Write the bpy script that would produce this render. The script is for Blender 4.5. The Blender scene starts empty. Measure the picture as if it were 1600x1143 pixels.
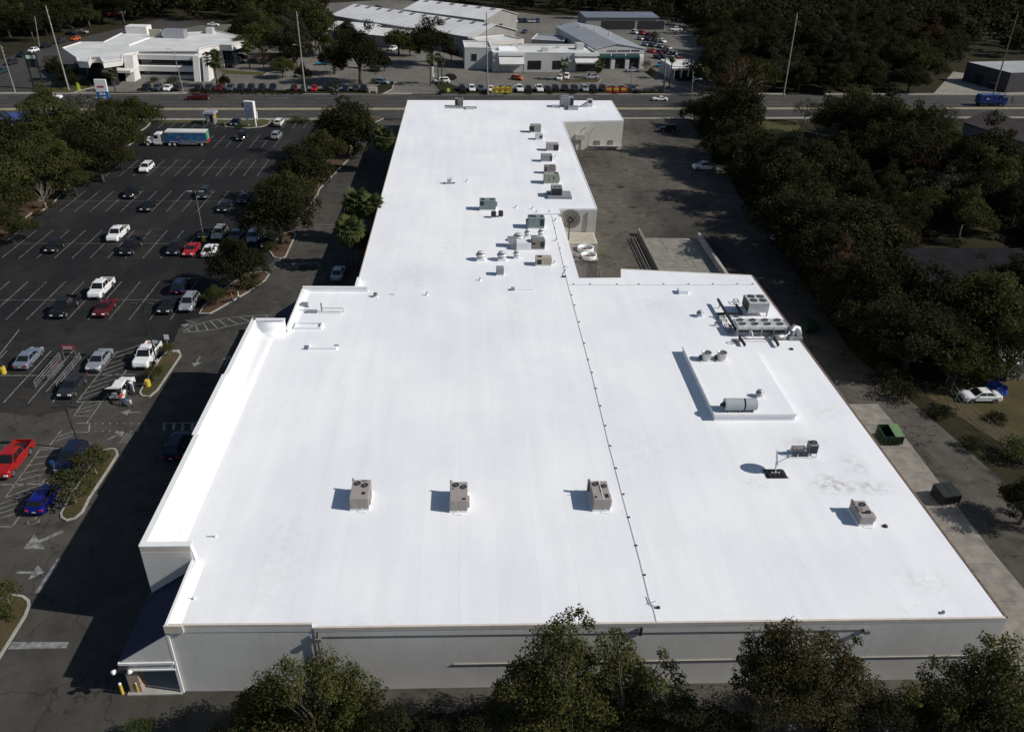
import bpy, bmesh, math, random
import numpy as np
from mathutils import Vector, Matrix

SC = bpy.context.scene
COL = SC.collection
rad = math.radians

# ---------------------------------------------------------------- camera, sky, sun, exposure
ROT = ((9.98454773e-01, -4.78222538e-02, 2.83036946e-02),
       (-7.01552596e-06, -5.09439068e-01, -8.60506732e-01),
       (5.55703791e-02, 8.59176855e-01, -5.08652205e-01))
FOC, CAMH, CU, CV = 1255.0, 52.45, 800.0, 571.5
cd = bpy.data.cameras.new('camera')
cam = bpy.data.objects.new('camera', cd)
COL.objects.link(cam)
m3 = Matrix((ROT[0], tuple(-x for x in ROT[1]), tuple(-x for x in ROT[2]))).transposed()
cam.matrix_world = Matrix.Translation((0, 0, CAMH)) @ m3.to_4x4()
cd.sensor_fit = 'HORIZONTAL'
cd.sensor_width = 36.0
cd.lens = FOC / 1600.0 * 36.0
cd.clip_start, cd.clip_end = 0.5, 6000
SC.camera = cam

SUN = Vector((1.31, -0.24, 1.0)).normalized()
wd = bpy.data.worlds.new('World')
SC.world = wd
wd.use_nodes = True
wn = wd.node_tree.nodes
sky = wn.new('ShaderNodeTexSky')
sky.sky_type = 'NISHITA'
sky.sun_disc = False
sky.sun_elevation = math.asin(SUN.z)
sky.sun_rotation = math.atan2(SUN.x, SUN.y)
sky.air_density, sky.dust_density, sky.ozone_density = 1.0, 0.6, 1.0
bg = wn['Background']
bg.inputs['Strength'].default_value = 0.06
wd.node_tree.links.new(sky.outputs[0], bg.inputs[0])
sl = bpy.data.lights.new('sun', 'SUN')
sl.energy, sl.angle, sl.color = 4.0, rad(0.5), (1.0, 0.955, 0.89)
so = bpy.data.objects.new('sun', sl)
COL.objects.link(so)
so.rotation_euler = (-SUN).to_track_quat('-Z', 'Y').to_euler()
SC.view_settings.view_transform = 'Standard'
SC.view_settings.look = 'None'
SC.view_settings.exposure = 0.04
SC.view_settings.gamma = 1.0
SC.view_settings.use_curve_mapping = False
SC.cycles.max_bounces = 5
SC.cycles.diffuse_bounces = 3
SC.cycles.use_adaptive_sampling = True

# ---------------------------------------------------------------- helpers
def P(u, v, z=0.0):
    a, b = (u - CU) / FOC, (v - CV) / FOC
    w = [ROT[0][i] * a + ROT[1][i] * b + ROT[2][i] for i in range(3)]
    t = (z - CAMH) / w[2]
    return Vector((w[0] * t, w[1] * t, z))

def PY(u, v, y):
    a, b = (u - CU) / FOC, (v - CV) / FOC
    w = [ROT[0][i] * a + ROT[1][i] * b + ROT[2][i] for i in range(3)]
    t = y / w[1]
    return Vector((w[0] * t, y, CAMH + w[2] * t))

def mpp(p):
    """metres that one photograph pixel covers at a point"""
    d = ROT[2][0] * p[0] + ROT[2][1] * p[1] + ROT[2][2] * (p[2] - CAMH)
    return d / FOC

KIDS = {}
def link(o, parent=None):
    COL.objects.link(o)
    if parent is not None:
        o.parent = parent
        KIDS.setdefault(parent.name, []).append(o)
    return o

def tag(o, label=None, cat=None, group=None, kind=None):
    if label: o['label'] = label
    if cat: o['category'] = cat
    if group: o['group'] = group
    if kind: o['kind'] = kind
    return o

def thing(name, label, cat, loc=(0, 0, 0), rz=0.0, group=None, scale=None):
    o = bpy.data.objects.new(name, None)
    o.empty_display_size = 0.3
    link(o)
    o.location = loc
    o.rotation_euler = (0, 0, rz)
    if scale is not None: o.scale = scale if hasattr(scale, '__len__') else (scale,) * 3
    return tag(o, label, cat, group)

def copy_tree(o, parent=None):
    c = o.copy()
    link(c, parent)
    for k in KIDS.get(o.name, ()):
        copy_tree(k, c)
    return c

class MB:
    def __init__(s):
        s.v, s.f, s.m = [], [], []
    def add(s, vs, fs, mi=0):
        n = len(s.v)
        s.v += [tuple(p) for p in vs]
        for f in fs:
            s.f.append(tuple(n + i for i in f)); s.m.append(mi)
        return s
    def box(s, x0, x1, y0, y1, z0, z1, mi=0):
        return s.add([(x0,y0,z0),(x1,y0,z0),(x1,y1,z0),(x0,y1,z0),(x0,y0,z1),(x1,y0,z1),(x1,y1,z1),(x0,y1,z1)],
              [(0,3,2,1),(4,5,6,7),(0,1,5,4),(1,2,6,5),(2,3,7,6),(3,0,4,7)], mi)
    def cbox(s, x0, x1, y0, y1, z0, z1, c=0.03, mi=0):
        """box with chamfered top and vertical edges"""
        r = lambda d: [(x0+d+c,y0+d),(x1-d-c,y0+d),(x1-d,y0+d+c),(x1-d,y1-d-c),(x1-d-c,y1-d),(x0+d+c,y1-d),(x0+d,y1-d-c),(x0+d,y0+d+c)]
        return s.loft([[(x,y,z0) for x,y in r(0)], [(x,y,z1-c) for x,y in r(0)], [(x,y,z1) for x,y in r(c)]], mi=mi)
    def loft(s, rings, cap=True, closed=True, mi=0):
        n = len(rings[0]); vs = [p for r in rings for p in r]; fs = []
        for k in range(len(rings)-1):
            for i in range(n if closed else n-1):
                j = (i+1) % n
                fs.append((k*n+i, k*n+j, (k+1)*n+j, (k+1)*n+i))
        if cap:
            fs.append(tuple(range(n-1,-1,-1))); b = (len(rings)-1)*n
            fs.append(tuple(range(b, b+n)))
        return s.add(vs, fs, mi)
    def prism(s, poly, z0, z1, mi=0):
        return s.loft([[(p[0],p[1],z0) for p in poly], [(p[0],p[1],z1) for p in poly]], mi=mi)
    def beam(s, a, b, w, h, mi=0):
        """rectangular bar from a to b, w across, h tall"""
        a, b = Vector(a), Vector(b); d = (b-a).normalized()
        up = Vector((0,0,1)) if abs(d.z) < .95 else Vector((0,1,0))
        r = d.cross(up).normalized()*w/2; u = r.cross(d).normalized()*h/2
        return s.loft([[q-r-u, q+r-u, q+r+u, q-r+u] for q in (a,b)], mi=mi)
    def tube(s, pts, r, n=8, cap=True, mi=0):
        pts = [Vector(p) for p in pts]; rs = r if hasattr(r,'__len__') else [r]*len(pts)
        rings = []
        for i, p in enumerate(pts):
            d = (pts[min(i+1,len(pts)-1)]-pts[max(i-1,0)]).normalized()
            up = Vector((0,0,1)) if abs(d.z) < .9 else Vector((1,0,0))
            x = d.cross(up).normalized(); y = d.cross(x).normalized()
            rings.append([p+(x*math.cos(t)+y*math.sin(t))*rs[i] for t in [2*math.pi*k/n for k in range(n)]])
        return s.loft(rings, cap, mi=mi)
    def lathe(s, prof, n=16, c=(0,0,0), axis='z', mi=0, cap=True):
        rings = []
        for r, h in prof:
            ring = []
            for k in range(n):
                t = 2*math.pi*k/n; a, b = r*math.cos(t), r*math.sin(t)
                p = (a,b,h) if axis=='z' else ((h,a,b) if axis=='x' else (b,h,a))
                ring.append((p[0]+c[0],p[1]+c[1],p[2]+c[2]))
            rings.append(ring)
        return s.loft(rings, cap, mi=mi)
    def mesh(s, name, mats, smooth=False):
        me = bpy.data.meshes.new(name)
        me.from_pydata(s.v, [], s.f)
        for m in (mats if isinstance(mats,(list,tuple)) else [mats]): me.materials.append(m)
        if any(s.m): me.polygons.foreach_set('material_index', s.m)
        if smooth: me.polygons.foreach_set('use_smooth', [True]*len(s.f))
        me.update()
        return me
    def build(s, name, mats, parent=None, smooth=False, loc=None, rz=0):
        o = bpy.data.objects.new(name, s.mesh(name, mats, smooth))
        link(o, parent)
        if loc is not None: o.location = loc
        if rz: o.rotation_euler = (0,0,rz)
        return o

def use(me, name, parent=None, loc=(0,0,0), rz=0.0, rot=None):
    """another object on a shared mesh"""
    o = bpy.data.objects.new(name, me)
    link(o, parent); o.location = loc
    o.rotation_euler = rot if rot else (0,0,rz)
    return o

def struct(name, mb, mats, parent=None, smooth=False):
    o = mb.build(name, mats, parent, smooth)
    if parent is None: o['kind'] = 'structure'
    return o

def flat(poly, z):
    mb = MB(); mb.add([(p[0],p[1],z) for p in poly], [tuple(range(len(poly)))]); return mb

def ccw(poly):
    a = sum(poly[i][0]*poly[(i+1)%len(poly)][1]-poly[(i+1)%len(poly)][0]*poly[i][1] for i in range(len(poly)))
    return poly if a > 0 else poly[::-1]

def px(pts, z=0.0):
    return [tuple(P(u,v,z)[:2]) for u,v in pts]

def inside(p, poly):
    c = False; j = len(poly)-1
    for i in range(len(poly)):
        if (poly[i][1] > p[1]) != (poly[j][1] > p[1]) and p[0] < (poly[j][0]-poly[i][0])*(p[1]-poly[i][1])/(poly[j][1]-poly[i][1])+poly[i][0]: c = not c
        j = i
    return c

# ---------------------------------------------------------------- materials
def nt(name):
    m = bpy.data.materials.new(name); m.use_nodes = True
    t = m.node_tree; return m, t, t.nodes, t.links, t.nodes['Principled BSDF']

def noise(N, L, vec, scale, detail=4.0, rough=.55):
    n = N.new('ShaderNodeTexNoise'); n.inputs['Scale'].default_value = scale
    n.inputs['Detail'].default_value = detail; n.inputs['Roughness'].default_value = rough
    L.new(vec, n.inputs['Vector']); return n.outputs['Fac']

def ramp(N, L, fac, a, b, lo=.0, hi=1.):
    r = N.new('ShaderNodeMapRange'); r.clamp = True
    for k, x in zip(('From Min','From Max','To Min','To Max'), (a,b,lo,hi)): r.inputs[k].default_value = x
    L.new(fac, r.inputs['Value']); return r.outputs[0]

def mix(N, L, fac, a, b, mode='MIX'):
    m = N.new('ShaderNodeMix'); m.data_type = 'RGBA'; m.blend_type = mode
    for s, x in ((0,fac),(6,a),(7,b)):
        if isinstance(x,(int,float)): m.inputs[s].default_value = x
        elif isinstance(x,(tuple,list)): m.inputs[s].default_value = (*x[:3],1)
        else: L.new(x, m.inputs[s])
    return m.outputs[2]

def mat(name, col, rough=.7, metal=0.0, var=.12, scale=1.5, bump=0.0, bscale=20., coat=0.0, col2=None, spec=.4):
    m, t, N, L, B = nt(name)
    pos = N.new('ShaderNodeNewGeometry').outputs['Position']
    c2 = col2 or tuple(min(1,c*(1+var)) for c in col); c1 = col if col2 else tuple(c*(1-var) for c in col)
    f = ramp(N, L, noise(N, L, pos, scale), .3, .7)
    L.new(mix(N, L, f, c1, c2), B.inputs['Base Color'])
    B.inputs['Roughness'].default_value = rough; B.inputs['Metallic'].default_value = metal
    B.inputs['Specular IOR Level'].default_value = spec
    if coat: B.inputs['Coat Weight'].default_value = coat; B.inputs['Coat Roughness'].default_value = .05
    if bump:
        b = N.new('ShaderNodeBump'); b.inputs['Strength'].default_value = bump; b.inputs['Distance'].default_value = .03
        L.new(noise(N, L, pos, bscale), b.inputs['Height']); L.new(b.outputs[0], B.inputs['Normal'])
    return m

def asphalt(name, dark, light, bscale=.06, lo=.42, hi=.66, crack=.5, stain=.5, extra=None):
    """aged asphalt: wear patches, fine aggregate, oil stains, hairline cracks"""
    m, t, N, L, B = nt(name)
    pos = N.new('ShaderNodeNewGeometry').outputs['Position']
    mp = N.new('ShaderNodeMapping'); mp.inputs['Scale'].default_value = (1,.45,1); L.new(pos, mp.inputs[0])
    wear = ramp(N, L, noise(N, L, mp.outputs[0], bscale, 6, .62), lo, hi)
    c = mix(N, L, wear, dark, light)
    mid = ramp(N, L, noise(N, L, pos, .55, 5, .6), .3, .75, .72, 1.18)
    c = mix(N, L, 1.0, c, mid, 'MULTIPLY')
    gr = ramp(N, L, noise(N, L, pos, 14., 2), .3, .7, .82, 1.16)
    c = mix(N, L, 1.0, c, gr, 'MULTIPLY')
    st = ramp(N, L, noise(N, L, pos, .33, 2, .5), .60, .74, 0, stain)
    c = mix(N, L, st, c, tuple(x*.45 for x in dark))
    v = N.new('ShaderNodeTexVoronoi'); v.feature = 'DISTANCE_TO_EDGE'; v.inputs['Scale'].default_value = .16
    wv = N.new('ShaderNodeVectorMath'); wv.operation = 'ADD'
    nn = N.new('ShaderNodeTexNoise'); nn.inputs['Scale'].default_value = .7; L.new(pos, nn.inputs['Vector'])
    sc = N.new('ShaderNodeVectorMath'); sc.operation = 'SCALE'; sc.inputs['Scale'].default_value = 2.2
    L.new(nn.outputs['Color'], sc.inputs[0]); L.new(pos, wv.inputs[0]); L.new(sc.outputs[0], wv.inputs[1]); L.new(wv.outputs[0], v.inputs['Vector'])
    ck = ramp(N, L, v.outputs['Distance'], .002, .012, crack, 0)
    c = mix(N, L, ck, c, tuple(x*.3 for x in dark))
    L.new(c, B.inputs['Base Color']); B.inputs['Roughness'].default_value = .9; B.inputs['Specular IOR Level'].default_value = .25
    b = N.new('ShaderNodeBump'); b.inputs['Strength'].default_value = .25; b.inputs['Distance'].default_value = .02
    L.new(noise(N, L, pos, 30., 2), b.inputs['Height']); L.new(b.outputs[0], B.inputs['Normal'])
    return m

def ground_mix(name, cols, scales=(.25, 3.0), rough=.95):
    m, t, N, L, B = nt(name)
    pos = N.new('ShaderNodeNewGeometry').outputs['Position']
    c = mix(N, L, ramp(N, L, noise(N, L, pos, scales[0], 6), .38, .62), cols[0], cols[1])
    c = mix(N, L, ramp(N, L, noise(N, L, pos, scales[1], 5), .45, .75), c, cols[2])
    c = mix(N, L, 1.0, c, ramp(N, L, noise(N, L, pos, 16., 2), .3, .7, .7, 1.25), 'MULTIPLY')
    L.new(c, B.inputs['Base Color']); B.inputs['Roughness'].default_value = rough; B.inputs['Specular IOR Level'].default_value = .1
    b = N.new('ShaderNodeBump'); b.inputs['Strength'].default_value = .5; b.inputs['Distance'].default_value = .06
    L.new(noise(N, L, pos, 9., 4), b.inputs['Height']); L.new(b.outputs[0], B.inputs['Normal'])
    return m

def leafmat(name, a, b, dry=None, dryamt=.06):
    m, t, N, L, B = nt(name)
    g = N.new('ShaderNodeNewGeometry')
    oi = N.new('ShaderNodeObjectInfo')
    c = mix(N, L, g.outputs['Random Per Island'], a, b)
    c = mix(N, L, 1.0, c, ramp(N, L, noise(N, L, g.outputs['Position'], .35, 3), .3, .7, .62, 1.35), 'MULTIPLY')
    c = mix(N, L, 1.0, c, ramp(N, L, oi.outputs['Random'], 0, 1, .75, 1.25), 'MULTIPLY')
    if dry:
        dm = N.new('ShaderNodeMath'); dm.operation = 'ADD'
        L.new(noise(N, L, g.outputs['Position'], .6, 2), dm.inputs[0]); L.new(g.outputs['Random Per Island'], dm.inputs[1])
        c = mix(N, L, ramp(N, L, dm.outputs[0], 1.35-dryamt, 1.5-dryamt), c, dry)
    L.new(c, B.inputs['Base Color']); B.inputs['Roughness'].default_value = .8; B.inputs['Specular IOR Level'].default_value = .06
    tr = N.new('ShaderNodeBsdfTranslucent'); L.new(c, tr.inputs['Color'])
    ms = N.new('ShaderNodeMixShader'); ms.inputs[0].default_value = .3
    L.new(B.outputs[0], ms.inputs[1]); L.new(tr.outputs[0], ms.inputs[2])
    L.new(ms.outputs[0], t.nodes['Material Output'].inputs['Surface'])
    return m

def roofmat():
    """white coated membrane: sheet seams, faint grey ponding, dirt where the photograph has it"""
    m, t, N, L, B = nt('white_roof_membrane')
    pos = N.new('ShaderNodeNewGeometry').outputs['Position']
    base = mix(N, L, ramp(N, L, noise(N, L, pos, .09, 4), .35, .65), (.80,.818,.85), (.885,.89,.895))
    br = N.new('ShaderNodeTexBrick'); br.offset = .37
    br.inputs['Scale'].default_value = 1.0; br.inputs['Brick Width'].default_value = 29.; br.inputs['Row Height'].default_value = 3.05
    br.inputs['Mortar Size'].default_value = .09; br.inputs['Mortar Smooth'].default_value = 1.
    for k, x in (('Color1',(1,1,1,1)),('Color2',(.978,.98,.985,1)),('Mortar',(.955,.957,.96,1))): br.inputs[k].default_value = x
    mp = N.new('ShaderNodeMapping'); mp.inputs['Rotation'].default_value = (0,0,rad(90)); mp.inputs['Location'].default_value=(1.3,.6,0)
    L.new(pos, mp.inputs[0]); L.new(mp.outputs[0], br.inputs['Vector'])
    c = mix(N, L, 1.0, base, br.outputs['Color'], 'MULTIPLY')
    mp2 = N.new('ShaderNodeMapping'); mp2.inputs['Scale'].default_value = (.7,.07,1); L.new(pos, mp2.inputs[0])
    c = mix(N, L, 1.0, c, ramp(N, L, noise(N, L, mp2.outputs[0], 1.0, 4), .35, .75, 1.02, .95), 'MULTIPLY')
    sp = ramp(N, L, noise(N, L, pos, 1.7, 3, .6), .66, .80, 0, .4)
    c = mix(N, L, sp, c, (.60,.59,.56))
    fl = ramp(N, L, noise(N, L, pos, 5.5, 2, .5), .725, .76, 0, .8)
    c = mix(N, L, fl, c, (.42,.40,.36))
    tot = None
    for (u,v,rx,ry,k) in ((1300,757,2.0,1.6,1.0),(1362,760,2.2,1.2,.8),(1250,690,2.6,1.6,.35),(1440,905,2.4,1.8,.3),(640,430,5,4,.2),(1000,700,4,3,.12),(560,980,5,1.2,.2),(1335,728,1.6,2.2,.45),(1290,640,2.6,2.0,.22),(1020,478,3.0,2.4,.28),(1150,436,3.5,1.6,.3),(905,186,4,3,.4),
                       (860,225,4,9,.3),(893,300,3,6,.3),(700,385,3,8,.16),(800,480,2.5,9,.14),(440,860,2.2,8,.16),(1185,755,1.6,1.2,.3),(1330,600,2.2,1.6,.22),(605,385,3,4,.14)):
        q = P(u,v,6.75)
        vs = N.new('ShaderNodeVectorMath'); vs.operation = 'SUBTRACT'; vs.inputs[1].default_value = q; L.new(pos, vs.inputs[0])
        vm = N.new('ShaderNodeVectorMath'); vm.operation = 'MULTIPLY'; vm.inputs[1].default_value = (1/rx,1/ry,0); L.new(vs.outputs[0], vm.inputs[0])
        ln = N.new('ShaderNodeVectorMath'); ln.operation = 'LENGTH'; L.new(vm.outputs[0], ln.inputs[0])
        f = ramp(N, L, ln.outputs['Value'], .25, 1.15, k, 0)
        if tot is None: tot = f
        else:
            ad = N.new('ShaderNodeMath'); ad.operation = 'ADD'; L.new(tot, ad.inputs[0]); L.new(f, ad.inputs[1]); tot = ad.outputs[0]
    mu = N.new('ShaderNodeMath'); mu.operation = 'MULTIPLY'; L.new(tot, mu.inputs[0])
    L.new(ramp(N, L, noise(N, L, pos, 1.3, 6, .7), .42, .62, 0, 1.0), mu.inputs[1])
    c = mix(N, L, mu.outputs[0], c, (.42,.40,.36))
    L.new(c, B.inputs['Base Color']); B.inputs['Roughness'].default_value = .75; B.inputs['Specular IOR Level'].default_value = .2
    b = N.new('ShaderNodeBump'); b.inputs['Strength'].default_value = .35; b.inputs['Distance'].default_value = .05
    ad = N.new('ShaderNodeMath'); ad.operation = 'ADD'
    L.new(noise(N, L, pos, .8, 4), ad.inputs[0]); L.new(ramp(N, L, br.outputs['Fac'], 0, 1, 0, .12), ad.inputs[1])
    L.new(ad.outputs[0], b.inputs['Height']); L.new(b.outputs[0], B.inputs['Normal'])
    return m

def wallmat(name, col, streak=.25):
    """painted masonry with grime running down and block courses"""
    m, t, N, L, B = nt(name)
    pos = N.new('ShaderNodeNewGeometry').outputs['Position']
    c = mix(N, L, ramp(N, L, noise(N, L, pos, .22, 5), .35, .65), tuple(x*.88 for x in col), col)
    mp = N.new('ShaderNodeMapping'); mp.inputs['Scale'].default_value = (1.6,1.6,.12); L.new(pos, mp.inputs[0])
    c = mix(N, L, ramp(N, L, noise(N, L, mp.outputs[0], 1.0, 5, .6), .5, .8, 0, streak), c, tuple(x*.55 for x in col))
    c = mix(N, L, 1.0, c, ramp(N, L, noise(N, L, pos, 7., 3), .3, .7, .93, 1.05), 'MULTIPLY')
    L.new(c, B.inputs['Base Color']); B.inputs['Roughness'].default_value = .85; B.inputs['Specular IOR Level'].default_value = .2
    b = N.new('ShaderNodeBump'); b.inputs['Strength'].default_value = .3; b.inputs['Distance'].default_value = .02
    L.new(noise(N, L, pos, 12., 3), b.inputs['Height']); L.new(b.outputs[0], B.inputs['Normal'])
    return m

def brickmat():
    m, t, N, L, B = nt('pillar_brick')
    pos = N.new('ShaderNodeNewGeometry').outputs['Position']
    br = N.new('ShaderNodeTexBrick'); br.inputs['Scale'].default_value = 4.
    for k, x in (('Color1',(.30,.17,.12,1)),('Color2',(.42,.30,.24,1)),('Mortar',(.45,.43,.4,1))): br.inputs[k].default_value = x
    mp = N.new('ShaderNodeMapping'); mp.inputs['Rotation'].default_value = (rad(90),0,0); L.new(pos, mp.inputs[0]); L.new(mp.outputs[0], br.inputs['Vector'])
    L.new(br.outputs['Color'], B.inputs['Base Color']); B.inputs['Roughness'].default_value = .9
    return m

def printmat(name, cols, scale):
    """a printed vehicle wrap: broad colour fields broken into scenery-like blotches"""
    m, t, N, L, B = nt(name)
    pos = N.new('ShaderNodeTexCoord').outputs['Object']
    c = mix(N, L, ramp(N, L, noise(N, L, pos, scale*.4, 2), .42, .6), cols[0], cols[1])
    c = mix(N, L, ramp(N, L, noise(N, L, pos, scale, 5, .6), .52, .62), c, cols[2])
    c = mix(N, L, ramp(N, L, noise(N, L, pos, scale*1.7, 3), .64, .68), c, cols[3])
    L.new(c, B.inputs['Base Color']); B.inputs['Roughness'].default_value = .35
    return m

M = {}
M['roof'] = roofmat()
M['wall'] = wallmat('pale_stucco_wall', (.72,.70,.665))
M['wall_tan'] = wallmat('tan_stucco_wall', (.60,.58,.53))
M['coping'] = mat('beige_coping_metal', (.62,.56,.49), .5, var=.08)
M['coping_white'] = mat('white_coping', (.8,.8,.79), .5, var=.04)
M['rust'] = mat('rusty_edge_metal', (.20,.12,.08), .8, var=.4, scale=3)
M['brick'] = brickmat()
M['navy'] = mat('navy_metal_roofing', (.006,.012,.055), .55, var=.2, spec=.25)
M['taupe'] = mat('taupe_unit_paint', (.33,.295,.28), .55, var=.08)
M['teal'] = mat('grey_green_unit_paint', (.20,.245,.25), .55, var=.12)
M['unitgrey'] = mat('grey_unit_paint', (.24,.25,.27), .55, var=.12)
M['drumgrey'] = mat('blue_grey_drum_paint', (.36,.39,.41), .45, var=.06)
M['moss'] = mat('weathered_green_grey_paint', (.27,.29,.24), .7, var=.25, scale=4)
M['beige'] = mat('beige_unit_paint', (.40,.36,.28), .6, var=.1)
M['brownmetal'] = mat('brown_grey_metal', (.20,.18,.165), .6, var=.2)
M['galv'] = mat('galvanised_steel', (.42,.43,.45), .42, .6, var=.15, scale=3)
M['lightmetal'] = mat('pale_aluminium', (.6,.6,.59), .45, .3, var=.1)
M['dark'] = mat('dark_coil', (.022,.022,.024), .6, var=.3, scale=6)
M['black'] = mat('black_steel', (.025,.022,.022), .5, var=.3)
M['rubber'] = mat('tyre_rubber', (.018,.018,.018), .85, var=.2)
M['rim'] = mat('alloy_rim', (.5,.5,.52), .3, .8, var=.05)
M['glass'] = mat('dark_car_glass', (.012,.014,.016), .06, var=.1, spec=.6)
M['winglass'] = mat('window_glass', (.015,.018,.022), .08, var=.15, spec=.6)
M['lamp'] = mat('headlamp_lens', (.7,.72,.74), .15, var=.05)
M['tail'] = mat('tail_lamp_red', (.42,.02,.015), .2, var=.1)
M['plate'] = mat('plate_white', (.7,.7,.68), .4, var=.02)
M['trim'] = mat('black_trim', (.02,.02,.021), .5, var=.1)
M['concrete'] = mat('concrete', (.36,.35,.32), .9, var=.18, scale=.7, bump=.2)
M['slab'] = mat('dirty_concrete_slab', (.22,.205,.175), .9, var=.28, scale=.8, bump=.25)
M['slabpale'] = mat('pale_tan_roofing', (.42,.385,.31), .85, var=.12, scale=.8)
M['kerb'] = mat('kerb_concrete', (.33,.32,.29), .9, var=.2, scale=1.2)
M['paintw'] = mat('worn_white_paint', (.29,.29,.28), .75, col2=(.085,.085,.082), scale=2.0)
M['paintf'] = mat('faded_line_paint', (.24,.24,.232), .8, col2=(.06,.06,.06), scale=1.1)
M['painty'] = mat('yellow_road_paint', (.34,.30,.17), .8, col2=(.20,.18,.12), scale=.5)
M['yellow'] = mat('yellow_safety_paint', (.62,.44,.05), .55, var=.15, scale=5)
M['white'] = mat('white_paint', (.78,.78,.77), .45, var=.04)
M['dirtywhite'] = mat('dirty_white_roof', (.52,.52,.50), .75, col2=(.68,.68,.665), scale=.16)
M['shedroof'] = mat('dull_grey_shed_roof', (.36,.36,.36), .6, var=.15, scale=.15)
M['wroof'] = mat('pale_metal_roof', (.66,.66,.65), .55, var=.10, scale=.12)
M['groof'] = mat('grey_metal_roof', (.30,.31,.33), .55, var=.08, scale=.12)
M['broof'] = mat('blue_grey_metal_roof', (.16,.18,.225), .5, var=.1, scale=.2)
M['brownroof'] = mat('brown_shingle_roof', (.055,.04,.038), .9, var=.2, scale=.6)
M['darkroof'] = mat('charcoal_shingle_roof', (.014,.014,.017), .95, var=.3, scale=.6, spec=.08)
M['gwall'] = wallmat('grey_metal_wall', (.30,.29,.28))
M['shaded_shedwall'] = wallmat('shaded_shed_wall', (.07,.07,.075))  # base colour set dark to carry the shade on the shed walls
M['owall'] = wallmat('white_office_wall', (.72,.70,.67), .1)
M['dwall'] = wallmat('pale_dealer_wall', (.56,.555,.54), .12)
M['creamwall'] = wallmat('cream_wall', (.66,.61,.52), .12)
M['skylight'] = mat('grey_skylight', (.18,.18,.18), .4, var=.1)
M['wood'] = mat('weathered_pole_wood', (.17,.145,.12), .9, var=.25, scale=3)
M['polec'] = mat('concrete_pole', (.30,.28,.25), .85, var=.15)
M['polesteel'] = mat('dark_bronze_pole', (.035,.033,.03), .5, var=.2)
M['fencewood'] = mat('pale_green_slat', (.30,.31,.2), .8, var=.2)
M['bark'] = mat('bark', (.085,.07,.055), .95, var=.35, scale=5)
M['barkpale'] = mat('pale_bark', (.25,.22,.18), .95, var=.3, scale=5)
M['oak'] = leafmat('oak_leaf', (0.0413,0.0494,0.0155), (0.0661,0.0741,0.0232), (0.0965,0.0806,0.0309))
M['oakdark'] = leafmat('dark_oak_leaf', (.021,.023,.010), (.038,.039,.017))
M['oaknear'] = leafmat('near_oak_leaf', (0.0445,0.0532,0.0167), (0.0890,0.0980,0.0309), (0.1484,0.1050,0.0357), .02)
M['rustleaf'] = leafmat('rusty_autumn_leaf', (.05,.034,.02), (.075,.05,.03), (.11,.05,.028), .2)
M['rustnear'] = leafmat('near_russet_leaf', (.038,.042,.016), (.075,.068,.028), (.11,.065,.03), .06)
M['redleaf'] = leafmat('dark_red_leaf', (.045,.022,.018), (.06,.03,.024))
M['greyleaf'] = leafmat('grey_twiggy_leaf', (.042,.042,.028), (.062,.060,.040))
M['brightleaf'] = leafmat('bright_green_leaf', (.045,.068,.016), (.085,.11,.03))
M['palm'] = leafmat('palm_frond_leaf', (.040,.055,.020), (.080,.095,.034))
M['palmdead'] = leafmat('dead_frond_leaf', (.13,.095,.055), (.2,.15,.09))
M['grass'] = ground_mix('dry_grass', ((.050,.052,.020),(.085,.068,.034),(.10,.07,.04)))
M['lawn'] = ground_mix('lawn_grass', ((.060,.066,.022),(.075,.07,.03),(.085,.075,.035)))
M['mulch'] = ground_mix('pine_straw_mulch', ((.085,.05,.03),(.11,.075,.045),(.05,.035,.024)), (.8,5.))
M['soil'] = ground_mix('leaf_litter_soil', ((.022,.020,.012),(.035,.030,.018),(.028,.032,.012)))
M['lot'] = asphalt('sealed_asphalt', (.0125,.0125,.0133), (.050,.045,.038), .05, .46, .72)
M['lane'] = asphalt('worn_asphalt', (.044,.041,.036), (.078,.071,.061), .06, .40, .62, .6, .55)
M['back'] = asphalt('old_cracked_asphalt', (.042,.038,.032), (.125,.112,.093), .06, .34, .62, .8, .8)
M['road'] = asphalt('road_asphalt', (.050,.047,.043), (.066,.062,.056), .05, .4, .6, .3, .2)
M['light'] = asphalt('pale_lot_asphalt', (.135,.126,.110), (.19,.178,.156), .05, .4, .62, .3, .35)
M['sidewalk'] = mat('sidewalk_concrete', (.25,.235,.20), .9, var=.2, scale=.5)
PAINT = {'tarpblue': mat('tarp_blue', (.02,.06,.32), .6, var=.15, scale=3)}
for k, c, mt in (('white',(.76,.76,.75),0),('silver',(.42,.44,.47),.5),('bluesilver',(.27,.32,.40),.5),('black',(.010,.010,.012),0),('charcoal',(.035,.037,.042),.3),
               ('navy',(.012,.018,.05),.2),('blue',(.008,.012,.20),.1),('truckblue',(.010,.028,.15),.1),('red',(.32,.012,.012),0),('maroon',(.10,.010,.014),.2),('beige',(.42,.40,.35),.4),('slate',(.08,.095,.13),.4),
               ('teal',(.02,.06,.06),.2),('sky',(.05,.30,.45),.1),('orange',(.5,.10,.02),0)):
    PAINT[k] = mat(k+'_car_paint', c, .35, mt, var=.03, coat=.45 if max(c) > .1 else .15, spec=.3)
# ---------------------------------------------------------------- ground, roads, lots
def line2(a, b, t):
    return (a[0]+(b[0]-a[0])*t, a[1]+(b[1]-a[1])*t)
NA, NB = P(46,147.5), P(1575,149)          # north kerb of the main road
SA, SB = P(247,185.8), P(1176,183.8)       # south kerb
def northk(t): return line2(NA, NB, t)
def southk(t): return line2(SA, SB, t)

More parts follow.
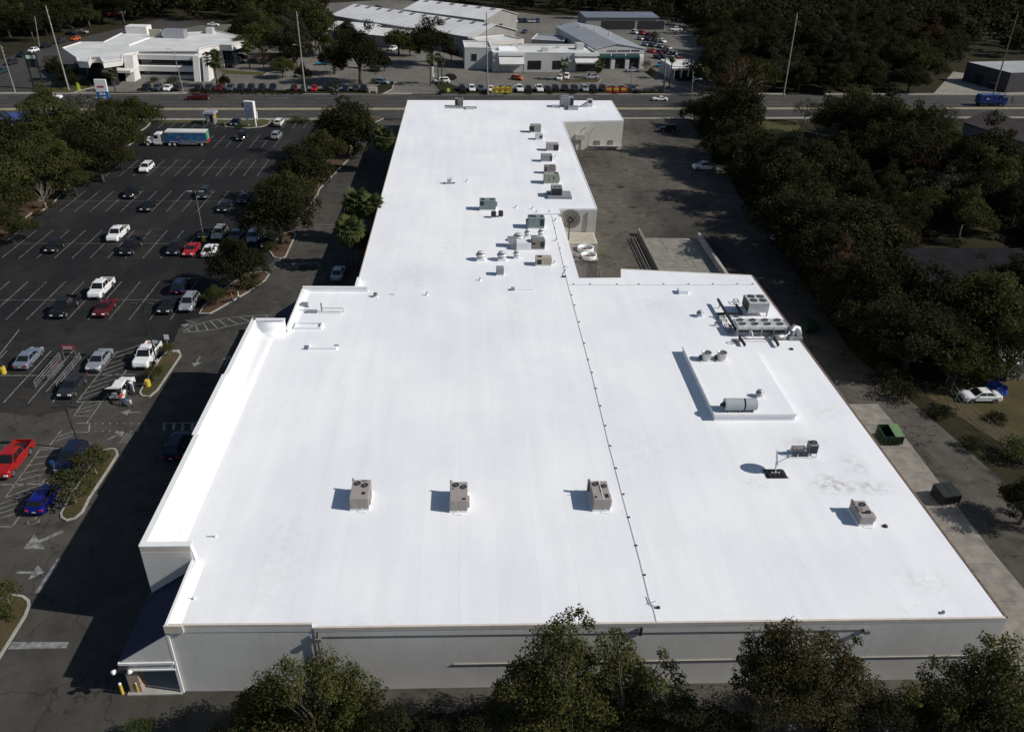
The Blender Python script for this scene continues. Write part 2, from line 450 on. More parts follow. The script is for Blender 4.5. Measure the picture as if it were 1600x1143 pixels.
struct('ground', flat([(-3000,-200),(3000,-200),(3000,5000),(-3000,5000)], 0.0), M['soil'])
LOTP = px([(-400,520),(-130,430),(0,378),(60,332),(112,284),(170,250),(208,226),(243,192)]) + [(-60,213.5),(-14,216.5),(-14,20),(-110,20)]
struct('parking_lot', flat(ccw(LOTP), .010), M['lot'])
LANEP = px([(-420,640),(-80,640),(60,652),(95,640),(130,628),(230,618),(262,560),(290,505),(410,445),(470,340),(540,245),(580,190)]) + [(-14,216),(-14,10),(-120,10)]
JR = random.Random(2); jag = []
for k in range(len(LANEP)):
    a, b = Vector(LANEP[k]), Vector(LANEP[(k+1)%len(LANEP)]); n = max(1,int((b-a).length/1.1))
    for t in range(n): q = a.lerp(b,t/n); jag.append((q.x+JR.uniform(-.55,.55)*(q.x < -16), q.y+JR.uniform(-.55,.55)*(q.x < -16)))
struct('shop_front_drive', flat(ccw(jag), .016), M['lane'])
BACKP = [(-14,100),(-14,10),(70,10)] + px([(1640,800),(1560,745),(1440,640),(1330,550),(1225,400),(1165,320),(1120,245),(1075,188)]) + [(50,219.5),(-14,217)]
struct('service_yard', flat(ccw(BACKP), .010), M['back'])
rl = [northk(-.6), northk(1.5), southk(2.1), southk(-1.1)]
struct('road', flat(ccw(rl), .014), M['road'])
SRD = px([(-60,112),(0,94),(60,75),(140,56),(260,28)]) + px([(330,36),(200,62),(135,96),(60,148),(-120,160)])
struct('side_road', flat(ccw(SRD), .012), M['road'])
NORTHP = px([(100,147),(120,118),(300,40),(420,36),(500,52),(500,6),(640,-2),(850,24),(1060,30),(1115,70),(1120,147)])
struct('dealer_lot', flat(ccw(NORTHP), .008), M['light'])
# pavements with real kerbs
def strip(a0, a1, b0, b1):
    return ccw([a0, a1, b1, b0])
mb = MB()
for t0, t1 in ((-.12,.355),(.43,.745),(.79,1.4)):
    a, b = northk(t0), northk(t1)
    mb.prism(strip(a, b, (a[0],a[1]+2.2), (b[0],b[1]+2.2)), 0, .14)
struct('north_pavement', mb, M['sidewalk'])
mb = MB()
for t0, t1 in ((-.6,.30),(.46,.98),(1.02,2.0)):
    a, b = southk(t0), southk(t1)
    mb.prism(strip(a, b, (a[0],a[1]-1.9), (b[0],b[1]-1.9)), 0, .14)
struct('south_pavement', mb, M['sidewalk'])
mb = MB()
for t0, t1, d0, d1 in ((-.6,.21,1.95,4.6),(.24,.29,1.95,4.0)):
    a, b = southk(t0), southk(t1)
    mb.prism(strip((a[0],a[1]-d0), (b[0],b[1]-d0), (a[0],a[1]-d1), (b[0],b[1]-d1)), 0, .12)
struct('roadside_verge', mb, M['lawn'])
struct('lawn', flat(ccw(px([(1140,252),(1150,192),(1245,188),(1262,220),(1250,262)])), .012), M['lawn'])
struct('back_yard', flat(ccw(px([(1450,620),(1480,590),(1620,590),(1640,720),(1560,690)])), .012), M['grass'])
struct('gravel_yard', flat(ccw(px([(1455,150),(1490,112),(1530,118),(1640,150)])), .011), M['sidewalk'])

def seg(mb, a, b, w, z):
    a, b = Vector((a[0],a[1])), Vector((b[0],b[1])); d = b-a
    if d.length < 1e-4: return
    n = Vector((-d.y,d.x)).normalized()*w/2
    mb.add([(a.x-n.x,a.y-n.y,z),(b.x-n.x,b.y-n.y,z),(b.x+n.x,b.y+n.y,z),(a.x+n.x,a.y+n.y,z)], [(0,1,2,3)])
def pline(mb, pts, w, z):
    q = px(pts)
    for i in range(len(q)-1): seg(mb, q[i], q[i+1], w, z)

mb = MB()
rows = [(-150,270,32.1,9,499.7,439.5),(-160,395,27.65,2,403.5,359),(92.5,430,23.9,92.5,331,298),(164,440,21.55,186,275.5,249),(314,430,18.8,333,231,211)]
for u0,u1,st,ph,vb,vt in rows:
    u = ph
    while u-st >= u0: u -= st
    while u <= u1:
        a = P(u,vb); b = P(u,vt); seg(mb, (a.x,a.y), (a.x,b.y), .13, .022); u += st
for v,u0,u1 in ((468.5,-100,252),(380.5,12,330),(314.5,96,425),(262,200,420),(220,330,420)):
    pline(mb, [(u0,v),(u1,v)], .10, .0222)
for u in (246,264,281.5,299,317,335,352,440,457,474):
    a = P(u,200.5); seg(mb, (a.x,a.y), (a.x,a.y+6.2), .13, .022)
struct('stall_lines', mb, M['paintf'])

mb = MB(); Zm = .0225
for pts in ([(11,548),(-10,570)],[(30,515),(-5,560)],[(80,548),(5.5,629)],[(114,548),(44,630)],[(101,580),(72,612)],[(90,618),(82,629)],[(0,586.5),(78,586.5)],[(137,586),(212,585)],
            [(183,549),(120,628)],[(120,628),(160,627)],[(130,629),(114,652)],[(160,626),(136,660)],[(119,661),(141,661)],[(111,675),(139,675)],[(140,661),(139,675)],
            [(96,672),(77,697)],[(64.5,699),(107,699)],[(64.5,699),(9,776)],[(107,700),(63,759)],[(-20,757),(63,756)],[(0,822.5),(19,822.5)],[(33,803.5),(19,822.5)],[(160,627),(198,578)]):
    pline(mb, pts, .14, Zm)
for i in range(9):
    t = i/8.
    pline(mb, [(182-60*t, 551+74*t), (222-60*t, 538+72*t)], .12, Zm)
for i in range(3):
    t = i/2.6; pline(mb, [(124-13*t, 640+13*t), (153-18*t, 631+24*t)], .12, Zm)
for i in range(2):
    t = i/2.; pline(mb, [(92-13*t, 682+15*t), (118-12*t,672+16*t)], .12, Zm)
for i in range(6):
    t = i/5.; pline(mb, [(64-46*t, 703+60*t), (104-48*t, 699+52*t)], .12, Zm)
for i in range(5):
    t = i/4.; pline(mb, [(9-34*t, 777+40*t), (64-36*t, 757+44*t)], .12, Zm)
for v in (661.5,673.5):                        # dotted crossing edge
    for k in range(8):
        u = 148+k*11.2; pline(mb, [(u,v),(u+3,v)], .16, Zm)
pline(mb, [(255,661),(320,660)], .12, Zm)
for u in (257,272,286,301,314): pline(mb, [(u,661),(u-1,672)], .3, Zm)
# ladder crossings with zig-zag bars
for top, bot in (([(286,517),(309,506),(330,501),(352,497),(385,494),(425,492)],[(286,519),(306,518),(334,515),(360,509),(395,502),(425,500)]),
                 ([(397,420),(424,414),(445,412),(470,411.5),(500,410.5)],[(399,424),(424,420),(447,418),(470,418),(500,415)])):
    pline(mb, top, .14, Zm); pline(mb, bot, .14, Zm)
    n = 9
    for k in range(n):
        t = (k+.5)/n*(len(top)-1); i = int(t); f = t-i
        a = (top[i][0]+(top[i+1][0]-top[i][0])*f, top[i][1]+(top[i+1][1]-top[i][1])*f)
        t2 = min(t+.3, len(bot)-1.001); i = int(t2); f = t2-i
        b = (bot[i][0]+(bot[i+1][0]-bot[i][0])*f, bot[i][1]+(bot[i+1][1]-bot[i][1])*f)
        pline(mb, [a,b], .16, Zm)
for pts in ([(290,500),(314,508)],): pline(mb, pts, .12, Zm)
pline(mb, [(480,352),(527,351)], .12, Zm); pline(mb, [(480,356),(527,355)], .12, Zm)
def arrow(u, v, L, ang, w=.5):
    c = P(u,v); d = Vector((math.cos(ang), math.sin(ang))); n = Vector((-d.y,d.x)); p = Vector((c.x,c.y))
    a = p-d*L/2; b = p+d*L*.1
    seg(mb, a, b, w*.28, Zm)
    q = [b+n*w*.9, b-n*w*.9, p+d*L/2]
    mb.add([(x.x,x.y,Zm) for x in q], [(0,1,2)])
PI = math.pi
arrow(205,644,2.4,PI,.7); arrow(68,843,3.4,-2.4,1.5); arrow(47,894,2.4,0,1.0); arrow(295,508,2.2,PI,.7)
arrow(308,565,2.6,-PI/2,.7); arrow(355,563,2.6,PI/2,.7); arrow(182,680,2.2,.9,.8)
for u in (187,192,197): pline(mb, [(u,692),(u+13,676)], .09, Zm)
# wheelchair mark in the stall
c = P(52,814)
for k in range(10):
    a0, a1 = PI+k*PI*1.3/10, PI+(k+1)*PI*1.3/10
    seg(mb, (c.x+.45*math.cos(a0),c.y+.45*math.sin(a0)), (c.x+.45*math.cos(a1),c.y+.45*math.sin(a1)), .1, Zm)
seg(mb, (c.x,c.y+.1), (c.x+.05,c.y+.9), .12, Zm); seg(mb, (c.x,c.y+.3), (c.x+.45,c.y+.3), .1, Zm); seg(mb,(c.x+.45,c.y+.3),(c.x+.6,c.y-.2),.1,Zm)
struct('lot_markings', mb, M['paintw'])
mb = MB()
for pts in ([(54,926),(62,926),(97,872),(90,872)],[(12,1014),(19,1002.5),(108,1002.5),(104,1012)]):
    mb.add([(p[0],p[1],.0228) for p in px(pts)], [(0,1,2,3)])
struct('stop_bars', mb, M['paintw'])
def across(f):   # a line along the road at fraction f from north to south kerb
    a = line2(northk(-.6), southk(-1.1), f); b = line2(northk(1.5), southk(2.1), f); return a, b
def dashes(mb, f, w, on, off, z=.0205):
    a, b = across(f); a, b = Vector(a), Vector(b); d = (b-a).normalized(); s = 0
    while s < (b-a).length:
        seg(mb, a+d*s, a+d*(s+on), w, z); s += on+off
mb = MB()
for f in (.15,.33,.84): dashes(mb, f, .18, 5.0, 7.5)
for f in (.045,.47): seg(mb, *across(f), .16, .0205)
pline(mb, [(620,149.5),(1000,151.5)], .12, .0205)
struct('road_markings', mb, M['paintw'])
mb = MB()
for f in (.625,): seg(mb, *across(f), 2.4, .0205)
struct('road_median', mb, M['painty'])
# dealer stall lines
mb = MB()
for k in range(22):
    u = 230+k*17.5; a = P(u,131); b = P(u+5,121.5); seg(mb, a, b, .16, .018)
struct('dealer_stall_lines', mb, M['paintw'])
# back yard stall lines beside the far wing
mb = MB()
for k in range(15):
    v = 243+k*5.6; a = P(905+(v-243)*.36, v); seg(mb, (a.x,a.y), (a.x+5.2,a.y), .13, .022)
struct('yard_stall_lines', mb, M['paintf'])

def inset(poly, d):
    out = []; n = len(poly)
    for i in range(n):
        a, b, c = Vector(poly[i-1][:2]), Vector(poly[i][:2]), Vector(poly[(i+1)%n][:2])
        e1, e2 = (b-a).normalized(), (c-b).normalized()
        nn = (Vector((-e1.y,e1.x))+Vector((-e2.y,e2.x)))
        nn = nn.normalized() if nn.length > 1e-6 else Vector((-e1.y,e1.x))
        out.append(tuple(b+nn*d))
    return out
def island(pts, top, name='traffic_island', zt=.15, world=False):
    q = ccw(pts if world else px(pts))
    mb = MB(); inn = inset(q, .22)
    n = len(q); mb.loft([[(x,y,0) for x,y in q],[(x,y,.14) for x,y in q],[(x,y,.145) for x,y in inn],[(x,y,.05) for x,y in inn]], cap=False)
    o = struct(name, mb, M['kerb'])
    g = MB(); g.loft([[(x,y,.05) for x,y in inn],[(x,y,zt) for x,y in inn]])
    g.build('planting_bed', M[top], o)
    return o
island([(173,701),(180,701),(184,704),(185.5,711),(165,743),(142,777.6),(131,800),(118,811),(104,814.5),(95.5,810),(94,803),(106,781),(140,728),(160,704)], 'grass')
island([(277.5,549),(282,551),(284,556),(247.5,610),(234,621),(221,619.5),(217.5,614),(226,598),(250,560),(262,549)], 'grass')
island([(311,490.6),(329,490.6),(345,482),(389,456.5),(415,439),(422,428),(412,424),(385,428),(352,450),(317,479)], 'mulch')
island([(420,392),(427,402),(437,405),(447,402),(458,378),(463,366),(455,362),(436,368)], 'mulch')
island([(452,358),(477,332),(497,305),(500,296),(520,275),(545,250),(556,236),(548,228),(525,240),(500,262),(470,300),(440,345)], 'mulch')
island([(520,232),(560,208),(590,190),(600,186),(585,183),(548,196),(500,205)], 'mulch')
island([(-60,980),(-10,940),(20,928.5),(38,931),(47,938),(48,946),(42,962),(25,990),(0,1030),(-70,1130)], 'grass')
island([(385,201),(408,199),(420,195),(424,189),(412,187),(370,189),(350,193),(352,199)], 'lawn', name='verge_island')
mb = MB(); q = px([(-90,420),(2,378),(62,332),(114,284),(140,268)]); r = [(x-4.5,y+4) for x,y in q]
g1 = struct('west_planting_strip', MB().add([(x,y,.04) for x,y in q+r[::-1]], [tuple(range(10))]), M['mulch'])
q2 = px([(150,262),(172,250),(200,232)]); r2 = [(x-5,y+3) for x,y in q2]
struct('west_planting_strip', MB().add([(x,y,.04) for x,y in q2+r2[::-1]], [tuple(range(6))]), M['mulch'])
mb = MB()
for pts in ([(60,334),(84,317),(112,285)],[(36,344),(50,333)],[(118,288),(132,277)],[(152,262),(176,250)],[(182,239),(190,232)],[(196,231),(210,222)],[(218,206),(228,200)],[(228,200),(236,192)]):
    q = px(pts)
    for i in range(len(q)-1): mb.beam((*q[i],.08), (*q[i+1],.08), .22, .16)
struct('west_kerb', mb, M['kerb'])
# islands and beds on the far side of the road
island([(112,147),(200,144),(310,141.5),(310,143.5),(210,147)], 'soil', 'verge_bed')
island([(570,139),(590,134),(603,126),(617,128),(613,140),(596,148),(300,146.5),(300,143)], 'soil', 'verge_bed')
island([(672,128),(680,122),(712,134),(745,140),(1000,141),(1040,143.5),(1050,147),(690,148)], 'soil', 'verge_bed')
island([(1086,146),(1098,141.5),(1112,142),(1112,149),(1095,149)], 'mulch', 'verge_bed')
island([(870,131),(884,124),(940,124),(935,130)], 'grass', 'verge_bed')
island([(340,108),(380,112),(420,114),(410,119),(350,117)], 'lawn', 'verge_bed')
island([(60,146),(90,128),(150,120),(170,124),(150,136),(110,146)], 'lawn', 'verge_bed')

# concrete apron behind the building, one slab after the other
AR = [P(1650,980),P(1547,857),P(1425,697),P(1388,650)]
def apx(y):
    for k in range(3):
        if AR[k].y <= y <= AR[k+1].y: t = (y-AR[k].y)/(AR[k+1].y-AR[k].y); return AR[k].x+(AR[k+1].x-AR[k].x)*t
    return AR[0].x if y < AR[0].y else AR[3].x
ap = struct('concrete_apron', flat(ccw([(40.3,20),(apx(20),20)]+[(q.x,q.y) for q in AR]+[(40.3,AR[3].y)]), .02), M['slab'])
y = 21.0
while y < AR[3].y-1:
    w0 = apx(y)-.1; w1 = apx(y+4.45)-.1; g = .03
    s = MB(); s.prism([(40.4+g,y+g),(w0-g,y+g),(w1-g,y+4.45),(40.4+g,y+4.45)], .02, .05+.012*random.Random(y).random())
    s.build('concrete_slab', M['slab'], ap)
    y += 4.5

# ---------------------------------------------------------------- the shopping building
ZR = 6.75
bld = thing('shopping_building', 'long low building with bright white flat roof and grey walls', 'building', (0,0,0))
def part(mb, name, m, smooth=False, parent=bld): return mb.build(name, m, parent, smooth)
FOOT = [(-21.3,40.6),(-11.05,40.47),(-10.95,40.43),(40.35,40.2),(40.2,102.3),(21.75,104.2),(21.3,101.2),(15.4,101.0),(15.35,129.05),(21.9,129.2),(22.2,188.45),(36.8,190.6),
        (37.1,211.2),(-14.9,207.4),(-14.7,97.4),(-14.1,97.3),(-14.1,96.55),(-21.5,96.45),(-21.35,84.9),(-24.95,84.95),(-25.02,72.4),(-25.22,72.3),(-25.22,61.7),(-25.02,61.6),(-24.95,47.05),(-21.3,47.0)]
mb = MB(); mb.prism(FOOT, 6.41, ZR); part(mb, 'roof', M['roof'])
inn = inset(FOOT, .02)
tan = {8,9,10,11,12}
for i in range(len(FOOT)):
    a, b, c, d = inn[i], inn[(i+1)%len(FOOT)], inset(FOOT,.35)[(i+1)%len(FOOT)], inset(FOOT,.35)[i]
    mb = MB(); mb.prism([a,b,c,d], 0, 6.41)
    part(mb, 'wall', M['wall_tan'] if i in tan else M['wall'])
def coping(a, b, z0, z1, m, out=.012, inw=.16, name='coping'):
    a, b = Vector(a), Vector(b); d = (b-a).normalized(); n = Vector((d.y,-d.x))
    q = [a+n*out, b+n*out, b-n*inw, a-n*inw]
    mb = MB(); mb.prism(ccw([tuple(x) for x in q]), z0, z1); return part(mb, name, m)
for i, m in ((0,'coping'),(2,'coping'),(3,'rust'),(4,'coping'),(9,'coping_white'),(10,'coping_white'),(11,'coping_white'),(13,'coping')):
    coping(FOOT[i], FOOT[i+1], 6.95 if i == 0 else 6.51, ZR+(.40 if i == 0 else .05), M[m])
mb = MB(); q0, q1 = FOOT[0], FOOT[1]; mb.prism(ccw([(q0[0]-.008,q0[1]-.008),(q1[0]+.006,q1[1]-.008),(q1[0]-.02,q1[1]+.25),(q0[0]+.02,q0[1]+.25)]), 6.40, 6.95); part(mb, 'parapet', M['wall'])
# tower parapet: tall, its inner face swept up in the white membrane
def sweep(prof_at, ys, name, m, smooth=True):
    mb = MB(); mb.loft([prof_at(y) for y in ys], cap=True); return part(mb, name, m, smooth)
def towerprof(x0):
    return lambda y: [(x0,y,6.65),(x0,y,8.55),(x0+.34,y,8.55),(x0+.38,y,7.85),(x0+.55,y,7.4),(x0+.95,y,7.07),(x0+1.6,y,6.85),(x0+2.4,y,6.755),(x0+2.4,y,6.65)]
sweep(towerprof(-24.95), (47.4,84.62), 'parapet', M['roof'])
for x0, y0, y1 in ((-25.02,47.05,61.65),(-25.25,61.65,72.35),(-25.07,72.35,84.95)):
    mb = MB(); mb.box(x0,-24.96,y0,y1,0,8.5); part(mb, 'wall', M['wall'])
    coping((x0,y1),(x0,y0), 8.55, 8.65, M['coping_white'], .06, .42)
sweep(lambda x: [(x,84.95,6.65),(x,84.95,8.55),(x,84.6,8.55),(x,84.5,7.35),(x,84.2,6.95),(x,83.5,6.76),(x,83.5,6.65)], (-24.6,-21.35), 'parapet', M['roof'])
coping((-21.3,84.95),(-24.95,84.95), 8.55, 8.65, M['coping_white'], .06, .42)
mb = MB(); mb.box(-24.9,-21.2,47.05,47.4,6.65,8.55); part(mb, 'parapet', M['wall'])
mb = MB(); mb.box(-25.0,-21.24,46.97,47.05,0,8.07); part(mb, 'wall', M['wall'])
mb = MB(); mb.box(-24.6,-21.2,47.4,47.46,6.65,8.54); part(mb, 'parapet_lining', M['roof'])
coping((-25.0,47.05),(-21.15,47.05), 8.555, 8.665, M['coping_white'], .08, .45)
coping((-25.0,47.05),(-21.2,47.05), 8.07, 8.55, M['coping'], .07, -.01)
mb = MB(); mb.add([(-21.2,47.05,6.7),(-21.2,47.4,6.7),(-21.2,47.4,8.55),(-21.2,47.05,8.55),(-20.95,47.0,6.7),(-20.95,47.5,6.7)],[(0,3,2,1),(0,4,3),(1,2,5),(2,3,4,5),(0,1,5,4)]); part(mb,'parapet_return',M['roof'])
# low parapets left front and left of the middle block
lowp = lambda x0: (lambda y: [(x0,y,6.65),(x0,y,7.13),(x0+.3,y,7.13),(x0+.4,y,6.93),(x0+.9,y,6.755),(x0+.9,y,6.65)])
sweep(lowp(-21.3), (40.6,47.0), 'parapet', M['roof']); coping((-21.3,47.0),(-21.3,40.58), 6.65, 7.21, M['coping_white'], .05, .14)
mb = MB(); mb.box(-21.4,-20.1,40.44,40.6,6.45,7.19); part(mb, 'coping', M['coping'])
sweep(lowp(-21.4), (84.95,96.45), 'parapet', M['roof']); coping((-21.42,96.5),(-21.42,84.95), 6.65, 7.21, M['coping_white'], .05, .14)
mb = MB(); mb.box(-21.35,-13.0,96.2,96.5,6.65,7.35); part(mb, 'parapet', M['roof'])
coping((-12.98,96.5),(-21.4,96.5), 7.35, 7.41, M['coping_white'], .04, .34)
mb = MB(); mb.box(-14.75,-14.3,96.6,99.6,6.65,7.3); part(mb, 'parapet', M['roof'])
mb = MB(); mb.box(10.6,15.3,125.8,126.1,6.73,7.07); part(mb, 'expansion_curb', M['roof'])
# navy sloping canopy roofs with standing seams
def canopy(y0, y1, xw, xe, zw, ze):
    mb = MB(); mb.add([(xw,y0,zw),(xe,y0,ze),(xe,y1,ze),(xw,y1,zw),(xw,y0,zw-.14),(xe,y0,ze-.14),(xe,y1,ze-.14),(xw,y1,zw-.14)],
        [(0,3,2,1),(4,5,6,7),(0,1,5,4),(2,3,7,6),(1,2,6,5),(0,4,7,3)])
    cr = part(mb, 'canopy_roof', M['navy'])
    n = int((y1-y0)/.45)
    rib = MB(); rib.beam((xw,0,zw+.006),(xe,0,ze+.006),.03,.03); me = rib.mesh('seam_rib', M['navy'])
    for k in range(n): use(me, 'seam_rib', cr, (0,y0+.2+k*.45,0))
    return cr
canopy(40.55, 47.0, -21.38, -25.3, 6.3, 3.55)
canopy(85.0, 96.4, -21.45, -25.3, 5.95, 3.4)
mb = MB(); mb.add([(-21.38,40.46,6.25),(-25.2,40.46,3.5),(-21.38,40.46,3.5),(-21.38,40.6,6.25),(-25.2,40.6,3.5),(-21.38,40.6,3.5)],[(0,1,2),(3,5,4),(0,3,4,1),(1,4,5,2),(0,2,5,3)])
part(mb, 'gable', M['wall'])
mb = MB(); mb.box(-25.3,-21.36,40.38,40.58,3.28,3.5); part(mb, 'fascia', M['coping_white'])
mb = MB(); mb.box(-25.2,-21.36,40.46,40.7,2.75,3.28); part(mb, 'fascia', M['wall'])
mb = MB(); mb.box(-25.2,-21.36,40.40,40.7,2.62,2.75); part(mb, 'fascia', M['coping_white'])
mb = MB(); mb.box(-25.25,-25.05,40.7,47.0,2.62,3.5); part(mb, 'fascia', M['wall'])
mb = MB(); mb.cbox(-25.15,-24.2,40.55,41.5,0,2.63,.06); part(mb, 'pillar', M['brick'])
mb = MB(); mb.box(-25.3,-21.3,40.3,47.0,0,.13); part(mb, 'walkway', M['concrete'])
mb = MB(); mb.box(-21.42,-21.2,40.46,40.58,0,6.25); part(mb, 'corner_trim', M['coping_white'])
for k in range(4):
    mb = MB(); mb.box(-21.44,-21.36,41.2+k*1.45,41.2+k*1.45+1.38,.15,3.1); part(mb, 'porch_shade_panel', M['dark'])  # opaque dark panels added to blacken the shaded porch interior
mb = MB(); mb.box(-24.6,-21.4,46.88,46.96,.15,2.9); part(mb, 'porch_shade_panel', M['dark'])  # same added dark sheet, carrying the shade at the porch's far end
# fittings on the long front wall
mb = MB(); mb.tube([(-1.0,40.345,2.75),(40.3,40.165,2.75)], .045, 8); part(mb, 'wall_pipe', M['slabpale'])
mb = MB(); mb.tube([(-10.7,40.415,5.85),(29.5,40.225,5.75)], .022, 6); part(mb, 'wall_conduit', M['black'])
for x in (-10.7,29.7):
    mb = MB(); yw = 40.43-(x+10.95)*.0045; mb.box(x-.2,x+.2,yw-.24,yw,5.6,5.92); mb.box(x-.22,x+.22,yw-.28,yw-.24,5.55,5.9,1)
    part(mb, 'wall_light', [M['brownmetal'],M['brownmetal']])
mb = MB(); mb.tube([(-10.75,40.33,6.4),(-10.75,40.33,3.2),(-10.75,40.33,0.1)], .06, 8); part(mb, 'downpipe', M['black'])
mb = MB(); mb.box(12.6,12.8,40.15,40.3,5.65,6.45); part(mb, 'conduit_drop', M['black'])
# loading side of the far wing
for x0,x1,z1 in ((24.0,25.1,2.3),(30.2,31.4,2.2),(33.6,34.6,2.2)):
    mb = MB(); mb.box(x0,x1,188.3+(x0-22.2)*.147,188.9+(x0-22.2)*.147,0,z1); part(mb, 'service_door', M['gwall'])
for x in (26.2,28.4):
    mb = MB(); mb.tube([(x,188.8,0),(x,188.8,3.6),(x+1.3,189.0,5.35)], .08, 6); part(mb, 'wall_conduit', M['brownmetal'])
mb = MB(); mb.box(25.4,27.6,188.35,188.9,2.6,3.8); part(mb, 'wall_panel', M['lightmetal'])
mb = MB(); mb.box(28.9,36.7,189.0,190.4,.9,1.05); part(mb, 'dock_ledge', M['concrete'])
mb = MB(); mb.tube([(20.3,129.1,6.15),(20.3,129.05,0.2)], .08, 6); part(mb, 'downpipe', M['gwall'])
# raised box on the right of the roof
mb = MB(); mb.box(25.0,33.35,66.25,80.3,ZR-.02,7.53); part(mb, 'raised_roof', M['roof'])
mb = MB(); mb.box(24.9,33.4,66.15,66.3,7.35,7.6); part(mb, 'raised_edge', M['coping_white'])
mb = MB(); mb.box(24.9,25.05,66.3,80.3,7.35,7.6); part(mb, 'raised_edge', M['coping_white'])
# ---------------------------------------------------------------- rooftop equipment
def fan_parts(root, x, y, z, r, ring, tall=.06):
    mb = MB(); mb.lathe([(r,0),(r,tall),(r*.9,tall),(r*.9,.004),(0,.004)][:4], 18, (0,0,0), cap=False)
    f = mb.build('fan', ring, root, loc=(x,y,z))
    mb = MB(); mb.lathe([(r*.9,.004),(r*.9,.012)], 18); mb.build('fan_recess', M['dark'], f)
    mb = MB()
    for k in range(4):
        t = PI/2*k+.4; c, s = math.cos(t), math.sin(t); n = (-s,c)
        mb.add([(c*r*.2+n[0]*r*.12,s*r*.2+n[1]*r*.12,.02),(c*r*.82+n[0]*r*.3,s*r*.82+n[1]*r*.3,.045),(c*r*.82-n[0]*r*.2,s*r*.82-n[1]*r*.2,.02),(c*r*.2-n[0]*r*.12,s*r*.2-n[1]*r*.12,.02)],[(0,1,2,3)])
    mb.lathe([(r*.22,.015),(r*.2,.06),(0.02,.065)], 10)
    mb.build('fan_blade', M['unitgrey'], f)
    g = MB()
    for q in (.45,.7,.92): g.lathe([(r*q-.012,tall),(r*q+.012,tall),(r*q+.012,tall+.015),(r*q-.012,tall+.015)], 18, cap=False)
    g.build('fan_guard', M['black'], f)

def rtu(label, u0, u1, vb, dep, h, m, z=ZR, name='rooftop_unit', fans=(), dark=(), curb='roof', louv=True, boxes=(), rz=0, cat='air conditioner', group=None):
    a, b = P(u0,vb,z), P(u1,vb,z); w = (b-a).length
    r = thing(name, label, cat, ((a.x+b.x)/2, (a.y+b.y)/2, z), rz, group)
    mb = MB(); mb.cbox(-w/2-.04, w/2+.04, -.03, dep+.04, 0, .2, .02); mb.build('roof_curb', M[curb], r)
    c = MB(); c.cbox(-w/2, w/2, 0, dep, .1, h, .03); c.build('cabinet', M[m], r)
    n = max(1, round(w/.85))
    for k in range(n):                                             # panels proud of the cabinet, front
        x0 = -w/2+.05+k*(w-.1)/n; x1 = x0+(w-.1)/n-.04
        mb = MB(); mb.box(x0,x1,-.018,0.002,.18,h-.1); mb.build('access_panel', M[m], r)
    nd = max(1, round(dep/.9))
    for sx in (-1, 1):
        for k in range(nd):
            y0 = .06+k*(dep-.12)/nd; y1 = y0+(dep-.12)/nd-.05
            mb = MB(); mb.box(min(sx*w/2,sx*(w/2+.018)),max(sx*w/2,sx*(w/2+.018)),y0,y1,.3,h-.12); mb.build('side_panel', M[m], r)
    for f in fans: fan_parts(r, -w/2+f[0]*w, f[1]*dep, h, f[2]*w, M[m])
    for d in dark:      # dark coil or louvre openings: face, along0, along1, z0, z1
        f, t0, t1, z0, z1 = d; mb = MB()
        if f == 'F': mb.box(-w/2+t0*w,-w/2+t1*w,-.03,-.0185,z0*h,z1*h)
        elif f == 'T': mb.box(-w/2+t0*w,-w/2+t1*w,z0*dep,z1*dep,h+.001,h+.012)
        else:
            sx = -1 if f == 'L' else 1; mb.box(min(sx*(w/2+.019),sx*(w/2+.03)),max(sx*(w/2+.019),sx*(w/2+.03)),t0*dep,t1*dep,z0*h,z1*h)
        mb.build('coil_opening', M['dark'], r)
    for bx in boxes:    # x0,x1,y0,y1,z0,z1 in unit fractions / metres, material
        mb = MB(); mb.cbox(-w/2+bx[0]*w,-w/2+bx[1]*w,bx[2]*dep,bx[3]*dep,bx[4],bx[5],.02); mb.build(bx[7] if len(bx)>7 else 'side_hood', M[bx[6]], r)
    return r

def drain(r, x, y, m='white'):
    mb = MB(); mb.tube([(x,0.05,.3),(x,-.25,.28),(x,-.28,.06),(x+.35,-.32,.05)], .025, 6); mb.build('drain_pipe', M[m], r)

r = rtu('left one of three taupe rooftop units in the front row on the white roof', 547.4,576.5,797.4,2.55,1.30,'taupe', fans=((.3,.78,.19),(.72,.68,.19)), dark=(('T',.5,.78,.93,.985),('T',.60,.8,.22,.36)), boxes=((1.0,1.09,.12,.62,.35,1.0,'taupe'),(-.04,.06,1.0,1.06,.3,1.4,'taupe','flue_box')), group='taupe units in a row'); drain(r,.2,0)
r = rtu('middle one of three taupe rooftop units in the front row on the white roof', 703,730.5,800.4,2.55,1.30,'taupe', fans=((.34,.80,.19),(.78,.70,.19)), dark=(('T',.70,.9,.05,.14),('T',.1,.2,.6,.66)), boxes=((1.0,1.12,.1,.45,.3,.95,'taupe'),(-.02,.1,1.0,1.05,.3,1.42,'taupe','flue_box')), group='taupe units in a row'); drain(r,-.1,0)
r = rtu('taupe rooftop unit with a white mast, right end of the front row by the pipe', 926,953,798.6,2.55,1.30,'taupe', fans=((.27,.80,.18),(.75,.70,.18)), dark=(('T',.08,.22,.1,.2),('T',.68,.9,.1,.3),('T',.45,.55,.42,.55)), boxes=((1.0,1.1,.1,.5,.3,1.0,'taupe'),(-.14,-.01,.9,1.0,.3,1.55,'brownmetal','flue_box')), group='taupe units in a row'); drain(r,.3,0)
mb = MB(); mb.tube([(.08,.02,1.3),(.02,1.9,1.36),(0.0,2.6,1.42)], .035, 6); mb.build('mast', M['white'], r)
mb = MB(); mb.tube([(-.75,1.9,.2),(-.75,1.9,1.5)], .03, 6); mb.build('vent_pipe', M['white'], r)
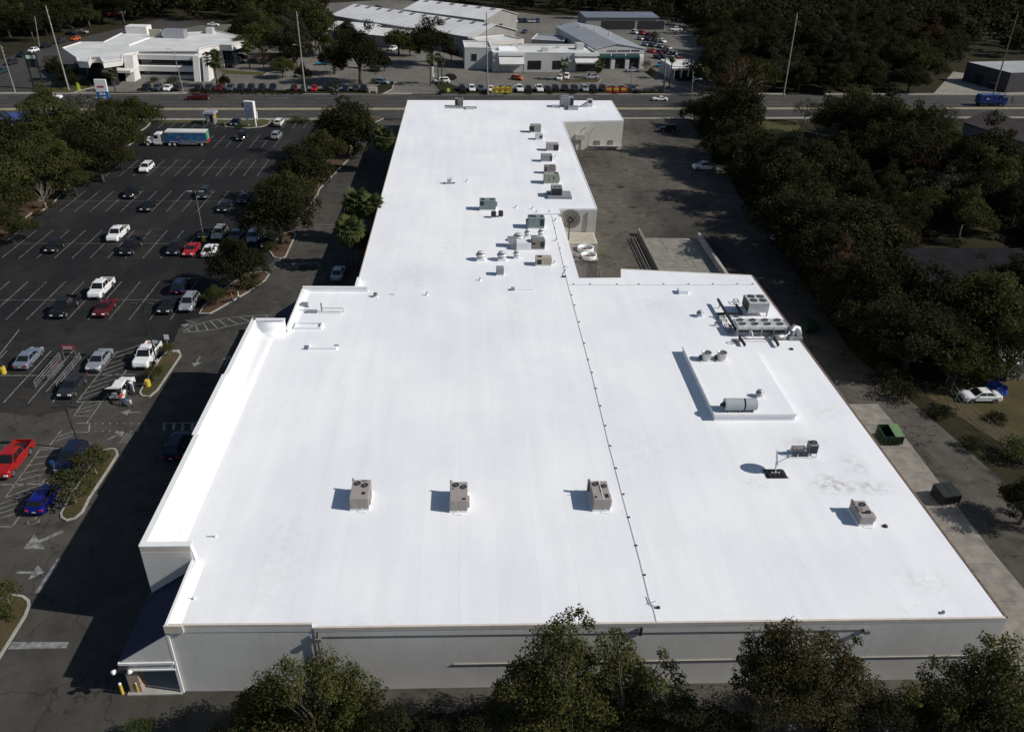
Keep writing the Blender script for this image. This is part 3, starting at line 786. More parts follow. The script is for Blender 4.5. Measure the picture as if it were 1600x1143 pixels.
r = rtu('weathered taupe rooftop unit standing alone near the right roof edge', 1341.3,1363.5,821.5,2.15,1.0,'taupe', fans=((.62,.74,.22),(.72,.28,.17)), dark=(('T',.1,.42,.42,.5),('T',.12,.4,.55,.62),('T',.2,.5,.2,.32),('R',.1,.8,.3,.8)), boxes=((1.0,1.14,.05,.4,.4,.9,'taupe'),(-.03,.1,.72,1.0,.98,1.2,'brownmetal','cover_plate'),(.05,.3,.3,.66,.98,1.1,'brownmetal','cover_plate'))); drain(r,.1,0)
# the cluster on the far wing
rtu('grey green rooftop unit with a dark corner opening, left of the far cluster', 749.5,774.5,329.5,1.5,1.75,'teal', dark=(('F',.03,.26,.55,.95),('T',.1,.3,.2,.8)), fans=((.78,.5,.16),), boxes=((1.0,1.1,.2,.7,.7,1.3,'teal'),))
rtu('squat black condenser beside the grey green unit, left of its pair', 767.5,775,341,.75,.95,'black', curb='white', fans=((.5,.5,.4),), name='condenser', cat='condenser', group='pair of black condensers')
rtu('squat black condenser, right of its pair below the grey green unit', 779,786,340,.75,.95,'black', curb='white', fans=((.5,.5,.4),), name='condenser', cat='condenser', group='pair of black condensers')
rtu('large grey green rooftop unit beside the satellite dish', 825,850.5,358,1.7,1.8,'teal', dark=(('F',.72,.96,.3,.9),('T',.05,.5,.3,.75),('T',.75,.92,.3,.8)), boxes=((-.13,0,.1,.6,.7,1.35,'teal'),))
rtu('brown grey rooftop unit with dark opening behind the white duct box', 830,851,391,1.5,1.6,'brownmetal', dark=(('F',.68,.98,.3,.85),('F',.05,.3,.55,.75)), boxes=((.0,.95,.3,.7,1.55,1.75,'unitgrey','cover_plate'),))
rtu('white duct box between the grey hood and the brown grey unit', 807,829.5,391,1.6,1.15,'white', curb='white', name='duct_box', cat='duct box')
rtu('beige air conditioner with dark grille, nearest the pipe in the far cluster', 837,861.5,416,1.2,1.25,'beige', dark=(('F',.08,.36,.25,.8),('T',.1,.4,.25,.75)), boxes=((1.0,1.04,.2,.8,.3,1.0,'beige'),))
rtu('plain grey metal box, front of the far cluster', 775.5,787,431,1.0,1.1,'unitgrey', curb='white', name='vent_box', cat='vent')
r = rtu('grey unit with two round fans on a raised platform near the wing edge', 861.5,878,309,1.9,1.75,'teal', fans=((.36,.3,.15),(.75,.3,.15)), dark=(('F',.02,.98,.1,.92),), curb='roof')
mb = MB(); mb.box(-1.6,2.6,-.75,2.6,0,.42); mb.build('platform', M['unitgrey'], r)
r = rtu('big dark grey rooftop unit at the far end of the roof by the road', 875.5,895.5,169,2.2,2.5,'unitgrey', dark=(('F',.76,.99,.15,.95),('F',.05,.3,.15,.3)), boxes=((.1,.6,.3,.8,2.5,2.7,'unitgrey','cover_plate'),))
mb = MB(); mb.cbox(.1,2.6,-2.2,-.1,0,.75,.05); mb.build('supply_duct', M['galv'], r)
mb = MB(); mb.box(-3.6,-1.7,.5,1.0,0,.5); mb.build('side_duct', M['white'], r)
r = rtu('small ventilator with sloping duct right of the big grey unit at the far roof end', 917.5,925.5,168,1.2,1.9,'lightmetal', dark=(('F',.15,.8,.55,.95),), name='gooseneck_vent', cat='vent')
mb = MB(); mb.loft([[(-2.3,0,0),(-2.3,.9,0),(-2.3,.9,.1),(-2.3,0,.1)],[(-.3,0,0),(-.3,.9,0),(-.3,.9,1.6),(-.3,0,1.6)]]); mb.build('sloping_duct', M['galv'], r)
rtu('mossy grey green unit with a round dark mouth, highest of the wing row', 829,845,208,1.6,1.7,'moss', dark=(('F',.0,.34,.2,.85),), boxes=((-.1,0,.2,.8,.5,1.2,'dark'),))
rtu('small pale grey unit just below the mossy green one', 837,848,219,1.2,1.25,'lightmetal', dark=(('F',.55,.9,.3,.8),))
rtu('dull brown grey unit with dark right half, third down the wing row', 854,872.5,236.5,1.5,1.5,'taupe', dark=(('F',.58,.99,.12,.9),))
rtu('low grey unit with dark right end, fourth down the wing row', 845.5,862.5,253.5,1.4,1.4,'unitgrey', dark=(('F',.8,.99,.2,.9),))
rtu('brown unit tucked behind the mossy cabinet in the wing row', 850.5,868,272,1.2,1.5,'brownmetal', dark=(('F',.05,.2,.3,.9),('T',.5,.9,.2,.8)))
rtu('mossy cabinet with dark top opening in front of the brown unit', 850,873,288,1.7,1.8,'moss', dark=(('T',.7,.95,.2,.7),('F',.3,.36,.4,.6),('F',.6,.68,.5,.8)), boxes=((1.0,1.06,.1,.7,.4,1.3,'moss'),))
r = rtu('dark rooftop unit on flat ducts at the far left end of the roof', 711,723.5,168,1.8,2.0,'brownmetal', dark=(('F',.0,.35,.3,.95),('T',.4,.9,.3,.8)))
mb = MB(); mb.box(-3.0,4.3,-1.3,-.5,0,.42); mb.build('flat_duct', M['galv'], r)
mb = MB(); mb.box(1.6,3.6,-2.2,-1.3,0,.35); mb.build('flat_duct', M['lightmetal'], r)

def mushroom(label, u, v, rr, h, z=ZR, m='lightmetal', grp='round exhaust fans'):
    p = P(u,v,z)
    r = thing('exhaust_fan', label, 'exhaust fan', (p.x,p.y,z), 0, grp)
    mb = MB(); mb.cbox(-rr*.8,rr*.8,-rr*.8,rr*.8,0,h*.3,.03); mb.build('roof_curb', M['roof'], r)
    mb = MB(); mb.lathe([(rr*.55,h*.3),(rr*.6,h*.42),(rr*.95,h*.45),(rr,h*.55),(rr*.97,h*.68),(rr*.6,h*.74),(rr*.55,h*.74)], 20); mb.build('housing', M[m], r, True)
    mb = MB(); mb.lathe([(rr*.56,h*.74),(rr*.62,h*.80),(rr*.58,h*.88)], 16); mb.build('dark_band', M['dark'], r)
    mb = MB(); mb.lathe([(rr*.70,h*.88),(rr*.68,h*.94),(rr*.3,h*1.0),(0.01,h*1.02)], 18); mb.build('cap', M[m], r, True)
    return r
mushroom('white round exhaust fan, left of the pair standing clear on the roof', 751,406,.72,1.35)
mushroom('white round exhaust fan, right of the pair standing clear on the roof', 784,406,.72,1.35)
mushroom('small white exhaust fan just right of the pair, by the grey hood', 807,403,.5,1.2)
mushroom('broad white exhaust fan left of the twin fans above the duct box', 810,376,.85,1.2)
mushroom('slim exhaust fan above the white duct box, beside the broad fan', 824,371,.52,1.3)
mushroom('slim exhaust fan above the brown grey unit', 845,370,.52,1.3)
mushroom('tiny dark mushroom vent at the inner corner of the roof', 587,463.5,.3,.6, m='brownmetal', grp='small vents')
mushroom('small grey turbine vent between the pipe run and the black steel rack', 1093,494,.45,.8, m='galv', grp='small vents')
mushroom('small grey turbine vent behind the long round duct', 1186,619,.42,.8, z=7.53, m='galv', grp='small vents')
def hood(label, u0, u1, vb, m):
    a, b = P(u0,vb,ZR), P(u1,vb,ZR); w = b.x-a.x
    r = thing('duct_hood', label, 'duct', ((a.x+b.x)/2,a.y,ZR))
    mb = MB(); mb.loft([[(-w*.2,0,.1),(w/2,0,.1),(w/2,1.4,.1),(-w*.2,1.4,.1)],[(-w/2,0,1.15),(w/2,0,1.15),(w/2,1.4,1.15),(-w/2,1.4,1.15)],[(-w/2,0,1.3),(w/2,0,1.3),(w/2,1.4,1.3),(-w/2,1.4,1.3)]]); mb.build('hood', M[m], r)
    mb = MB(); mb.box(-w*.15,w/2+.02,-.02,1.42,0,.2); mb.build('roof_curb', M['roof'], r)
    for x in (-.1,.2): 
        mb = MB(); mb.box(x*w-.02,x*w+.02,-.03,.0,.2,1.2); mb.build('seam', M['unitgrey'], r)
hood('flaring grey sheet metal hood left of the white duct box', 793,806.5,387,'galv')

def lumps(label, name, cat, u, v, parts_, z=ZR, group=None, rz=0):
    p = P(u,v,z); r = thing(name, label, cat, (p.x,p.y,z), rz, group)
    for nm, fn, m in parts_:
        mb = MB(); fn(mb); mb.build(nm, M[m], r)
    return r
lumps('small pipe frame with a short mast alone on the left of the wing roof', 'roof_antenna', 'antenna', 702, 287, [
    ('base_frame', lambda b: (b.box(-1.6,1.0,-.1,.1,.05,.16), b.box(-.2,1.1,.3,.45,.05,.16), b.box(-.9,-.75,-.5,.6,.05,.16)), 'unitgrey'),
    ('mast', lambda b: b.tube([(.1,.1,0),(.35,.1,1.3)], .05, 6), 'unitgrey'),
    ('motor_box', lambda b: b.cbox(-.35,.35,-.2,.4,.15,.7,.04), 'galv'),
    ('arm', lambda b: (b.tube([(.2,.1,.8),(-.3,.2,1.2)], .03, 6), b.tube([(.25,.1,.9),(.8,.1,.7)], .03, 6)), 'galv')])
lumps('low white curb with a grey block at its left end, near the pipe bend', 'capped_curb', 'roof curb', 820, 453, [
    ('curb', lambda b: b.box(-1.4,1.2,-.12,.12,0,.16), 'roof'), ('block', lambda b: b.cbox(-1.85,-1.35,-.25,.25,0,.35,.03), 'unitgrey')])
for k, (u,v) in enumerate(((730,284),(667,461),(843,211),(868,246),(806,325),(832,327),(838,333),(845,305),(868,345),(869,376),(866,412),(750,438))):
    lumps('short plumbing vent stub on the white roof', 'vent_stub', 'vent pipe', u, v, [('pipe', lambda b: b.tube([(0,0,0),(0,0,.45)], .09, 8), 'unitgrey'), ('boot', lambda b: b.lathe([(.25,0),(.12,.2)], 10), 'roof')], group='plumbing vents on the roof')
lumps('L-shaped raised curb with rusty hooks, second below the pipe stand on the left roof', 'hatch_curb', 'roof curb', 505, 546, [
    ('curb', lambda b: (b.box(-1.7,1.5,-.1,.1,0,.3), b.box(-1.75,-1.55,.1,.95,0,.4), b.box(1.3,1.5,.1,.5,0,.3)), 'roof'), ('hook', lambda b: (b.box(-1.85,-1.55,-.05,.1,.3,.5), b.box(1.2,1.75,.3,.45,.3,.42)), 'unitgrey')])
lumps('low square white curb on the left roof below the pipe stand', 'hatch_curb', 'roof curb', 480, 514.5, [
    ('curb', lambda b: (b.box(-1.6,1.7,-.1,.1,0,.28), b.box(-1.6,-1.4,.1,1.2,0,.28), b.box(1.5,1.7,.1,1.2,0,.28), b.box(-1.6,1.7,1.2,1.4,0,.28)), 'roof')])
lumps('pipe stand with dark base and white bent pipe on the left roof', 'pipe_stand', 'pipe stand', 500, 488, [
    ('base', lambda b: b.cbox(-1.6,-.3,-.25,.25,0,.3,.03), 'unitgrey'), ('post', lambda b: b.tube([(.2,.2,0),(.2,.2,1.2)], .1, 8), 'unitgrey'),
    ('pipe', lambda b: (b.tube([(.2,.2,.5),(2.9,.2,.5),(2.9,.2,.02)], .07, 8), b.tube([(.2,-.3,.25),(2.6,-.3,.25),(2.6,-.3,.02)], .06, 8), b.tube([(-2.6,.4,.2),(-1.2,.3,.2)], .05, 6)), 'lightmetal')])
lumps('small grey box at the back corner of the left roof', 'junction_box', 'box', 476, 478.5, [('box', lambda b: b.cbox(-.45,.45,-.2,.3,.05,.5,.03), 'unitgrey'), ('leg', lambda b: (b.box(-.7,-.5,-.3,-.2,0,.3), b.box(.4,.6,-.3,-.2,0,.2)), 'galv')])
lumps('small square white curb cap near the black steel rack', 'curb_cap', 'roof curb', 1066, 458.5, [('cap', lambda b: b.cbox(-.55,.75,-.3,.8,0,.55,.03), 'roof')])
lumps('little dark roof drain near the weathered unit at the right', 'roof_drain', 'drain', 1383, 822, [('strainer', lambda b: b.lathe([(.22,0),(.2,.12),(.05,.18)], 10), 'black')])
lumps('little dark roof drain near the right edge beside the elbow duct', 'roof_drain', 'drain', 1236.5, 545.5, [('strainer', lambda b: b.lathe([(.26,0),(.22,.12),(.05,.18)], 10), 'black')])
lumps('dark scrap by the front right roof corner', 'debris_scrap', 'scrap', 1472, 958.5, [('scrap', lambda b: (b.cbox(-.15,.12,-.05,.1,0,.12,.02), b.box(.05,.2,.0,.2,0,.2)), 'unitgrey')])
for k,(u,v) in enumerate(((330,838),(296,935),(612,460),(1113,617))):
    lumps('low rod and clip lying on the white roof', 'rod_clip', 'roof fitting', u, v, [('rod', lambda b: b.tube([(-.35,0,.06),(.35,-.03,.06)], .03, 6), 'unitgrey'), ('clip', lambda b: b.box(.3,.42,-.1,.1,0,.14), 'roof')], group='small roof fittings')

# pipe runs on blocks
def pipe_run(label, pts, blocks, nb):
    q = [P(u,v,ZR+.16) for u,v in pts]
    r = thing('pipe_run', label, 'pipe', (q[0].x,q[0].y,ZR))
    o = q[0]
    mb = MB(); mb.tube([(p.x-o.x,p.y-o.y,.05) for p in q], .022, 7); mb.build('pipe', M['lightmetal'], r)
    mb = MB(); mb.cbox(-.10,.10,-.08,.08,0,.085,.015); me = mb.mesh('support_block', M['black'])
    for u,v in blocks:
        p = P(u,v,ZR); use(me, 'support_block', r, (p.x-o.x,p.y-o.y,0))
    return r
pipe_run('long thin pipe on black blocks running down the roof to the front wall', [(858,328),(863,338),(888,444),(925,582),(953,697),(975,780),(1000,872),(1016,937),(1022,950),(1027,971)],
    [(858,330),(867,357),(875,388),(882,417),(893,461),(898,477),(905,503),(913,536),(919,562),(925,582),(931,607),(938,634),(946,665),(953.5,696.5),(962.5,731.5),(974,772),(982.5,808),(994,852),(1007,898)], 0)
r = lumps('bent pipe joint near the end of the long pipe by the front edge', 'pipe_joint', 'pipe', 1017, 940, [('pipe', lambda b: (b.tube([(-.15,.5,.1),(-.1,-.3,.1),(.3,-.6,.1)], .03, 6), b.tube([(-.3,-.2,.08),(.35,.0,.08)], .03, 6)), 'unitgrey'), ('block', lambda b: b.box(.3,.55,-.7,-.5,0,.14), 'black')])
pipe_run('thin pipe on black blocks crossing behind the black steel rack to the right edge', [(889,444),(1060,443.8),(1179,443.5)], [(896,444),(922,444),(964,444),(998,443.7),(1037,443.5),(1076,443.5),(1114,443.4),(1152,443.4),(1176,443.3)], 0)
lumps('white bent pipe rack with brackets beside the long pipe at the wing corner', 'pipe_stand', 'pipe stand', 881, 433, [('post', lambda b: b.box(-.3,.3,-.1,.1,0,.2), 'black'), ('pipe', lambda b: b.tube([(0,0,.2),(.3,1.5,.2),(.9,2.6,.3),(.2,3.2,.3)], .04, 6), 'lightmetal')])

# the refrigeration racks at the right edge
a, b = P(1167,494.5,ZR), P(1199,494.5,ZR); w = b.x-a.x
r = thing('condenser_rack', 'tall grey condenser with four fans beside the right roof edge', 'condenser', ((a.x+b.x)/2, a.y, ZR))
dep = 2.5
mb = MB(); mb.cbox(-w/2,w/2,0,dep,.55,1.95,.03); mb.build('cabinet', M['lightmetal'], r)
for k in range(3):
    mb = MB(); x0=-w/2+.06+k*(w-.12)/3; mb.box(x0,x0+(w-.12)/3-.05,-.02,0,.65,1.8); mb.build('access_panel', M['galv'], r)
mb = MB(); mb.box(-w/2-.03,-w/2-.002,.05,dep-.05,.6,1.85); mb.build('coil_opening', M['dark'], r)
for fx in (.28,.73):
    for fy in (.28,.74): fan_parts(r, -w/2+fx*w, fy*dep, 1.95, .44, M['dark'])
for sx in (-1,1):
    for y in (.15,dep-.15):
        mb = MB(); mb.box(sx*(w/2-.1)-.06,sx*(w/2-.1)+.06,y-.06,y+.06,0,.55); mb.build('leg', M['unitgrey'], r)
a, b = P(1150,526,ZR), P(1227,526,ZR); w = b.x-a.x
r = thing('condenser_rack', 'long low condenser with eight fans in two rows on steel rails', 'condenser', ((a.x+b.x)/2, a.y, ZR))
dep = 2.1
mb = MB(); mb.cbox(-w/2,w/2,0,dep,.62,1.42,.05); mb.build('cabinet', M['lightmetal'], r)
for k in range(4):
    x0=-w/2+.12+k*(w-.2)/4; mb = MB(); mb.box(x0,x0+(w-.2)/4-.12,-.012,.0,.64,.98); mb.build('coil_opening', M['dark'], r)
for k in range(5):
    x0=-w/2+k*(w-.08)/4; mb = MB(); mb.box(x0,x0+.08,-.05,.0,.05,1.36); mb.build('frame_post', M['galv'], r)
    mb = MB(); mb.box(x0,x0+.08,dep,dep+.05,.05,1.36); mb.build('frame_post', M['galv'], r)
for fx in (.12,.375,.625,.88):
    for fy in (.27,.75): fan_parts(r, -w/2+fx*w, fy*dep, 1.42, .42, M['lightmetal'], .1)
for y in (.1, dep-.1):
    mb = MB(); mb.beam((-w/2-.3,y,.45),(w/2+.3,y,.45),.12,.16); mb.build('rail', M['unitgrey'], r)
mb = MB(); mb.box(w/2+.02,w/2+.35,.1,dep-.1,.5,1.3); mb.build('end_box', M['galv'], r)
def steel(label, a, b, z, wd, group='black steel dunnage beams'):
    p, q = P(*a,z), P(*b,z); o = (p+q)/2
    r = thing('steel_beam', label, 'steel beam', (o.x,o.y,0), 0, group)
    mb = MB(); d = q-p
    mb.beam(p-Vector((o.x,o.y,0)), q-Vector((o.x,o.y,0)), wd, .06); mb.beam(p-Vector((o.x,o.y,.2)), q-Vector((o.x,o.y,.2)), wd, .06); mb.beam(p-Vector((o.x,o.y,.1)), q-Vector((o.x,o.y,.1)), .05, .2)
    mb.build('beam', M['black'], r)
    for t in (.12,.88):
        c = p.lerp(q,t)-Vector((o.x,o.y,0)); mb = MB(); mb.tube([(c.x,c.y,ZR),(c.x,c.y,z-.2)], .07, 6); mb.build('leg', M['unitgrey'], r)
steel('long black steel beam reaching past the left end of the fan racks', (1121.7,466),(1151,514), ZR+.9, .26)
steel('short black steel beam sticking out in front of the long fan rack, left', (1155,524),(1164.5,538), ZR+.5, .22)
steel('short black steel beam sticking out in front of the long fan rack, right', (1204,518),(1217,538), ZR+.5, .22)
steel('black cross beam behind the four-fan condenser', (1119,489),(1160,488), ZR+.6, .22)
steel('short black beam beside the tall four-fan condenser', (1150,474),(1160,490), ZR+.6, .2)
def frame(label, u, v, w, d, h=.42):
    p = P(u,v,ZR); r = thing('pipe_support', label, 'pipe support', (p.x,p.y,ZR), 0, 'black pipe support frames')
    mb = MB()
    for x in (-w/2,w/2):
        mb.beam((x,0,h),(x,d,h),.06,.06); mb.beam((x,0,0),(x,0,h),.06,.06); mb.beam((x,d,0),(x,d,h),.06,.06)
    mb.beam((-w/2,0,h),(w/2,0,h),.06,.06); mb.beam((-w/2,d,h),(w/2,d,h),.06,.06); mb.build('frame', M['black'], r)
for u,v,w,d in ((1151,476,.55,.8),(1127,499,.75,.35),(1131,505.5,.7,.4),(1137,514.5,.7,.5),(1119.5,510,.35,.35),(1149.5,537.5,.9,.45),(1217,522,1.6,1.0)):
    frame('small black pipe support frame around the fan racks', u, v, w, d)
p = P(1152,534,ZR); r = thing('rack_pipe', 'dark pipe run along the front of the long fan rack to the elbow duct', 'pipe', (p.x,p.y,ZR))
mb = MB(); mb.tube([(0,0,.4),(5.6,.05,.4)], .06, 8); mb.build('pipe', M['brownmetal'], r)
mb = MB(); mb.tube([(2.0,.5,.3),(2.0,1.2,.75),(1.6,1.6,.9)], .09, 8); mb.build('bent_pipe', M['white'], r)
mb = MB(); mb.tube([(-.9,1.9,.5),(-.3,1.9,.5),(-.2,2.4,.5),(-.2,3.6,.6)], .06, 8); mb.tube([(-.9,1.5,.4),(.2,1.5,.4)], .05, 8); mb.build('pipe', M['black'], r)
p = P(1242,531,ZR); r = thing('elbow_duct', 'fat grey elbow duct bending down over the right roof edge', 'duct', (p.x,p.y,ZR))
pts = [(-3.0,.1,.35),(-1.2,.1,.38)] ; mb = MB(); mb.tube(pts, .3, 14); mb.build('straight_duct', M['galv'], r, True)
mb = MB(); mb.tube([(-.5,.2,.0),(-.5,.2,.5),(-.45,.35,1.05),(-.1,.6,1.4),(.3,.6,1.25),(.42,.4,.8),(.42,.3,.05)], .42, 14); mb.build('elbow', M['galv'], r, True)
mb = MB(); mb.cbox(-.3,.85,-.2,.7,0,.45,.04); mb.build('base_box', M['unitgrey'], r)
# on the raised box
for u,lab in ((1102.5,'open topped round fan cylinder on the raised box, left of two'),(1126.5,'open topped round fan cylinder on the raised box, right of two')):
    p = P(u,562,7.53); r = thing('fan_cylinder', lab, 'exhaust fan', (p.x,p.y,7.53), 0, 'fan cylinders on the raised box')
    mb = MB(); mb.cbox(-.7,.7,-.55,.75,0,.1,.02); mb.build('base_plate', M['coping_white'], r)
    mb = MB(); mb.lathe([(.52,.1),(.5,.25),(.55,.3),(.55,.98),(.58,1.0),(.5,1.0),(.5,.35)], 22, cap=False); mb.build('housing', M['lightmetal'], r, True)
    mb = MB(); mb.lathe([(.5,.35),(.5,.4)], 20); mb.build('inside', M['rust'], r)
    mb = MB(); mb.tube([(-.5,0,.9),(.5,0,.9)], .03, 6); mb.tube([(0,-.5,.9),(0,.5,.9)], .03, 6); mb.lathe([(.14,.6),(.14,.9)], 8); mb.build('motor', M['brownmetal'], r)
    mb = MB(); mb.box(-.75,-.5,-.15,.2,.1,.55); mb.build('motor_box', M['black'], r)
p = P(1157,645,7.53); r = thing('round_duct', 'long round grey ventilator lying along the front of the raised box', 'duct', (p.x,p.y+.55,7.53))
mb = MB(); mb.lathe([(.60,-1.62),(.62,-1.6),(.62,.25),(.6,.26)], 26, (0,0,.72), 'x'); mb.build('drum', M['drumgrey'], r)
mb = MB(); mb.lathe([(.6,.44),(.62,.45),(.62,1.65),(.6,1.66)], 26, (0,0,.72), 'x'); mb.build('drum', M['drumgrey'], r)
mb = MB(); mb.lathe([(.56,.24),(.56,.46)], 22, (0,0,.72), 'x'); mb.build('dark_band', M['dark'], r)
mb = MB(); mb.lathe([(.1,-2.05),(.36,-1.62)], 14, (0,0,.66), 'x'); mb.build('inlet', M['black'], r)
for x in (-1.2,-.1,1.3):
    mb = MB(); mb.box(x-.06,x+.06,-.5,.5,0,.3); mb.build('saddle', M['unitgrey'], r)
# small split condensers, and the dish on its ballast tray
p = P(1256,712,ZR); r = thing('compressor_set', 'small dark compressor frame with a boxy condenser at its right end', 'condenser', (p.x,p.y,ZR))
mb = MB(); mb.tube([(-1.2,.25,.75),(.0,.25,.75)], .26, 12); mb.build('tank', M['brownmetal'], r)
mb = MB(); mb.beam((-1.2,-.1,.42),(.3,-.1,.42),.08,.08); mb.beam((-1.2,.6,.42),(.3,.6,.42),.08,.08); mb.beam((-1.2,-.1,.1),(.3,-.1,.1),.08,.08)
for x in (-1.15,-.75,-.3,.2): mb.beam((x,-.1,0),(x,-.1,.7),.06,.06)
mb.build('frame', M['black'], r)
mb = MB(); mb.cbox(.35,1.2,-.1,.7,.3,1.35,.04); mb.build('cabinet', M['unitgrey'], r)
fan_parts(r, .78,.3,1.35,.33,M['unitgrey'])
mb = MB(); mb.box(.38,1.17,-.115,-.1,.4,1.2); mb.build('coil_opening', M['dark'], r)
for x in (-.7,.4,1.15): 
    mb = MB(); mb.tube([(x,-.15,0),(x,-.15,.3)], .04, 6); mb.build('leg', M['white'], r)
mb = MB(); mb.tube([(-1.8,-.35,.08),(1.1,-.35,.08),(1.1,-.15,.3)], .025, 6); mb.build('pipe', M['white'], r)
p = P(1216,747,ZR); r = thing('satellite_antenna', 'satellite dish on a black ballast tray near the right roof edge', 'antenna', (p.x,p.y,ZR))
mb = MB(); mb.beam((-.95,0,.08),(.95,0,.08),.06,.08); mb.beam((-1.15,1.2,.08),(.75,1.2,.08),.06,.08); mb.box(-1.0,.9,.0,1.2,.03,.06); mb.build('tray', M['black'], r)
for k in range(4):
    mb = MB(); mb.cbox(-.85+k*.42,-.52+k*.42,.08,.5,.06,.24,.02); mb.build('ballast_block', M['dark'], r)
    mb = MB(); mb.cbox(-1.0+k*.42,-.67+k*.42,.65,1.1,.06,.24,.02); mb.build('ballast_block', M['dark'], r)
for k in range(3):
    mb = MB(); mb.box(-.5+k*.3,-.3+k*.3,.5,.62,.06,.26); mb.build('clamp', M['lightmetal'], r)
mb = MB(); mb.tube([(-.1,.6,.06),(-.05,1.0,1.0),(0,1.15,1.35)], .06, 8); mb.build('mast', M['lightmetal'], r)
dish = MB(); R0 = .78; rings = []
for q in (0.02,.35,.7,1.0): rings.append((R0*q, .16*q*q))
dish.lathe([(rr,h) for rr,h in rings]+[(R0,.19),(R0*.6,.09),(.02,.03)], 26, cap=False)
d = dish.build('dish', M['lightmetal'], r, True, loc=(-.12,1.2,1.45))
nrm = Vector((.92,-.28,.22)); d.rotation_euler = nrm.to_track_quat('Z','Y').to_euler()
mb = MB(); mb.tube([(0,1.0,1.0),(.55,.95,1.45),(.85,.92,1.75)], .03, 6); mb.cbox(.78,.98,.84,1.0,1.7,1.95,.03); mb.build('feed_arm', M['unitgrey'], r)
# ---------------------------------------------------------------- vehicles (nose along -Y in their own frame)
SPEC = {  # L, W, H, hood, belt, trunk, s1 (screen foot), s2 (roof front), s3 (roof back), s4 (rear glass foot)
 'sedan': (4.80,1.84,1.45,.90,.95,1.00,1.15,2.02,3.18,4.10), 'coupe': (4.65,1.86,1.34,.88,.92,.98,1.35,2.25,3.10,4.15),
 'hatch': (4.25,1.78,1.52,.93,.97,1.00,.95,1.82,3.45,4.12), 'suv': (4.70,1.90,1.74,1.02,1.07,1.10,1.02,1.85,4.0,4.58),
 'jeep': (4.3,1.86,1.82,1.10,1.14,1.14,1.35,1.60,4.05,4.18), 'van': (5.05,1.98,1.76,1.02,1.06,1.10,.85,1.75,4.55,4.95),
 'pickup': (5.75,2.00,1.90,1.12,1.16,1.16,1.38,2.12,3.58,3.82)}
WR = {'sedan':.33,'coupe':.34,'hatch':.32,'suv':.37,'jeep':.40,'van':.35,'pickup':.40}
def profile(kind, L, hood, belt, trunk, s1, s4, wr, y_end=None):
    fa, ra = .92, L-1.02 if kind != 'pickup' else L-1.2
    g = .24 if kind not in ('pickup','jeep','suv') else .34
    r = wr*1.2; arc = lambda c, n=7: [(c+r*math.cos(t), max(g, wr+r*math.sin(t))) for t in [PI*(k)/(n-1) for k in range(n)]]
    end = y_end or L
    p = [(.08,g),(.0,g+.18),(.02,.62),(.14,hood-.13),(.30,hood-.05),(.62,hood),(s1,hood+.02 if hood+.02 < belt else belt),(s1+.25,belt)]
    if y_end: p += [(end,belt),(end,g)]
    else: p += [(s4,belt),(L-.22,trunk-.03),(L-.04,trunk-.16),(L,.62),(L-.04,g+.1),(L-.16,g)]
    if ra+r < end: p += arc(ra)
    p += arc(fa)
    return p
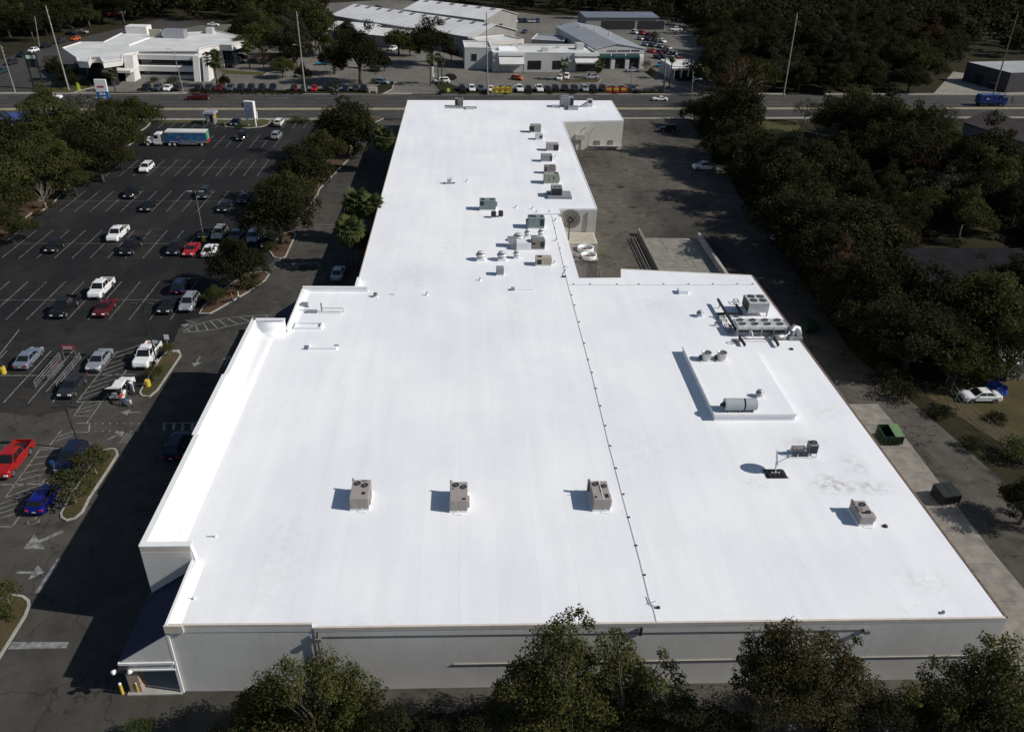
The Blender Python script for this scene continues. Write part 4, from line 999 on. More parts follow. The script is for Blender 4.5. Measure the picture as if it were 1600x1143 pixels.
def car_proto(kind, full, name):
    L,W,H,hood,belt,trunk,s1,s2,s3,s4 = SPEC[kind]; wr = WR[kind]
    r = thing(name, 'car', 'car')
    pr = profile(kind, L, hood, belt, trunk, s1, s4, wr, s4+.06 if kind == 'pickup' else None)
    top = max(z for _,z in pr); c = (L/2,.6)
    def ring(x, k):
        out = []
        for s,z in pr:
            f = max(0,(z-.55)/(top-.55)) if k else 0
            e = s-c[0]; q = max(0,(abs(e)/(L/2)-.80)/.20)*.26*k
            out.append((x, s-(q if e > 0 else -q)-L/2, z-(.07*k if z > .6 else -.02*k)))
        return out
    mb = MB(); mb.loft([ring(-W/2+.0,1),ring(-W/2+.09,.35),ring(-W/2+.22,0),ring(W/2-.22,0),ring(W/2-.09,.35),ring(W/2,1)][::-1])
    PT = PAINT['white']
    mb.build('body', PT, r)
    hw, tw = W/2-.10, W/2-.27
    B = [(-hw,s1),(hw,s1),(hw,s4),(-hw,s4)]; T = [(-tw,s2),(tw,s2),(tw,s3),(-tw,s3)]
    T2 = [(-tw+.16,s2+.12),(tw-.16,s2+.12),(tw-.16,s3-.12),(-tw+.16,s3-.12)]
    mb = MB(); mb.loft([[(x,y-L/2,belt-.04) for x,y in B],[(x,y-L/2,H-.05) for x,y in T],[(x,y-L/2,H) for x,y in T2]]); mb.build('roof', PT, r)
    # panes stand a few millimetres proud of the greenhouse
    def pane(nm, a, b, c_, d, inset_=(.07,.07,.10,.08), parent=r):
        a,b,c_,d = map(Vector,(a,b,c_,d)); l,rr,bo,to = inset_
        def q(s,t): return (a.lerp(b,s)).lerp(d.lerp(c_,s),t)
        pts = [q(l,bo),q(1-rr,bo),q(1-rr,1-to),q(l,1-to)]
        n = (pts[1]-pts[0]).cross(pts[3]-pts[0]).normalized()
        m_ = MB(); m_.loft([[p-n*.02 for p in pts],[p+n*.012 for p in pts]]); return m_.build(nm, M['glass'], parent)
    b3 = [Vector((x,y-L/2,belt-.04)) for x,y in B]; t3 = [Vector((x,y-L/2,H-.05)) for x,y in T]
    pane('windshield', b3[0],b3[1],t3[1],t3[0], (.05,.05,.10,.05))
    pane('rear_window', b3[2],b3[3],t3[3],t3[2], (.07,.07,.22 if kind in ('suv','van','jeep','hatch') else .12,.10))
    for s in (1,-1):
        i0,i1 = (1,2) if s>0 else (3,0)
        A,B_,C_,D = b3[i0],b3[i1],t3[i1],t3[i0]
        n = 1 if not full else (3 if kind in ('van','suv') else 2)
        for k in range(n):
            f0,f1 = k/n,(k+1)/n
            pane('side_window', A.lerp(B_,f0),A.lerp(B_,f1),D.lerp(C_,f1),D.lerp(C_,f0),(.10 if k==0 else .04,.10 if k==n-1 else .04,.14,.10))
    if kind == 'pickup':
        y0 = s4+.06-L/2; y1 = L/2; g = .34; bz = belt
        ra = L-1.2-L/2; rr = wr*1.2
        arc = [(ra+rr*math.cos(t), max(g,wr+rr*math.sin(t))) for t in [PI*k/7 for k in range(8)]]
        side = [(y0,g),(y0,bz),(y1-.06,bz),(y1-.06,.6),(y1-.1,g)]+arc
        for s in (-1,1):
            mb = MB(); mb.loft([[(s*(W/2-.02),y,z) for y,z in side],[(s*(W/2-.12),y,z) for y,z in side]][::s]); mb.build('bed_side', PT, r)
        mb = MB(); mb.box(-W/2+.12,W/2-.12,y0,y1-.08,.62,.68); mb.box(-W/2+.12,-W/2+.3,ra-.5,ra+.5,.68,.92); mb.box(W/2-.3,W/2-.12,ra-.5,ra+.5,.68,.92); mb.build('bed_liner', M['trim'], r)
        mb = MB(); mb.cbox(-W/2+.06,W/2-.06,y1-.09,y1-.01,.55,bz-.02,.02); mb.build('tailgate', PT, r)
        mb = MB(); mb.cbox(-W/2+.08,W/2-.08,y1-.06,y1+.08,.36,.54,.03); mb.build('rear_bumper', M['galv'], r)
    fa, ra = .92-L/2, (L-1.02 if kind != 'pickup' else L-1.2)-L/2
    key = (kind,'w')
    if key not in MESHC:
        w_ = MB(); w_.lathe([(wr*.62,-.10),(wr*.95,-.11),(wr,-.06),(wr,.06),(wr*.95,.11),(wr*.62,.10)], 16 if full else 12, axis='x')
        ri = MB(); ri.lathe([(wr*.63,-.085),(wr*.60,-.115),(wr*.2,-.10),(.02,-.10)][::-1], 12, axis='x'); ri.lathe([(wr*.63,.085),(wr*.60,.115),(wr*.2,.10),(.02,.10)], 12, axis='x')
        MESHC[key] = (w_.mesh('wheel', M['rubber']), ri.mesh('rim', M['rim']))
    for sx in (-1,1):
        for y in (fa,ra):
            w_ = use(MESHC[key][0], 'wheel', r, (sx*(W/2-.12),y,wr))
            if full: use(MESHC[key][1], 'rim', w_)
    if full:
        for s in (-1,1):
            mb = MB(); mb.cbox(s*(W/2-.33)-.2,s*(W/2-.33)+.2,-L/2-.005,-L/2+.22,.60,.76,.03); mb.build('headlight', M['lamp'], r)
            mb = MB(); mb.cbox(s*(W/2-.24)-.17,s*(W/2-.24)+.17,L/2-.16,L/2+.01,.68,.86,.03); mb.build('taillight', M['tail'], r)
            mb = MB(); mb.cbox(s*(W/2+.03)-.1,s*(W/2+.03)+.1,s1+.35-L/2,s1+.5-L/2,belt-.02,belt+.14,.03); mb.build('mirror', PT, r)
        mb = MB(); mb.box(-.45,.45,-L/2-.015,-L/2+.05,.42,.58); mb.build('grille', M['trim'], r)
        mb = MB(); mb.box(-.17,.17,L/2,L/2+.02,.56,.66); mb.build('licence_plate', M['plate'], r)
        if kind == 'suv' or kind == 'jeep':
            for s in (-1,1):
                mb = MB(); mb.beam((s*(tw-.08),s2+.4-L/2,H+.03),(s*(tw-.08),s3-.4-L/2,H+.03),.04,.05); mb.build('roof_rail', M['trim'], r)
    return r
MESHC = {}
PROTO = {}
PAINTED = ('body','roof','bed_side','tailgate','mirror')
def repaint(r, m):
    for k in KIDS.get(r.name, ()):
        if k.name.split('.')[0] in PAINTED:
            k.material_slots[0].link = 'OBJECT'; k.material_slots[0].material = m
FACE = {'S':0.0,'N':PI,'W':-PI/2,'E':PI/2}
CATN = {'sedan':'car','coupe':'car','hatch':'car','suv':'suv','jeep':'suv','van':'van','pickup':'pickup truck'}
def car(kind, u, v, color, face, label, group, full=True, z=.02, name=None):
    p = P(u, v, .75); key = (kind, full)
    nm = name or {'suv':'parked_suv','jeep':'parked_suv','pickup':'pickup_truck','van':'parked_van'}.get(kind,'parked_car')
    if key not in PROTO:
        r = PROTO[key] = car_proto(kind, full, nm)
    else:
        r = copy_tree(PROTO[key]); r.name = nm
    r.location = (p.x,p.y,z)
    r.rotation_euler = (0,0,FACE[face] if isinstance(face,str) else face)
    tag(r, label, CATN[kind], group)
    repaint(r, PAINT[color])
    return r
LOTG = 'vehicles in the shop car park'
for a in (
 ('pickup',19,716,'red','S','bright red pickup truck with empty black bed at the left edge'),
 ('sedan',44,557,'bluesilver','N','pale blue silver sedan with its tail lamps facing us, left of the red cart sign'),
 ('sedan',155,560,'silver','S','silver sedan nosed towards us beside the hatched bay and the cart corral'),
 ('pickup',230,553,'white','S','white crew cab pickup beside the small planted island'),
 ('sedan',113,600,'charcoal','S','dark grey sedan parked alone right beside the cart corral'),
 ('suv',112,712,'navy','S','dark navy car half hidden behind the island bushes, beside the blue bay sign'),
 ('hatch',68,776,'blue','N','vivid dark blue hatchback by the hatched bay, its tail to us'),
 ('suv',277,694,'navy','N','dark blue car in the deep shade against the shop front'),
 ('pickup',158,449,'white','S','white pickup with open bed beside the maroon sedan'),
 ('pickup',101,478,'black','S','black pickup parked left of the maroon sedan'),
 ('coupe',163,479,'maroon','S','maroon sedan in front of the white pickup'),
 ('sedan',263,474,'black','S','black sedan side by side with the silver off-roader'),
 ('suv',296,471,'silver','S','silver off-roader at the row end beside the round bush'),
 ('suv',283,445,'navy','N','dark navy car behind the silver off-roader, in tree shade'),
 ('hatch',85,383,'black','S','black hatchback alone at the left of the third row'),
 ('pickup',184,364,'white','S','white pickup with its tailgate down, nose to nose with a black pickup'),
 ('pickup',205,384,'black','S','black pickup parked in front of the white pickup'),
 ('suv',275,386,'black','S','black SUV left of the bright red coupe'),
 ('coupe',299,388,'red','S','bright red coupe between the black SUV and the white sedan'),
 ('sedan',328,389,'white','N','white sedan with its tail to us under the tree edge, right of the red coupe'),
 ('suv',343,363,'beige','S','beige wagon behind the white sedan'),
 ('sedan',369,366,'slate','S','blue grey sedan between the beige wagon and the pale one under the tree'),
 ('hatch',397,368,'bluesilver','S','pale blue car half under the oak, right of the blue grey sedan'),
 ('sedan',419,376,'black','S','black car in the shade under the oak at the row end'),
 ('coupe',322,362,'black','S','low black car behind the light pole with the yellow base'),
 ('suv',206,300,'black','S','black SUV with large dark windows alone in the middle of the lot'),
 ('sedan',232,320,'black','S','black sedan just below and right of the black SUV'),
 ('suv',320,301,'charcoal','S','dark grey SUV behind the tall light pole top'),
 ('sedan',351,321,'black','S','black sedan below right of the dark grey SUV'),
 ('hatch',382,309,'charcoal','S','dark hatchback in the oak shade, far right of the second row'),
 ('suv',229,261,'white','S','white SUV standing alone below the delivery truck'),
 ('jeep',378,213,'black','S','black boxy off-roader right of the delivery truck'),
 ('suv',432,211,'silver','N','silver grey SUV below the white one near the road'),
 ('suv',436,191,'white','N','white SUV parked by the roadside hedge'),
 ('sedan',368,190,'navy','S','dark navy car beside the tall white pylon sign'),
 ('sedan',528,425,'silver','N','silver sedan waiting in the shade along the shop wing')):
    car(*a, LOTG)
car('pickup',1102,260,'white','W','white pickup parked under the trees behind the wing','vehicles in the back yard')
car('jeep',1043,201,'black','W','black off-roader in tree shade near the road behind the wing','vehicles in the back yard')
c1 = car('sedan',1533,616,'white','W','dull white sedan with faded hood on the dry grass','vehicles in the back yard')
q = P(1556,609); r = thing('tarp', 'bright blue tarp heaped just behind the dull white sedan', 'tarp', (q.x,q.y,.02))
g_ = random.Random(6); mb = MB(); n = 9
hh = [[(0 if i in (0,n-1) or j in (0,n-1) else .55+.45*g_.random()) for j in range(n)] for i in range(n)]
mb.add([((i-4)*.24+g_.uniform(-.05,.05),(j-4)*.32+g_.uniform(-.05,.05),hh[i][j]) for i in range(n) for j in range(n)], [(i*n+j,(i+1)*n+j,(i+1)*n+j+1,i*n+j+1) for i in range(n-1) for j in range(n-1)])
mb.add([(-.98,-1.3,-.01),(.98,-1.3,-.01),(.98,1.3,-.01),(-.98,1.3,-.01)],[(0,3,2,1)]); mb.build('cloth', PAINT['tarpblue'], r)
# the white hatchback being loaded
r = car('hatch',190,603,'white','N','white hatchback with its tailgate and side door open','vehicles in the shop car park')
L = SPEC['hatch'][0]
mb = MB(); mb.loft([[(-.72,3.5-L/2,1.50),(.72,3.5-L/2,1.50),(.78,4.65-L/2,1.92),(-.78,4.65-L/2,1.92)],[(-.72,3.5-L/2,1.55),(.72,3.5-L/2,1.55),(.78,4.65-L/2,1.97),(-.78,4.65-L/2,1.97)]]); mb.build('tailgate', PAINT['white'], r)
mb = MB(); mb.box(-.68,.68,3.5-L/2,4.26-L/2,.86,1.36); mb.build('open_boot', M['dark'], r)
mb = MB(); mb.loft([[(-.9,2.2-L/2,.35),(-1.65,2.75-L/2,.35),(-1.65,2.75-L/2,1.35),(-.9,2.2-L/2,1.4)],[(-.9,2.27-L/2,.35),(-1.62,2.82-L/2,.35),(-1.62,2.82-L/2,1.35),(-.9,2.27-L/2,1.4)]]); mb.build('open_door', PAINT['white'], r)
mb = MB(); mb.box(-.92,-.88,2.25-L/2,3.2-L/2,.4,1.3); mb.build('door_opening', M['dark'], r)
mb = MB(); mb.cbox(-.3,.35,3.9-L/2,4.3-L/2,.9,1.2,.05); mb.build('boot_load', M['lightmetal'], r)
# traffic on the road
RG = 'traffic on the road'
rw = math.atan2((NB-NA).y, (NB-NA).x)
car('pickup',309,151.5,'maroon',-PI/2+rw,'dark red pickup driving along the road outside the white office',RG,False)
car('coupe',1031,153.5,'white',-PI/2+rw,'white convertible on the road past the dealership',RG,False)
car('sedan',149,156.5,'silver',-PI/2+rw,'silver sedan on the road behind the blue and white pylon sign',RG,False)
car('sedan',82,150,'white',PI/2+rw,'white sedan on the road at the left, above the trees',RG,False)
sd = math.atan2((P(140,56)-P(60,75)).y,(P(140,56)-P(60,75)).x)
for u,v,c,k,lab in ((52,78,'white','hatch','white car queueing on the side road beside the office'),(36,85,'black','suv','black car on the side road left of the white one'),(72,71,'black','sedan','black car ahead of the white one on the side road'),
                    (18,97,'charcoal','suv','dark grey SUV on the side road at the left edge'),(4,110,'teal','sedan','dark teal car cut by the left edge on the side road'),(95,64,'charcoal','suv','dark car on the side road behind the tall pole'),(118,60,'orange','hatch','rusty orange car by the side road near the office corner')):
    car(k,u,v,c,sd-PI/2,lab,'cars on the side road',False)
# dealer rows: noses to the road
ORD = ['first','second','third','fourth','fifth','sixth','seventh','eighth','ninth','tenth','eleventh','twelfth','thirteenth','fourteenth','fifteenth','sixteenth','seventeenth','eighteenth','nineteenth','twentieth','twenty-first','twenty-second']
WORD = {'white':'white','silver':'silver','black':'black','charcoal':'dark grey','navy':'navy','blue':'blue','red':'red','maroon':'maroon','slate':'blue grey','bluesilver':'pale blue','beige':'beige'}
KW = {'sedan':'sedan','suv':'SUV','hatch':'hatchback','pickup':'pickup','coupe':'coupe','van':'van'}
rowA = [(228,'black','suv'),(246,'slate','suv'),(262,'white','sedan'),(277,'black','sedan'),(310,'black','suv'),(326,'charcoal','suv'),(343,'maroon','suv'),(360,'slate','suv'),(376,'navy','suv'),(392,'black','suv'),(409,'black','suv'),(426,'navy','suv'),
        (459,'maroon','hatch'),(475,'charcoal','sedan'),(491,'red','hatch'),(509,'black','suv'),(525,'silver','sedan'),(540,'navy','hatch'),(556,'charcoal','suv'),(568,'black','pickup')]
for i,(u,c,k) in enumerate(rowA):
    car(k,u,136.5-(u-228)*.0+(u-228)*.004,c,rw,f'{WORD[c]} {KW[k]}, {ORD[i]} from left in the roadside row by the white office','roadside row of cars by the white office',False)
rowB = [(722,'black','suv'),(737,'white','suv'),(751,'slate','suv'),(767,'white','sedan'),(783,'charcoal','sedan'),(796,'navy','sedan'),(811,'white','pickup'),(826,'black','hatch'),(842,'white','pickup'),(855.5,'black','sedan'),(868,'black','suv'),(883,'black','suv'),(898,'charcoal','suv'),(913,'silver','suv'),
        (927,'black','suv'),(942,'navy','suv'),(957,'charcoal','sedan'),(972,'maroon','sedan'),(988,'slate','suv')]
for i,(u,c,k) in enumerate(rowB):
    car(k,u,138.0,c,rw,f'{WORD[c]} {KW[k]}, {ORD[i]} from left in the roadside row by the dealership','roadside row of cars by the dealership',False)
DG = 'cars standing about the dealer lots'
for k,u,v,c,f,lab in (('suv',597,127.5,'bluesilver',1.2,'pale silver SUV displayed on the planted bank beside the driveway'),('hatch',443,107,'white',-1.3,'white car alone behind the office row under the oaks'),('hatch',503,98,'sky',-1.4,'bright sky blue car under the oaks, left of the big oak'),
        ('suv',513,84,'white',-.4,'white car with orange roof load under the oaks'),('suv',614,76,'white',-.3,'white SUV between two oaks before the warehouse'),('suv',885,119.5,'white',-.2,'white SUV displayed by the white canopy entrance'),('sedan',875,120.5,'white',-.2,'white sedan left of the displayed white SUV'),
        ('suv',924,120,'silver',-1.2,'silver SUV parked right of the white canopy entrance'),('hatch',808,121,'orange',1.0,'rust orange car on the bank below the broken white awning'),('suv',702,121,'black',-1.3,'black SUV by the driveway palms'),('van',690,126,'white',-1.3,'white van end beside the driveway hedge'),
        ('sedan',988,109,'silver',-1.3,'silver car before the right arched service bay'),('sedan',1068,122,'black',-1.3,'black car before the small white-roofed showroom'),('sedan',1094,122.5,'white',-1.5,'white car at the right end of the small showroom'),('pickup',1056,46,'white',-1.4,'white pickup at the edge of the woods behind the car yard'),
        ('suv',1032,101,'sky',-.6,'blue car beside the service building corner'),('sedan',820,49,'slate',-.3,'grey car between the warehouse and the grey-roofed shop'),('sedan',333,38,'white',1.6,'white car behind the low white office'),('suv',374,94,'white',1.5,'white car under the office porch at its right end'),('hatch',377,88,'maroon',1.5,'dark red car under the office porch behind the white one'),
        ('suv',390,70,'charcoal',1.5,'dark grey car right of the office by the palms')):
    car(k,u,v,c,f,lab,DG,False)
rr = random.Random(5); n = 0
PAL = ['white','black','silver','charcoal','maroon','slate','navy','red','bluesilver','beige']
yard = [(992+i*11+j*9, 50+j*9.5+i*1.5) for j in range(5) for i in range(4)]
RW = ['back','second','third','fourth','front']
for n,(u,v) in enumerate(yard):
    c = PAL[(n*7+n//4) % len(PAL)]; k = rr.choice(['suv','sedan','suv','hatch'])
    car(k,u+rr.uniform(-1,1),v+rr.uniform(-.6,.6),c,.35,f'{WORD[c]} {KW[k]}, {ORD[n%4]} from left, {RW[n//4]} row of the packed yard by the service shop','cars packed in the yard behind the service shop',False)
for n,u in enumerate((805,812,819,826,833,840)):
    car('suv',u,32.5,PAL[(n*3)%10],.1,f'{WORD[PAL[(n*3)%10]]} car, {ORD[n]} from left in the short row behind the grey-roofed shop','short row behind the grey-roofed shop',False)
for n,(u,v) in enumerate(((150,26),(165,24),(180,22),(196,20),(106,42),(112,52),(128,49),(345,6),(362,4),(330,2),(590,11),(574,12))):
    c = PAL[(n*3+1)%10]; car('sedan',u,v,c,1.4,'parked car glimpsed between the far trees','cars glimpsed between the far trees',False)

# ---------------------------------------------------------------- the beverage truck
p0, p1 = P(246,230), P(322,230)
r = thing('delivery_truck', 'white tractor truck with a long blue picture-wrapped trailer', 'truck', ((p0.x+p1.x)/2, p1.y+1.3, .02), .02)
x0 = p0.x-(p0.x+p1.x)/2; x1 = -x0+.3; W2 = 1.25
def whl(x, s, rr_=.5, rim='white'):
    w_ = MB(); w_.lathe([(rr_*.6,-.14),(rr_,-.12),(rr_,.12),(rr_*.6,.14)], 16, axis='y'); w_ = w_.build('wheel', M['rubber'], r, loc=(x,s*(W2-.2),rr_))
    q = MB(); q.lathe([(rr_*.58,-.15),(rr_*.3,-.13),(.02,-.15)][::-1], 12, axis='y'); q.lathe([(rr_*.58,.15),(rr_*.3,.13),(.02,.15)], 12, axis='y'); q.build('rim', M[rim], w_)
tr = MB(); tr.box(x0+2.6,x1,-W2,W2,.95,1.15); tr.box(x0+4.8,x1-2.2,-W2+.02,W2-.02,.5,.96); trailer = tr.build('trailer', M['lightmetal'], r)
wrap = printmat('blue_picture_wrap', ((.02,.10,.26),(.03,.16,.34),(.16,.18,.20),(.32,.06,.06)), .9)
mb = MB(); mb.box(x0+1.9,x1,-W2,W2,1.15,3.35); mb.build('trailer_box', wrap, trailer)
for s in (-1,1):
    mb = MB(); mb.prism([(x0+4.6,s*(W2+.004)),(x1-2.1,s*(W2+.004)),(x1-2.1,s*(W2+.02)),(x0+4.6,s*(W2+.02))][::s], .55, 1.5); mb.build('side_skirt', printmat('grey_picture_wrap', ((.10,.13,.18),(.16,.19,.25),(.3,.3,.28),(.05,.06,.08)), 1.2), trailer)
    mb = MB(); mb.prism([(x0+1.9,s*(W2+.003)),(x1,s*(W2+.003)),(x1,s*(W2+.05)),(x0+1.9,s*(W2+.05))][::s], 3.1, 3.42); mb.build('top_rail', M['white'], trailer)
mb = MB(); mb.box(x0+1.9,x1+.02,-W2+.003,W2-.003,3.35,3.4); mb.build('trailer_roof', M['dirtywhite'], trailer)
mb = MB(); mb.box(x1,x1+.06,-W2+.1,W2-.1,1.55,3.2); mb.build('rear_door', printmat('green_picture_wrap', ((.03,.22,.10),(.05,.28,.14),(.4,.5,.35),(.6,.5,.4)), .7), trailer)
mb = MB(); mb.box(x1,x1+.08,-W2+.05,W2-.05,.8,1.5); mb.build('rear_bumper', M['tail'], trailer)
mb = MB(); mb.box(x0-2.9,x0+4.5,-.45,.45,.6,.85); mb.build('chassis', M['black'], r)
mb = MB(); cabp = [(-.95,.75),(-.95,1.75),(-.55,2.75),(.75,2.85),(.75,.75)]; mb.loft([[(x0+x,-1.12,z) for x,z in cabp],[(x0+x,1.12,z) for x,z in cabp]]); mb.build('cab', M['white'], r)
mb = MB(); hp = [(-3.0,.7),(-3.05,1.2),(-2.7,1.62),(-.96,1.8),(-.96,.7)]; mb.loft([[(x0+x,-.85,z) for x,z in hp],[(x0+x,.85,z) for x,z in hp]]); mb.build('hood', M['white'], r)
for s in (-1,1):
    mb = MB(); fp = [(-3.0,.75),(-2.8,1.3),(-2.3,1.42),(-1.7,1.3),(-1.5,.75),(-1.7,.7),(-1.9,1.1),(-2.3,1.2),(-2.65,1.1),(-2.85,.7)]; mb.loft([[(x0+x,s*.84,z) for x,z in fp],[(x0+x,s*1.2,z) for x,z in fp]][::-s]); mb.build('fender', M['white'], r)
    mb = MB(); mb.box(x0-.7,x0+.2,min(s*1.11,s*1.135),max(s*1.11,s*1.135),1.75,2.5); mb.build('side_window', M['glass'], r)
    mb = MB(); mb.cbox(x0-.9,x0+.9,min(s*.9,s*1.2),max(s*.9,s*1.2),.45,.8,.05); mb.build('fuel_tank', M['lightmetal'], r)
    mb = MB(); mb.box(x0+1.1,x0+2.2,min(s*.7,s*1.15),max(s*.7,s*1.15),.9,1.1); mb.build('mudguard', M['lightmetal'], r)
    for x in (x0-2.25,x0+2.6,x0+3.7,x1-1.2): whl(x, s)
mb = MB(); mb.loft([[(x0-.98,-.95,1.85),(x0-.98,.95,1.85),(x0-.64,.9,2.65),(x0-.64,-.9,2.65)],[(x0-.93,-.95,1.85),(x0-.93,.95,1.85),(x0-.59,.9,2.65),(x0-.59,-.9,2.65)]]); mb.build('windshield', M['glass'], r)
# blue refuse truck on the road
p = P(1548,160,1.0); r = thing('refuse_truck', 'blue refuse truck with lifting arms on the road at the right', 'truck', (p.x,p.y,.02), rw)
mb = MB(); bp = [(-4.6,1.0),(-4.6,2.9),(-4.2,3.4),(2.2,3.4),(2.8,2.9),(2.8,1.0)]; mb.loft([[(x,-1.25,z) for x,z in bp],[(x,1.25,z) for x,z in bp]]); mb.build('hopper', PAINT['truckblue'], r)
for x in (-3.2,-1.6,0,1.6):
    for s in (-1,1):
        mb = MB(); mb.box(x-.08,x+.08,min(s*1.25,s*1.32),max(s*1.25,s*1.32),1.1,3.2); mb.build('rib', PAINT['truckblue'], r)
mb = MB(); mb.cbox(2.95,4.6,-1.2,1.2,.7,2.6,.12); mb.build('cab', PAINT['truckblue'], r)
mb = MB(); mb.box(4.58,4.63,-1.0,1.0,1.6,2.4); mb.build('windshield', M['glass'], r)
mb = MB(); mb.box(-4.6,4.5,-.5,.5,.5,.95); mb.build('chassis', M['black'], r)
for s in (-1,1):
    mb = MB(); mb.tube([(1.5,s*1.4,2.2),(2.8,s*1.45,3.5),(5.2,s*1.45,3.3),(5.9,s*1.4,2.0),(5.9,s*1.4,1.0)], .13, 6); mb.build('lifting_arm', PAINT['navy'], r)
    mb = MB(); mb.box(-2.6,-1.6,min(s*1.26,s*1.28),max(s*1.26,s*1.28),2.1,2.4); mb.build('side_mark', M['lightmetal'], r)
    for x in (-3.6,-2.4,3.6):
        w_ = MB(); w_.lathe([(.3,-.15),(.5,-.13),(.5,.13),(.3,.15)], 14, axis='y'); w_ = w_.build('wheel', M['rubber'], r, loc=(x,s*1.02,.5))
        q = MB(); q.lathe([(.3,-.14),(.02,-.15)][::-1], 10, axis='y'); q.lathe([(.3,.14),(.02,.15)], 10, axis='y'); q.build('rim', M['rim'], w_)
# ---------------------------------------------------------------- other buildings
def bldg(name, label, A, B, dep, ze, wm, rm, roof='flat', ridge=0., eave=.3, wins=(), doors=(), para=0., sky=0, rid_at=.5, cat='building', seams=0):
    """A, B: world front corners (left, right); depth runs away from them. Walls, roof, openings are parts."""
    A, B = Vector((A[0],A[1],0)), Vector((B[0],B[1],0)); d = B-A; w = d.length; ang = math.atan2(d.y,d.x)
    r = thing(name, label, cat, A, ang)
    t = .25
    for bx in ((0,w,0,t),(0,w,dep-t,dep),(0,t,t,dep-t),(w-t,w,t,dep-t)):
        mb = MB(); mb.box(*bx,0,ze+ (para if roof=='flat' else 0)); mb.build('wall', M[wm], r)
    if roof == 'flat':
        mb = MB(); mb.box(t,w-t,t,dep-t,ze-.3,ze); rf = mb.build('roof', M[rm], r)
        if para:
            for bx in ((-.06,w+.06,-.06,t+.04),(-.06,w+.06,dep-t-.04,dep+.06),(-.06,t+.04,t+.04,dep-t-.04),(w-t-.04,w+.06,t+.04,dep-t-.04)):
                mb = MB(); mb.box(*bx,ze+para,ze+para+.1); mb.build('coping', M['coping_white'], r)
    elif roof == 'gablex':   # ridge runs along the front
        yr = dep*rid_at
        pr = [(-eave,ze-.1),(yr,ze+ridge),(dep+eave,ze-.1),(dep+eave,ze+.06),(yr,ze+ridge+.16),(-eave,ze+.06)]
        mb = MB(); mb.loft([[(-eave,y,z) for y,z in pr],[(w+eave,y,z) for y,z in pr]]); rf = mb.build('roof', M[rm], r)
        for x in (0,w-t):
            mb = MB(); g = [(0,ze),(dep,ze),(yr,ze+ridge-.02)]; mb.loft([[(x,y,z) for y,z in g],[(x+t,y,z) for y,z in g]]); mb.build('gable', M[wm], r)
        for k in range(sky):
            x = (k+.5)*w/sky; y0,y1 = yr*.80,yr*.97; z = lambda y: ze+.06+(y+eave)/(yr+eave)*(ridge+.1)+.02
            mb = MB(); mb.loft([[(x-w/sky*.16,y0,z(y0)),(x+w/sky*.16,y0,z(y0)),(x+w/sky*.16,y1,z(y1)),(x-w/sky*.16,y1,z(y1))],[(x-w/sky*.16,y0,z(y0)+.06),(x+w/sky*.16,y0,z(y0)+.06),(x+w/sky*.16,y1,z(y1)+.06),(x-w/sky*.16,y1,z(y1)+.06)]]); mb.build('skylight', M['skylight'], rf)
        for k in range(seams):
            x = (k+.5)*w/seams; mb = MB(); mb.beam((x,-eave,ze+.075),(x,yr,ze+ridge+.175),.08,.03); mb.build('roof_seam', M[rm], rf)
    else:                    # ridge runs away from the front
        xr = w*rid_at
        pr = [(-eave,ze-.1),(xr,ze+ridge),(w+eave,ze-.1),(w+eave,ze+.06),(xr,ze+ridge+.16),(-eave,ze+.06)]
        mb = MB(); mb.loft([[(x,-eave,z) for x,z in pr][::-1],[(x,dep+eave,z) for x,z in pr][::-1]]); rf = mb.build('roof', M[rm], r)
        for y in (0,dep-t):
            mb = MB(); g = [(0,ze),(w,ze),(xr,ze+ridge-.02)]; mb.loft([[(x,y,z) for x,z in g],[(x,y+t,z) for x,z in g]]); mb.build('gable', M[wm], r)
        for k in range(seams):
            y = (k+.5)*dep/seams
            for xa,xb,za,zb in ((-eave,xr,ze+.09,ze+ridge+.19),(xr,w+eave,ze+ridge+.19,ze+.09)):
                mb = MB(); mb.beam((xa,y,za-.015),(xb,y,zb-.015),.08,.03); mb.build('roof_seam', M[rm], rf)
    def opening(o, nm):
        f, a, b, z0, z1 = o[:5]; m = o[5] if len(o) > 5 else 'winglass'
        if f == 'F': fr, pn = (a,b,-.06,.02), (a+.1,b-.1,-.08,-.05)
        elif f == 'L': fr, pn = (-.06,.02,a,b), (-.08,-.05,a+.1,b-.1)
        else: fr, pn = (w-.02,w+.06,a,b), (w+.05,w+.08,a+.1,b-.1)
        mb = MB(); mb.box(*fr,z0,z1); q = mb.build(nm, M['trim' if nm=='window' else wm], r)
        mb = MB(); mb.box(*pn,z0+.1,z1-.1); mb.build('pane' if nm=='window' else 'leaf', M[m], q)
    for o in wins: opening(o, 'window')
    for o in doors: opening(o, 'door')
    return r, w, ang
def lw(r, v):  # local coords helper
    return r.matrix_basis.inverted() @ Vector(v)

# long white warehouses
A, B = P(519,24,6), P(738,58.5,6)
_, w, _ = bldg('warehouse', 'long white-roofed warehouse with a row of skylights along its ridge, nearer of two', A, B, 26, 6, 'gwall', 'wroof', 'gablex', 3.2, .6, sky=12, seams=24,
     doors=[('F',w0,w0+3.2,0,3.6,'dark') for w0 in (1,5,9,13)]+[('F',63,67,0,4.6,'dark'),('F',73.5,76,1.5,4,'dark'),('F',78,83,1.5,4,'dark')])
A, B = P(632,15,6.5), P(757,31,6.5)
bldg('warehouse', 'second white-roofed warehouse with grey panelled side, behind the longer one', A, B, 24, 6.5, 'gwall', 'wroof', 'gablex', 3.0, .5, sky=6, seams=16,
     doors=[('R',8,13,.2,4,'dark')])
A, B = P(512,47,4), P(575,52,4)
bldg('workshop', 'low pale metal workshop with twin roof slopes behind the oaks', A, B, 16, 4, 'gwall', 'wroof', 'gablex', 2.2, .4, seams=10)
A, B = P(575,54,4), P(642,60,4)
